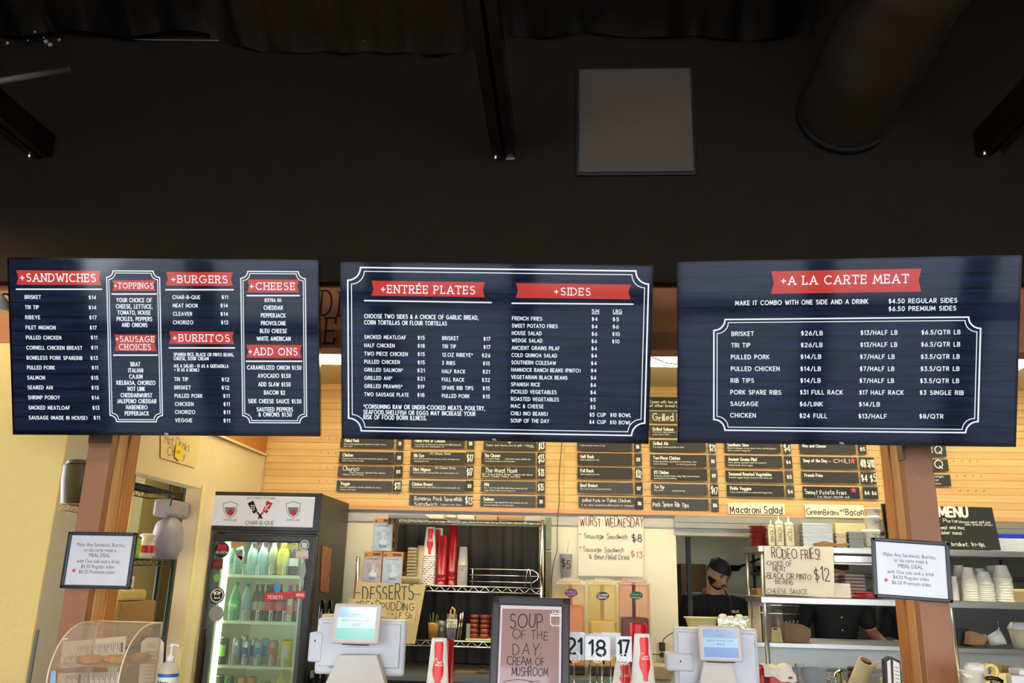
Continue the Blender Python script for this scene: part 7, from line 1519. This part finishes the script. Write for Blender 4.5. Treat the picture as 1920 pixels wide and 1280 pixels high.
# ================================================================ kitchen behind the hatch
a = at(1278, 1100, 8.0)
T = thing('kitchen_rack', 'chrome pot shelf on the kitchen back wall', 'shelf', (2.0, 8.6, 1.3))
q = MB()
for zz in (at(1400, 1071, 8.4).z, at(1400, 1100, 8.4).z): q.bev((1.85, 8.35, zz-.03), (4.5, 8.79, zz), .004)
q.build('shelf', STEELD, T); q = MB()
for x in (1.9, 2.6, 3.4, 4.3): q.tube([(x, 8.78, .97), (x, 8.78, 1.9)], .012, 8)
q.build('wall_rail', STEELD, T)
for i, px in enumerate((1372, 1450)):
    c = at(px, 1060, 8.4); zz = at(1400, 1071, 8.4).z; T = thing('frying_pan', 'black pan on the kitchen pot shelf, %s one' % ('left', 'right')[i], 'pan', (c.x, 8.5, zz)); q = MB(); q.lathe((c.x, 8.55, zz+.001), [(.09, 0), (.14, .05), (.15, .055), (.13, .05), (.08, .01)], 24); q.build('pan_body', BLKG, T); q = MB(); q.tube([(c.x+.1, 8.45, zz+.05), (c.x+.26, 8.35, zz+.12)], .011, 8); q.build('handle', BLK, T)
q = MB()
for x in (1286,): 
    c = at(x, 1100, 6.5); q.box((c.x, 6.4, 0), (c.x+.03, 6.45, 2.6))
q.build('steel_column', BLKS, label='thin steel column at the left edge of the hatch', cat='column')
T = thing('exhaust_hood', 'steel exhaust hood across the top of the kitchen', 'hood', (2.8, 8.2, 2.1)); q = MB(); q.prism([(1.2, 7.7, 2.12), (1.2, 8.79, 2.12), (1.2, 8.79, 2.6), (1.2, 8.1, 2.6), (1.2, 7.7, 2.3)], (3.3, 0, 0)); q.build('hood_body', STEELD, T); q = MB(); q.box((1.2, 7.7, 2.09), (4.5, 7.74, 2.12)); q.build('lip', STEEL, T)
T = thing('range', 'dark kitchen range under the hood', 'range', (2.9, 8.1, 0)); q = MB(); q.bev((1.9, 7.75, 0), (4.4, 8.75, .95), .01); q.build('body', BLKS, T); q = MB(); q.bev((1.9, 7.72, .8), (4.4, 7.75, .92), .004); q.build('panel', STEELD, T)
c = at(1312, 1065, 7.8); q = MB(); q.bev((c.x-.1, 8.3, .0), (c.x+.14, 8.6, at(1312, 1057, 8.3).z), .004); q.build('brown_crate', mat('dim_brown', (110, 90, 60), .7), label='brown box stack behind the cook', cat='box')
c0 = at(1407, 1103, 7.3); c1 = at(1431, 1119, 7.3); q = MB(); q.bev((c0.x, 7.3, c1.z-.02), (c1.x+.06, 7.5, c0.z), .004); q.build('cardboard_box', KRAFT, label='small cardboard box seen between the steel legs', cat='box')
q = MB(); q.bev((c0.x-.1, 7.25, 0), (4.4, 7.65, c1.z-.021), .006); q.build('prep_table', STEELD, label='kitchen prep table behind the cook', cat='table')
# ================================================================ people
SKIN = mat('skin', (186, 136, 106), .5, var=.05); SHIRT = mat('black_shirt', (26, 26, 28), .8, var=.15, bump=.3, bscale=30); APRON = mat('black_apron', (36, 37, 40), .75, var=.1)
HAIR = mat('dark_hair', (34, 22, 16), .7, var=.3, scale=80, bump=.6, bscale=200)
def skin_mesh(chain, sub=2):
    """chain: list of (name, parent, pos, r)"""
    me = bpy.data.meshes.new('b'); idx = {c[0]: i for i, c in enumerate(chain)}
    me.from_pydata([c[2] for c in chain], [(idx[c[1]], idx[c[0]]) for c in chain if c[1]], [])
    o = bpy.data.objects.new('b', me); COL.objects.link(o); m = o.modifiers.new('s', 'SKIN'); m.use_smooth_shade = True
    for i, c in enumerate(chain):
        v = me.skin_vertices[0].data[i]; v.radius = (c[3], c[4] if len(c) > 4 else c[3]); v.use_root = (i == 0)
    s = o.modifiers.new('u', 'SUBSURF'); s.levels = sub
    dg = bpy.context.evaluated_depsgraph_get(); ev = o.evaluated_get(dg); m2 = ev.to_mesh(); vs = [v.co.copy() for v in m2.vertices]; fs = [tuple(p.vertices) for p in m2.polygons]
    ev.to_mesh_clear(); bpy.data.objects.remove(o); bpy.data.meshes.remove(me); return vs, fs
def head_mesh(c, R_, s=1.):
    """a face looking along local -Y"""
    bm = bmesh.new(); bmesh.ops.create_uvsphere(bm, u_segments=48, v_segments=36, radius=1)
    out = []
    def g(x, m, w): return math.exp(-((x-m)/w)**2)
    for v in bm.verts:
        x, y, z = v.co; X, Y, Z = x*.076, y*.098, z*.118
        if z < 0: X *= 1-.30*(-z)**1.6; 
        if y < 0 and z < -.2: Y *= 1-.10*(-z)
        if y > 0 and z < -.1: Y *= 1-.35*(-z)
        f = max(0, -y)
        Y += -f*.026*g(x, 0, .15)*g(z, -.16, .2)*(1 if z > -.36 else .3)      # nose
        Y += -f*.010*g(x, 0, .10)*g(z, -.27, .09)
        Y += f*.013*(g(x, .38, .2)+g(x, -.38, .2))*g(z, .06, .13)         # eye sockets
        Y += -f*.007*g(z, .22, .12)*g(x, 0, .6)                           # brow
        Y += -f*.006*g(x, 0, .28)*g(z, -.49, .05)-f*.007*g(x, 0, .25)*g(z, -.59, .05)+f*.004*g(x, 0, .3)*g(z, -.54, .03)
        Y += -f*.012*g(x, 0, .3)*g(z, -.86, .18)                          # chin
        out.append(c+R_@Vector((X, Y, Z))*s)
    fs = [tuple(v.index for v in f.verts) for f in bm.faces]; bm.free(); return out, fs
def blob(mb, c, R_, rx, ry, rz, n=10):
    bm = bmesh.new(); bmesh.ops.create_uvsphere(bm, u_segments=n*2, v_segments=n, radius=1); mb.add([c+R_@Vector((v.co.x*rx, v.co.y*ry, v.co.z*rz)) for v in bm.verts], [tuple(v.index for v in f.verts) for f in bm.faces], True); bm.free()
def cap_shell(c, R_, s, zmin, grow, keep):
    vs, fs = head_mesh(c, R_, 1.); inv = R_.transposed(); q = MB(); loc = [inv@(v-c) for v in vs]
    ok = [keep(l) for l in loc]; nv = [c+R_@(l*grow+Vector((0, 0, s))) for l in loc]
    q.add(nv, [f for f in fs if all(ok[i] for i in f)], True); return q
def hand(mb, wrist, d, up, side, L=.18, curl=.5):
    """palm with four fingers and a thumb; d: pointing direction, up: back of the hand"""
    d = d.normalized(); up = (up-d*up.dot(d)).normalized(); s = d.cross(up)*side
    pc = wrist+d*L*.28; Rm = Matrix((s, d, up)).transposed(); blob(mb, pc, Rm, L*.22, L*.30, L*.09, 8)
    for k, (o_, l, r) in enumerate(((-.165, .36, .048), (-.055, .42, .05), (.055, .39, .048), (.16, .30, .042))):
        b = wrist+d*L*.50+s*L*o_; p = [b-d*L*.1]
        a = 0; q = b
        for j, (seg) in enumerate((.45, .32, .23)):
            a += curl*(.5 if j == 0 else .8); q = q+(d*math.cos(a)-up*math.sin(a))*l*L*seg; p.append(q)
        mb.tube([p[0], b]+p[1:], [L*r*1.1, L*r*1.1, L*r, L*r*.92, L*r*.7], 8)
    b = wrist+d*L*.14-s*L*.15; mb.tube([b, b-s*L*.16+d*L*.12-up*L*.02, b-s*L*.2+d*L*.28-up*L*.08, b-s*L*.17+d*L*.4-up*L*.14], [L*.065, L*.06, L*.052, L*.036], 8)
def person(label, x, y, h, arms, head_rot, shirt=SHIRT, apron=True, cap=True, text=False, lean=.10, hcol=HAIR, face=True):
    """standing figure facing the camera (-Y); arms: (elbow, wrist) offsets for right and left; h = full height"""
    k = h/1.78; V = Vector; B = V((x, y, 0)); T = thing('person', label, 'person', B)
    hip = B+V((0, .03, .93*k)); ch = B+V((0, -lean*.6, 1.25*k)); nk = B+V((0, -lean, 1.47*k)); hb = B+V((0, -lean-.03, 1.54*k))
    ch_ = [('hip', None, hip, .15*k, .115*k), ('sp', 'hip', B+V((0, 0, 1.08*k)), .13*k, .095*k), ('ch', 'sp', ch, .145*k, .10*k), ('up', 'ch', B+V((0, -lean*.9, 1.40*k)), .10*k, .07*k), ('nk', 'up', nk, .062*k), ('hb', 'nk', hb, .055*k)]
    sh = {}
    for s, (el, wr) in zip((-1, 1), arms):
        S_ = B+V((s*.185*k, -lean*.9, 1.39*k)); E_ = B+V(el)*k; W_ = B+V(wr)*k; sh[s] = (S_, E_, W_); t = str(s)
        ch_ += [('s'+t, 'up', S_, .072*k), ('e'+t, 's'+t, E_, .046*k), ('f'+t, 'e'+t, E_.lerp(W_, .35), .045*k), ('w'+t, 'f'+t, W_, .029*k)]
        ch_ += [('l'+t, 'hip', B+V((s*.10*k, .02, .86*k)), .098*k), ('k'+t, 'l'+t, B+V((s*.11*k, -.01, .50*k)), .062*k), ('c'+t, 'k'+t, B+V((s*.11*k, .02, .34*k)), .058*k), ('a'+t, 'c'+t, B+V((s*.11*k, .03, .09*k)), .038*k), ('t'+t, 'a'+t, B+V((s*.12*k, -.12*k, .035*k)), .034*k)]
    vs, fs = skin_mesh(ch_); mb = MB(); mb.add(vs, fs, True)
    R_ = Matrix.Rotation(head_rot[1], 3, 'Z') @ Matrix.Rotation(head_rot[0], 3, 'X') @ Matrix.Rotation(head_rot[2], 3, 'Y')
    hc = hb+R_@V((0, -.012, .075))*k; hv, hf = head_mesh(hc, R_, k); mb.add(hv, hf, True)
    for s in (-1, 1):
        blob(mb, hc+R_@V((s*.078, .012, -.006))*k, R_@Matrix.Rotation(s*.25, 3, 'Z'), .012*k, .02*k, .032*k, 8)
        S_, E_, W_ = sh[s]; hand(mb, W_, (W_-E_), V((0, 0, 1)) if abs((W_-E_).normalized().z) < .9 else V((0, 1, 0)), s, .175*k, .55)
    mb.build('body', SKIN, T)
    # shirt: same chain, larger, no head and no forearms
    keep = [c for c in ch_ if c[0][0] not in 'lkcatw' and c[0] not in ('nk', 'hb') or c[0] in ('ch',)]
    g_ = []; ad = {'sp': .03, 'ch': .038, 'up': .038}
    for c in keep:
        if c[0].startswith('f'): continue
        g_.append((c[0], c[1], c[2], c[3]+ad.get(c[0], .018), (c[4] if len(c) > 4 else c[3])+ad.get(c[0], .018)))
    g_ += [('col', 'up', nk-V((0, -.004, .012)), .078*k, .078*k)]
    for s in (-1, 1):
        S_, E_, W_ = sh[s]; 
        if text: g_ += [('z'+str(s), 'e'+str(s), E_.lerp(W_, .8), .045*k, .045*k)]
        else: g_ = [(c[0], c[1], S_.lerp(E_, .92), .066*k, .066*k) if c[0] == 'e'+str(s) else c for c in g_]
    vs, fs = skin_mesh(g_); mb = MB(); mb.add(vs, fs, True); mb.build('shirt', shirt, T)
    tr = [(c[0], c[1], c[2], c[3]+.014, (c[4] if len(c) > 4 else c[3])+.014) for c in ch_ if c[0] == 'hip' or c[0][0] in 'lkc' and c[0] not in ('ch', 'col')]
    tr += [('a'+s, 'c'+s, B+V((int(s)*.11*k, .03, .08*k)), .05*k) for s in ('-1', '1')]
    vs, fs = skin_mesh(tr); mb = MB(); mb.add(vs, fs, True); mb.build('trousers', mat('dark_trousers', (30, 30, 34), .8), T)
    for s in (-1, 1): mb = MB(); blob(mb, B+V((s*.12*k, -.07*k, .042)), Matrix.Identity(3), .048*k, .14*k, .04, 8); mb.build('shoe', BLK, T)
    if apron:
        mb = MB(); n = 10; vs = []
        for j, (z, w, yy) in enumerate(((1.30, .10, -.155), (1.22, .13, -.185), (1.12, .17, -.175), (1.0, .19, -.165), (.8, .20, -.17), (.55, .2, -.17))):
            for i in range(n+1):
                t = (i/n-.5)*2; vs.append(B+V((t*w, yy-lean*.55*(z > 1.05)+.06*t*t, z))*1)
        vs = [V((B.x+(v.x-B.x)*k, B.y+(v.y-B.y)*k, v.z*k)) for v in vs]
        fs = [(j*(n+1)+i, j*(n+1)+i+1, (j+1)*(n+1)+i+1, (j+1)*(n+1)+i) for j in range(5) for i in range(n)]
        mb.add(vs, fs, True); mb.add([v+V((0, .004, 0)) for v in vs], [f[::-1] for f in fs], True); AP = mb.build('apron', APRON, T)
        for s in (-1, 1): mb = MB(); mb.tube([B+V((s*.085, -.175-lean*.5, 1.30))*k*V((1, 1, 1)).x if False else V((B.x+s*.085*k, B.y-(.165+lean*.5)*k, 1.29*k)), V((B.x+s*.10*k, B.y-(.13+lean*.8)*k, 1.40*k)), V((B.x+s*.085*k, B.y-(.02+lean)*k, 1.475*k)), V((B.x+s*.05*k, B.y+.05*k-lean*k, 1.49*k))], .012*k, 8); mb.build('apron_strap', APRON, AP)
    else:
        for z in (1.36, 1.27, 1.18, 1.09):
            mb = MB(); blob(mb, V((B.x, B.y-(.145+lean*.6)*k, z*k)), Matrix.Identity(3), .007, .006, .007, 6); mb.build('shirt_button', WHT, T)
    if text:
        q = MB(); st, tw = strokes('BLK'); ribbons(q, [[(B.x+.105*k+p[0]*.05/tw, 1.325*k+p[1]*.016) for p in pl] for pl in st], .0045, lambda u, v: V((u, B.y-(.168+lean*.5)*k, v))); q.build('chest_lettering', INKW, T)
    if cap:
        q = cap_shell(hc, R_, .004, 0, 1.09*k, lambda l: l.z > .022+.10*max(0, l.y) - (.05 if l.y > .04 else 0)); CPm = q.build('cap', mat('black_cap', (24, 24, 25), .7, var=.15, bump=.3, bscale=40), T)
        q = MB(); blob(q, hc+R_@V((.01, .085, .055))*k, R_, .05*k, .03*k, .04*k, 8); q.tube([hc+R_@V((a_*.001, b_*.001, 90*.001))*k+R_@V((0, 0, .035)) for a_, b_ in ((-40, 20), (-10, -10), (30, 0), (55, 40))], .004, 6); q.build('cap_fold', MATS['black_cap'], CPm)
    else:
        q = cap_shell(hc, R_, .004, 0, 1.06*k, lambda l: l.z > .03 or l.y > .02 and l.z > -.03); q.build('hair', hcol, T)
    if face:
        q = cap_shell(hc, R_, -.001, 0, 1.035*k, lambda l: l.z < -.012 and l.y < .03 and (abs(l.x) > .047 or l.z < -.078) and l.z < -.01); q.build('beard', HAIR, T)
        q = MB()
        for s in (-1, 1): blob(q, hc+R_@V((s*.014, -.1115, -.045))*k, R_@Matrix.Rotation(s*.25, 3, 'Y'), .017*k, .006*k, .0045*k, 6)
        q.build('moustache', HAIR, T)
        for s in (-1, 1):
            q = MB(); blob(q, hc+R_@V((s*.031, -.0925, .026))*k, R_@Matrix.Rotation(s*.12, 3, 'Y'), .02*k, .006*k, .0045*k, 6); q.build('eyebrow', HAIR, T)
            q = MB(); blob(q, hc+R_@V((s*.030, -.082, .008))*k, R_, .013*k, .009*k, .006*k, 8); ey = q.build('eye', mat('eye_white', (200, 190, 180), .3), T)
            q = MB(); blob(q, hc+R_@V((s*.030, -.0895, .006))*k, R_, .005*k, .003*k, .005*k, 6); q.build('iris', mat('iris_dark', (40, 26, 20), .2), ey)
            q = MB(); blob(q, hc+R_@V((s*.030, -.0835, .0115))*k, R_, .0145*k, .0095*k, .0042*k, 8); q.build('eyelid', mat('eyelid_skin', (150, 104, 80), .5), ey)
        q = MB(); blob(q, hc+R_@V((0, -.107, -.063))*k, R_, .019*k, .006*k, .0055*k, 8); q.build('lips', mat('lips', (160, 88, 80), .45), T)
    return T
PYC = 6.62; hx = at(1340, 1100, PYC).x; ztop = at(1345, 1040, PYC).z
person('cook in black cap, black shirt and apron looking down at the hatch', hx, PYC+.12, 1.75, (((-.27, -.06, 1.12), (-.19, -.30, 1.06)), ((.27, -.06, 1.12), (.17, -.32, 1.06))), (math.radians(26), math.radians(24), math.radians(5)), SHIRT, True, True, True, .10)
x2 = at(1572, 1160, 6.75).x
person('worker in black button shirt behind the shelf, forearm reaching right', x2, 6.85, 1.80, (((-.28, .02, 1.13), (-.2, -.2, 1.02)), ((.26, -.02, 1.16), (.31, -.30, 1.04))), (.35, .2, 0), mat('button_shirt', (32, 34, 34), .75, var=.15), False, False, False, .06, face=False)
x3 = at(1712, 1160, 6.9).x
person('third worker in black, hand reaching left beside the post', x3, 7.0, 1.74, (((-.22, -.05, 1.12), (-.20, -.33, 1.13)), ((.27, -.04, 1.13), (.1, -.25, 1.06))), (.35, -.3, 0), SHIRT, False, False, True, .06, face=False)
bpy.context.view_layer.update()
